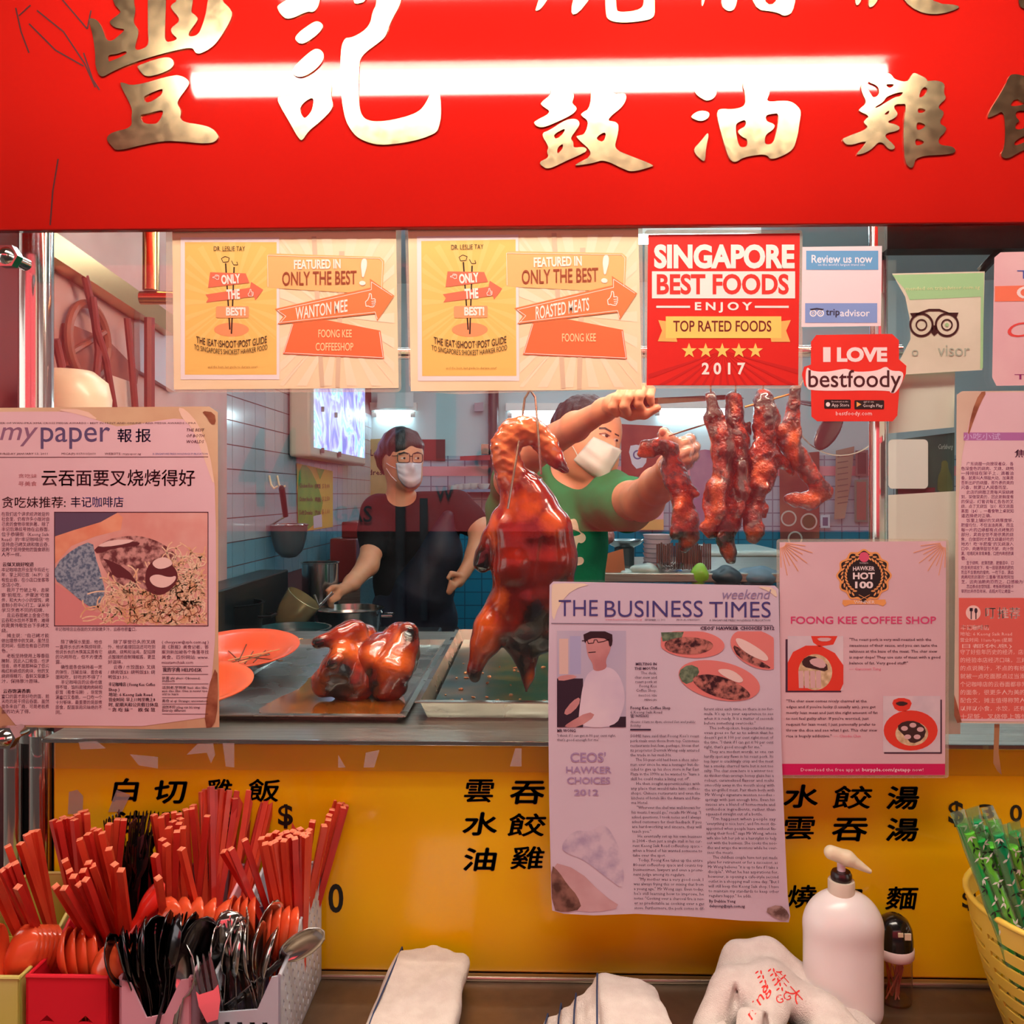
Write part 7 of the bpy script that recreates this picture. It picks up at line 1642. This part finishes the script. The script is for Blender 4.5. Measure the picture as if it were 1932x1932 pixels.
for i, (x0, y0, x1, y1, c_, lab) in enumerate(((1614, 850, 1638, 898, (120, 96, 96), 'small framed notice beside the hanging calendar'), (1612, 905, 1638, 985, (96, 120, 110), 'green-edged framed notice below the small one'), (1548, 972, 1566, 996, (186, 214, 226), 'pale blue square sticker on the blue tiles'))):
    o = far('framed_notice', lab, [(x0, y0), (x1, y0 - 1), (x1, y1), (x0, y1)], mat('notice_%d' % i, c_, .5), 'notice')
    p = Print(YF - .006); p.rect(x0 + 4, y0 + 4, x1 - 4, y1 - 4); p.obj('notice_print', ink(((70, 50, 54), (146, 92, 84), (60, 96, 130))[i]), o, .001)
# wall fan
fn = empty('wall_fan', P(1555, 790, 2.9), 'dark bladed wall fan behind the red rounded sticker', 'fan')
cF = P(1590, 770, 2.9)
for i in range(3):
    ang = math.radians(112 + 120 * i); d = Vector((-math.cos(ang) * .9, .1, -math.sin(ang))).normalized() if i else (P(1562, 815, 2.9) - cF).normalized()
    s = SDF(.004, .01); s.ell(cF + d * .09, (.075, .006, .036), (Vector((1, 0, 0)).rotation_difference(d)).to_matrix()); s.obj('fan_blade', mat('fan_blade', (74, 50, 58), .25, coat=.4), fn)
s = SDF(.004, .01); s.ell(cF, (.03, .03, .03)); s.cap(cF, .02, cF + Vector((0, .25, .02)), .02); s.obj('fan_hub', mat('fan_hub', (40, 34, 40), .4), fn)
m = MB(); m.tube([cF + Vector((.16 * math.cos(t), .02, .16 * math.sin(t))) for t in [2 * math.pi * k / 36 for k in range(37)]], .003, 6, caps=False); m.obj('fan_guard', M_CHROME, fn)
# work table behind the cook in green, and what stands on it
TZ = P(1300, 1060, 2.9).z - .02
tb = empty('prep_table', (.62, 3.0, 0), 'steel prep table behind the cook in green', 'table')
bevel(MB().box((.05, 2.7, TZ - .03), (1.25, 3.4, TZ)).obj('table_top', M_STEEL, tb), .004)
for x in (.08, 1.20):
    for y in (2.74, 3.36): MB().box((x - .02, y - .02, 0), (x + .02, y + .02, TZ - .03)).obj('leg', M_STEEL, tb)
def on(px, py, Y): c_ = P(px, py, Y); return Vector((c_.x, Y, TZ))
wt = empty('white_table', P(1395, 1040, 3.9), 'round-edged white table near the far wall', 'table')
a = P(1322, 1036, 3.9); b = P(1470, 1030, 3.9)
bevel(MB().box((a.x, 3.8, a.z - .03), (b.x, 4.3, a.z)).obj('table_top', mat('table_white', (206, 218, 212), .3), wt), .012, 3)
MB().box((a.x + .15, 3.9, 0), (b.x - .1, 4.2, a.z - .03)).obj('pedestal', M_DARK, wt)
pt = on(1178, 1040, 3.0)
def bowl(name, label, c_, R, H, material, cat='bowl'):
    m = MB(); m.lathe([(R * .45, 0), (R * .8, H * .45), (R, H), (R * .97, H), (R * .76, H * .5), (R * .4, .006), (.001, .005)], 30, c_, cap=False); return tag(smooth_by_angle(m.obj(name, material)), label, cat)
bowl('steel_bowl', 'wide steel bowl on a tall stand behind the cook in green', pt + Vector((0, 0, .062)), .07, .028, M_POT)
tag(MB().tube([pt, pt + Vector((0, 0, .062))], .035, 16).obj('plastic_tub', mat('grey_tub', (60, 84, 92), .3)), 'grey plastic tub under the wide steel bowl', 'tub')
for i in range(7):
    c_ = on(1240, 1060, 2.95) + Vector((0, 0, .016 * i)); m = MB(); m.lathe([(.040, .001), (.048, .015), (.050, .015), (.044, .001)], 24, c_); tag(smooth_by_angle(m.obj('foam_bowl', mat('foam_white', (222, 206, 216), .6))), 'white foam bowl in the stack on the prep table', 'bowl', 'stacked foam bowls')
for i in range(26):
    c_ = on(1240 + i * 4, 1080, 2.80 + .01 * (i % 3)); l = rnd.uniform(-.012, .012)
    t = MB().box((c_.x - .0025, c_.y - .0025, TZ + .002), (c_.x + .0025, c_.y + .0025, TZ + .085 + rnd.uniform(-.006, .006))).obj('brown_chopstick', mat('brown_wood', (112, 52, 40), .5, col2=(92, 40, 34), scale=20)); tag(t, 'brown chopstick standing in the row on the prep table', 'chopstick', 'brown chopsticks on the prep table')
def lump(name, label, px, py, Y, r, material, cat, seed, sq=(1, 1, .7)):
    c_ = P(px, py, Y); s = SDF(.004, .01); s.ell(c_, (r * sq[0], r * sq[1], r * sq[2])); return tag(s.obj(name, material, None, wob(.005, 60, seed)), label, cat)
M_BAG = mat('clear_bag', (170, 188, 180), .25, coat=.4, col2=(200, 210, 200), scale=20)
lump('plastic_bag', 'crumpled pale plastic bag on the prep table', 1215, 1080, 2.75, .045, M_BAG, 'bag', 31); lump('plastic_bag', 'smaller crumpled bag beside the brown paper bag', 1180, 1082, 2.74, .03, M_BAG, 'bag', 32)
a = on(1150, 1090, 2.72); tag(MB().add([a + Vector(v) for v in ((-.05, 0, 0), (.05, 0, 0), (.05, .05, 0), (-.05, .05, 0), (-.04, .01, .05), (.045, .015, .075), (.04, .04, .06), (-.035, .04, .045))], [(0, 3, 2, 1), (4, 5, 6, 7), (0, 1, 5, 4), (1, 2, 6, 5), (2, 3, 7, 6), (3, 0, 4, 7)]).obj('paper_bag', mat('brown_paper', (176, 96, 54), .7)), 'folded brown paper bag on the prep table', 'bag')
bowl('plastic_tub', 'clear round tub with a green rim on the prep table', on(1265, 1085, 2.72), .045, .03, pane_mat('clear_plastic', (236, 226, 222)), 'tub')
lump('green_bottle', 'lime green squeeze bottle on the prep table', 1318, 1085, 2.72, .026, mat('lime_bottle', (140, 196, 60), .3), 'bottle', 33, (1, 1, 1.4))
lump('blue_packet', 'bright blue packet between the tubs on the prep table', 1278, 1082, 2.78, .024, mat('blue_packet', (20, 90, 160), .3), 'packet', 34)
lump('dark_bundle', 'dark plastic bundle at the end of the prep table', 1370, 1088, 2.72, .05, mat('dark_bundle', (52, 62, 72), .4), 'bundle', 35, (1.1, 1, .6)); lump('grey_bundle', 'grey-blue crumpled cloth beyond the dark bundle', 1430, 1088, 2.74, .06, mat('grey_bundle', (96, 120, 138), .5), 'cloth', 36, (1.2, 1, .5))
o = lump('mesh_basket', 'brown woven basket behind the chopstick row', 1300, 1050, 3.1, .05, mat('woven_brown', (120, 84, 70), .7, col2=(80, 56, 50), scale=120), 'basket', 37, (1, 1, 1))
lump('raw_meat', 'reddish marbled cut of meat beside the cook\'s green shirt', 1143, 1010, 2.95, .032, mat('marbled', (140, 66, 66), .4, col2=(190, 140, 136), scale=60), 'meat', 38, (1, 1, 1))
# ================================================================== the two cooks
M_SKIN = mat('skin', (214, 158, 122), .45, col2=(204, 142, 108), scale=14, sss=.12, bump=.08, bump_scale=300)
M_SKIN2 = mat('skin_warm', (222, 160, 126), .45, col2=(208, 140, 110), scale=14, sss=.12, bump=.08, bump_scale=300)
M_HAIR = mat('black_hair', (16, 13, 13), .45, col2=(28, 22, 20), scale=60, stretch=(1, 1, .15), bump=.5, bump_scale=220)
M_MASK = mat('white_mask', (226, 222, 230), .7, col2=(212, 210, 222), scale=8)
M_MASK2 = mat('pale_mask', (222, 228, 220), .7, col2=(206, 216, 212), scale=8)
M_BLACKT = mat('black_cotton', (14, 14, 17), .85, col2=(22, 22, 26), scale=9, bump=.3, bump_scale=30, spec=.2)
M_NAVY = mat('navy_apron', (8, 13, 30), .6, col2=(13, 22, 46), scale=7, bump=.3, bump_scale=24)
M_GREEN = mat('green_cotton', (0, 132, 88), .85, col2=(0, 112, 72), scale=10, bump=.5, bump_scale=34, spec=.2)
M_TROU = mat('grey_trousers', (72, 78, 72), .85, col2=(60, 66, 62), scale=9)
M_SHOE = mat('dark_shoe', (20, 20, 22), .5)
def B4(lst): return [(tuple(P(x, y, Y)), r * Y / F) for x, y, r, Y in lst]
def pe(s, x, y, Y, r, R=None, k=None): return s.ell(tuple(P(x, y, Y)), r, R, k)
def bvh_of(o): return BVHTree.FromPolygons([v.co.copy() for v in o.data.vertices], [tuple(p.vertices) for p in o.data.polygons])
EYE = Vector((0, 0, CAMZ))
def hit(bv, x, y, off=0.0):
    d = (P(x, y, 1.0) - EYE).normalized(); h = bv.ray_cast(EYE, d)
    return None if h[0] is None else h[0] - d * off
def decal(name, pr, bv, material, parent, off=.002):
    vs = [hit(bv, x, y, off) for x, y in pr.v]
    ok = [f for f in pr.f if all(vs[i] is not None for i in f) and max((vs[a] - vs[b]).length for a in f for b in f) < .06]
    link(name, mesh(name, [v or Vector((0, 0, 0)) for v in vs], ok), material, parent)
def strand(name, bv, pts, r, material, parent, off=.003):
    q = [hit(bv, x, y, off) for x, y in pts]; q = [a for a in q if a is not None]
    if len(q) > 1: smooth_by_angle(MB().tube(q, r, 8).obj(name, material, parent))

def pleated(name, bv, tl, tr, br, bl, sag, Yf, material, parent, bulge=.014):
    """A cloth mask: a pleated sheet following the face between four corner pixels."""
    NU, NV = 18, 14
    G_ = []
    for j in range(NV + 1):
        row = []
        for i in range(NU + 1):
            u, v = i / NU, j / NV
            x = (tl[0] * (1 - u) + tr[0] * u) * (1 - v) + (bl[0] * (1 - u) + br[0] * u) * v
            y = (tl[1] * (1 - u) + tr[1] * u) * (1 - v) + (bl[1] * (1 - u) + br[1] * u) * v
            k = 1 - (2 * u - 1) ** 2
            x += sag[0] * k * v; y += sag[1] * k * v
            h_ = hit(bv, x, y); f_ = P(x, y, Yf)
            row.append(f_ if h_ is None or h_.y > Yf + .06 else h_)
        G_.append(row)
    for _ in range(6):
        N_ = [[c.copy() for c in r] for r in G_]
        for j in range(NV + 1):
            for i in range(NU + 1):
                q = [G_[b][a] for a, b in ((i - 1, j), (i + 1, j), (i, j - 1), (i, j + 1)) if 0 <= a <= NU and 0 <= b <= NV]
                N_[j][i] = Vector((G_[j][i].x, sum(c.y for c in q) / len(q) * .6 + G_[j][i].y * .4, G_[j][i].z))
        G_ = N_
    vs = []
    for j in range(NV + 1):
        for i in range(NU + 1):
            u, v = i / NU, j / NV
            d = (G_[j][i] - EYE).normalized()
            b_ = (1 - (2 * u - 1) ** 2) * (1 - (2 * v - 1) ** 4)
            vs.append(G_[j][i] - d * (.004 + bulge * b_ + (.0016 * math.sin(v * 19) if .2 < v < .8 else 0)))
    fs = [(j * (NU + 1) + i, j * (NU + 1) + i + 1, (j + 1) * (NU + 1) + i + 1, (j + 1) * (NU + 1) + i) for j in range(NV) for i in range(NU)]
    me = mesh(name, vs, fs); bm = bmesh.new(); bm.from_mesh(me); bmesh.ops.solidify(bm, geom=bm.faces[:], thickness=.0012); bm.to_mesh(me); bm.free()
    return link(name, me, material, parent, True)
# ---- the cook in black with glasses
YA = 3.0
s = SDF(.0055, .018)
pe(s, 760, 866, YA, (.070, .088, .104), rotm(0, 4, 30)); pe(s, 770, 900, YA - .03, (.050, .056, .052), None, .02)
s.chain(B4([(756, 905, 25, YA + .01), (754, 960, 27, YA + .02)]))
pe(s, 726, 870, YA + .0, (.009, .018, .032), rotm(0, 0, 20), .008)
pe(s, 778, 880, YA - .088, (.012, .020, .018), None, .012)
pe(s, 785, 1010, YA + .03, (.150, .095, .15)); pe(s, 780, 1110, YA + .04, (.135, .09, .18)); pe(s, 778, 1210, YA + .05, (.150, .10, .16))
s.chain(B4([(716, 962, 26, YA + .02), (860, 956, 26, YA + .03)]))
s.chain(B4([(712, 965, 28, YA), (704, 1030, 22, YA - .06), (694, 1066, 20, YA - .12), (664, 1100, 15, YA - .22), (648, 1112, 11, YA - .28)]))
s.chain(B4([(864, 958, 29, YA + .02), (894, 984, 23, YA + .0), (906, 1000, 20, YA - .02), (896, 1046, 17, YA - .06), (876, 1080, 12, YA - .10)]))
for sx in (-1, 1): s.chain([((P(778, 0, YA).x + sx * .085, YA + .05, .92), .085), ((P(778, 0, YA).x + sx * .095, YA + .03, .48), .055), ((P(778, 0, YA).x + sx * .10, YA + .05, .07), .04)])
# hands: palm, four bent fingers, thumb from the side
s.chain(B4([(650, 1110, 11, YA - .28), (636, 1118, 12, YA - .32)]), .008)
for i, (dx, dy) in enumerate(((-8, -8), (-5, -1), (-1, 6), (4, 12))):
    s.chain(B4([(636 + dx * .6, 1116 + dy, 5.4, YA - .33), (624 + dx * .4, 1122 + dy, 5.0, YA - .35), (622 + dx * .3, 1131 + dy * .9, 4.4, YA - .34), (627 + dx * .2, 1136 + dy * .8, 3.8, YA - .325)]), .003)
s.chain(B4([(640, 1108, 6, YA - .31), (628, 1108, 5, YA - .35), (618, 1114, 4.2, YA - .36)]), .004)
s.chain(B4([(876, 1080, 12, YA - .10), (864, 1096, 13, YA - .12)]), .008)
for i in range(4):
    s.chain(B4([(868 - 5 * i, 1096 + 2 * i, 5.6, YA - .13), (858 - 3.5 * i, 1106 + 4 * i, 5.0, YA - .145), (850 - 1.5 * i, 1098 + 6 * i, 4.4, YA - .15)][:3]), .003)
s.chain(B4([(868, 1086, 6, YA - .13), (852, 1082, 5.2, YA - .15), (846, 1090, 4.4, YA - .155)]), .004)
pa = s.obj('person', M_SKIN)
tag(pa, 'cook in black with glasses and a white mask, stirring at the range', 'person')
bva = bvh_of(pa)
s = SDF(.006, .02)
pe(s, 785, 1012, YA + .03, (.158, .108, .155)); pe(s, 782, 1100, YA + .04, (.148, .102, .17))
s.chain(B4([(718, 964, 32, YA + .02), (858, 958, 32, YA + .03)])); s.chain(B4([(714, 966, 34, YA), (706, 1006, 29, YA - .04), (705, 1032, 26, YA - .062)])); s.chain(B4([(864, 960, 35, YA + .02), (884, 976, 30, YA + .01), (893, 986, 27, YA)]))
s.cut(tuple(P(758, 938, YA - .02)), (.052, .09, .035), None, .01)
sh_a = s.obj('t_shirt', M_BLACKT, pa, wob(.0035, 26, 41))
s = SDF(.006, .03); pe(s, 780, 1165, YA + .035, (.156, .116, .16)); pe(s, 776, 1250, YA + .03, (.162, .126, .20)); s.chain(B4([(845, 975, 12, YA - .045), (830, 1040, 40, YA - .03), (800, 1110, 60, YA - .01)])); s.cut((P(780, 0, YA).x, YA + .24, 1.0), (.4, .19, 1.0), None, .01)
ap = s.obj('apron', M_NAVY, pa, wob(.004, 30, 42))
s = SDF(.007, .03)
for sx in (-1, 1): s.chain([((P(778, 0, YA).x + sx * .085, YA + .05, .95), .10), ((P(778, 0, YA).x + sx * .095, YA + .03, .48), .075), ((P(778, 0, YA).x + sx * .10, YA + .05, .10), .065)])
s.obj('trousers', M_BLACKT, pa)
s = SDF(.006, .02)
for sx in (-1, 1): s.chain([((P(778, 0, YA).x + sx * .10, YA + .08, .046), .045), ((P(778, 0, YA).x + sx * .11, YA - .10, .038), .038)])
s.obj('shoes', M_SHOE, pa)
s = SDF(.0032, .008)
pe(s, 757, 846, YA + .008, (.077, .094, .077), rotm(0, 4, 30)); pe(s, 738, 862, YA + .03, (.055, .066, .07))
s.cut(tuple(P(776, 884, YA - .075)), (.066, .070, .066), rotm(0, 4, 30), .008); s.cut(tuple(P(730, 878, YA - .03)), (.022, .05, .036), None, .008)
s.obj('hair', M_HAIR, pa, lambda X, Y, Z: wob(.0030, 160, 43)(X, Y, Z * .4))
mk = pleated('face_mask', bva, (747, 874), (796, 873), (794, 908), (752, 902), (0, 16), YA - .075, M_MASK, pa)
strand('ear_loop', bva, [(748, 884), (738, 880), (729, 874)], .0012, M_MASK, mk); strand('ear_loop', bva, [(748, 908), (738, 898), (729, 884)], .0012, M_MASK, mk)
p = Print(1); p.disc((761, 864.5), 5.2, 2.2, 14); p.disc((787, 864.5), 4.4, 2.0, 14); decal('eye_white', p, bva, mat('eye_white', (214, 202, 196), .3), pa, .0012)
p = Print(1); p.disc((763, 864.5), 2.3, 2.1, 12); p.disc((789, 864.5), 2.0, 2.0, 12); decal('iris', p, bva, mat('dark_iris', (24, 14, 12), .2), pa, .0022)
p = Print(1); p.poly([(752, 856), (762, 852), (771, 855), (770, 857.5), (762, 855), (753, 858.5)]); p.poly([(780, 855), (788, 852), (795, 855), (794, 857), (788, 855), (781, 857.5)]); decal('eyebrow', p, bva, M_HAIR, pa, .0022)
gm = MB()
def lens(x0, x1, y0, y1):
    o_ = chaikin(rr(x0, y0, x1, y1, 4, 2), 1); q = []
    for x, y in o_:
        h_ = P(x, y, YA - .108); q.append(h_)
    gm.tube(q + [q[0]], .0016, 6, caps=False)
lens(750, 773, 855, 873); lens(778, 797, 855, 873)
gm.tube([P(773, 861, YA - .108), P(778, 861, YA - .108)], .0015, 6); gm.tube([P(750, 860, YA - .108), P(740, 860, YA - .07), P(726, 863, YA - .01)], .0015, 6)
gm.obj('spectacles', M_BLK, pa)

# ---- the cook in green
YG = 2.05
s = SDF(.0042, .016)
Rh = rotm(8, 18, 38)
pe(s, 1110, 830, YG, (.070, .086, .104), Rh); pe(s, 1126, 872, YG - .03, (.048, .054, .056), Rh, .02)
s.chain(B4([(1096, 872, 28, YG + .02), (1068, 925, 32, YG + .05)]))
pe(s, 1152, 846, YG - .070, (.010, .014, .018), Rh, .012)
pe(s, 1078, 838, YG + .0, (.009, .020, .030), rotm(0, 20, 30), .008)
pe(s, 1045, 1010, YG + .06, (.125, .100, .16)); pe(s, 1035, 1120, YG + .08, (.125, .10, .18)); pe(s, 1025, 1220, YG + .10, (.145, .11, .15))
s.chain(B4([(990, 912, 38, YG + .06), (1122, 930, 40, YG + .02)]))
s.chain(B4([(985, 915, 40, YG + .05), (972, 905, 38, YG - .10), (985, 868, 34, YG - .30), (1030, 838, 31, YG - .40), (1085, 805, 26, YG - .52), (1140, 774, 20, YG - .62), (1158, 764, 19, YG - .65)]))
s.chain(B4([(1128, 935, 42, YG), (1180, 944, 38, YG - .12), (1214, 944, 38, YG - .24), (1240, 916, 33, YG - .38), (1266, 882, 25, YG - .54), (1278, 866, 22, YG - .60)]))
for sx in (-1, 1): s.chain([((P(1025, 0, YG).x + sx * .085, YG + .12, .90), .085), ((P(1025, 0, YG).x + sx * .095, YG + .12, .48), .055), ((P(1025, 0, YG).x + sx * .10, YG + .14, .07), .04)])
pg = s.obj('person', M_SKIN2)
tag(pg, 'masked cook in a green T-shirt reaching for the roast pork with a knife', 'person')
bvg = bvh_of(pg)
# hands in finer detail, continuing the wrists
YK = YG - .66
s = SDF(.0016, .006)
s.chain(B4([(1136, 776, 20, YG - .61), (1158, 764, 20, YK + .01), (1182, 752, 20, YK)])); pe(s, 1196, 744, YK, (.026, .016, .016), rotm(0, -14, 0), .010)
for ch in ([(1176, 738, 10.5, YK - .012), (1163, 752, 9.6, YK - .026), (1156, 768, 8.8, YK - .026), (1163, 780, 8.0, YK - .020)],
           [(1196, 734, 10.8, YK - .014), (1184, 750, 9.8, YK - .030), (1178, 766, 9.0, YK - .030), (1184, 778, 8.2, YK - .022)],
           [(1214, 733, 10.4, YK - .012), (1206, 748, 9.4, YK - .028), (1204, 762, 8.6, YK - .026), (1210, 770, 7.8, YK - .018)],
           [(1228, 736, 9.2, YK - .008), (1226, 748, 8.2, YK - .020), (1228, 757, 7.6, YK - .018)]): s.chain(B4(ch), .0022)
s.chain(B4([(1168, 772, 13, YK + .0), (1190, 782, 11, YK - .006), (1216, 781, 9.6, YK - .012), (1240, 770, 7.6, YK - .016)]), .005)
s.obj('hand', M_SKIN2, pg)
YL = YG - .66
s = SDF(.0016, .006)
palm = B4([(1268, 880, 24, YG - .56), (1282, 864, 23, YL + .03), (1292, 850, 22, YL + .02)])
s.chain(palm); pe(s, 1290, 852, YL + .012, (.020, .014, .026), rotm(0, 20, 0), .008)
FIN = [[(1302, 828, 10.5, YL + .01), (1290, 836, 10.2, YL - .02), (1272, 846, 9.6, YL - .03), (1262, 856, 8.6, YL - .022)],
       [(1310, 844, 10.8, YL + .008), (1296, 852, 10.4, YL - .024), (1276, 860, 9.8, YL - .034), (1262, 868, 8.8, YL - .026)],
       [(1308, 860, 10.4, YL + .006), (1292, 868, 10.2, YL - .024), (1272, 874, 9.4, YL - .032), (1258, 880, 8.4, YL - .024)],
       [(1298, 874, 9.6, YL + .006), (1282, 882, 9.0, YL - .020), (1266, 887, 8.2, YL - .026), (1254, 890, 7.4, YL - .020)]]
THB = [(1284, 846, 13, YL - .004), (1270, 836, 12.4, YL - .028), (1258, 828, 12.4, YL - .040), (1252, 818, 10.5, YL - .040)]
for ch in FIN: s.chain(B4(ch), .0022)
s.chain(B4(THB), .0035)
hl = s.obj('hand', M_SKIN2, pg)
s = SDF(.0018, .010)
for ch in FIN + [THB]: s.chain([(a, r + .0012) for a, r in B4(ch)], .005)
s.chain([(a, r + .0016) for a, r in palm])
s.obj('plastic_glove', pane_mat('glove_film', (250, 246, 244), 1.6, .12, .10, (236, 222, 220)), hl, wob(.0008, 260, 52))
tn = SDF(.0012, .002); tn.ell(P(1250, 815, YL - .050), (.0058, .003, .0075), rotm(20, -20, 0)); tn.obj('thumbnail', mat('nail', (236, 190, 172), .3, coat=.3), hl)
# shirt, trousers, hair, mask
s = SDF(.005, .02)
pe(s, 1045, 1008, YG + .06, (.136, .114, .168)); pe(s, 1038, 1110, YG + .08, (.142, .118, .19)); pe(s, 1030, 1200, YG + .10, (.155, .125, .14))
s.chain(B4([(992, 916, 46, YG + .06), (1120, 934, 47, YG + .02)])); s.chain(B4([(1126, 936, 52, YG), (1156, 944, 54, YG - .06), (1186, 950, 52, YG - .12)])); s.chain(B4([(985, 916, 47, YG + .05), (974, 906, 45, YG - .06)]))
s.chain(B4([(955, 900, 22, YG + .0), (945, 960, 26, YG + .04), (940, 1050, 26, YG + .06)]))
s.cut(tuple(P(1082, 890, YG - .0)), (.062, .10, .045), rotm(0, 25, 0), .01)
sg_ = s.obj('t_shirt', M_GREEN, pg, wob(.004, 34, 61))
p = Print(1)
p.poly([(1076, 980), (1086, 978), (1091, 990), (1092, 1002), (1104, 1008), (1106, 1018), (1098, 1026), (1089, 1022), (1087, 1052), (1098, 1050), (1103, 1058), (1097, 1067), (1070, 1067), (1070, 980)], k=2); decal('cream_print', p, bvh_of(sg_), mat('cream_shirt_print', (232, 222, 196), .8), pg, .002)
s = SDF(.007, .03)
for sx, dx in ((-1, -.03), (1, 0)): s.chain([((P(1020, 0, YG).x + sx * .085 + dx, YG + .12, 1.02), .10), ((P(1025, 0, YG).x + sx * .095 + dx, YG + .12, .48), .075), ((P(1025, 0, YG).x + sx * .10, YG + .14, .10), .065)])
s.obj('trousers', M_TROU, pg)
s = SDF(.006, .02)
for sx in (-1, 1): s.chain([((P(1025, 0, YG).x + sx * .10, YG + .17, .046), .045), ((P(1025, 0, YG).x + sx * .11, YG - .01, .038), .038)])
s.obj('shoes', M_SHOE, pg)
s = SDF(.0032, .008)
pe(s, 1104, 806, YG + .012, (.078, .094, .080), Rh); s.cut(tuple(P(1146, 850, YG - .07)), (.070, .074, .080), Rh, .008); s.cut(tuple(P(1090, 862, YG - .04)), (.034, .06, .040), None, .008)
s.obj('hair', M_HAIR, pg, lambda X, Y, Z: wob(.0022, 180, 63)(X, Y, Z * .4))
mkg = pleated('face_mask', bvg, (1120, 824), (1174, 850), (1140, 908), (1082, 868), (2, 6), YG - .07, M_MASK2, pg, .018)
strand('ear_loop', bvg, [(1124, 833), (1117, 828)], .0012, M_MASK2, mkg); strand('ear_loop', bvg, [(1092, 866), (1086, 852), (1080, 842)], .0012, M_MASK2, mkg)
p = Print(1); p.disc((1142, 821), 8, 3.0, 14, 18); p.disc((1163, 830), 5, 2.4, 14, 18); decal('eye_white', p, bvg, mat('eye_white', (214, 202, 196), .3), pg, .0012)
p = Print(1); p.disc((1145, 822), 3.4, 2.9, 12, 18); p.disc((1164, 831), 2.6, 2.4, 12, 18); decal('iris', p, bvg, mat('dark_iris', (24, 14, 12), .2), pg, .002)
p = Print(1); p.poly([(1130, 806), (1142, 806), (1154, 813), (1153, 816), (1141, 810), (1130, 810)]); p.poly([(1160, 817), (1168, 821), (1168, 824), (1160, 820)]); decal('eyebrow', p, bvg, M_HAIR, pg, .002)
p = Print(1); p.poly([(1130, 817), (1142, 816), (1152, 822), (1150, 824), (1141, 819), (1131, 820)]); decal('eyelid', p, bvg, mat('lid', (120, 66, 50), .5), pg, .0022)
# knife in the bare hand
kn = empty('kitchen_knife', P(1220, 757, YK), 'long narrow knife held level above the pork', 'knife')
a, b, c_, d = P(1228, 751, YK - .004), P(1392, 744, YK - .05), P(1404, 752, YK - .05), P(1228, 763, YK - .004)
MB().add([v + Vector((0, e, 0)) for e in (-.0008, .0008) for v in (a, b, c_, d)], [(0, 1, 2, 3), (7, 6, 5, 4), (0, 4, 5, 1), (1, 5, 6, 2), (2, 6, 7, 3), (3, 7, 4, 0)]).obj('blade', mat('blade_steel', (150, 120, 116), .18, 1.0), kn)
smooth_by_angle(MB().tube([P(1172, 762, YK - .004), P(1232, 757, YK - .004)], .0085, 12).obj('handle', mat('knife_handle', (140, 84, 60), .5), kn))
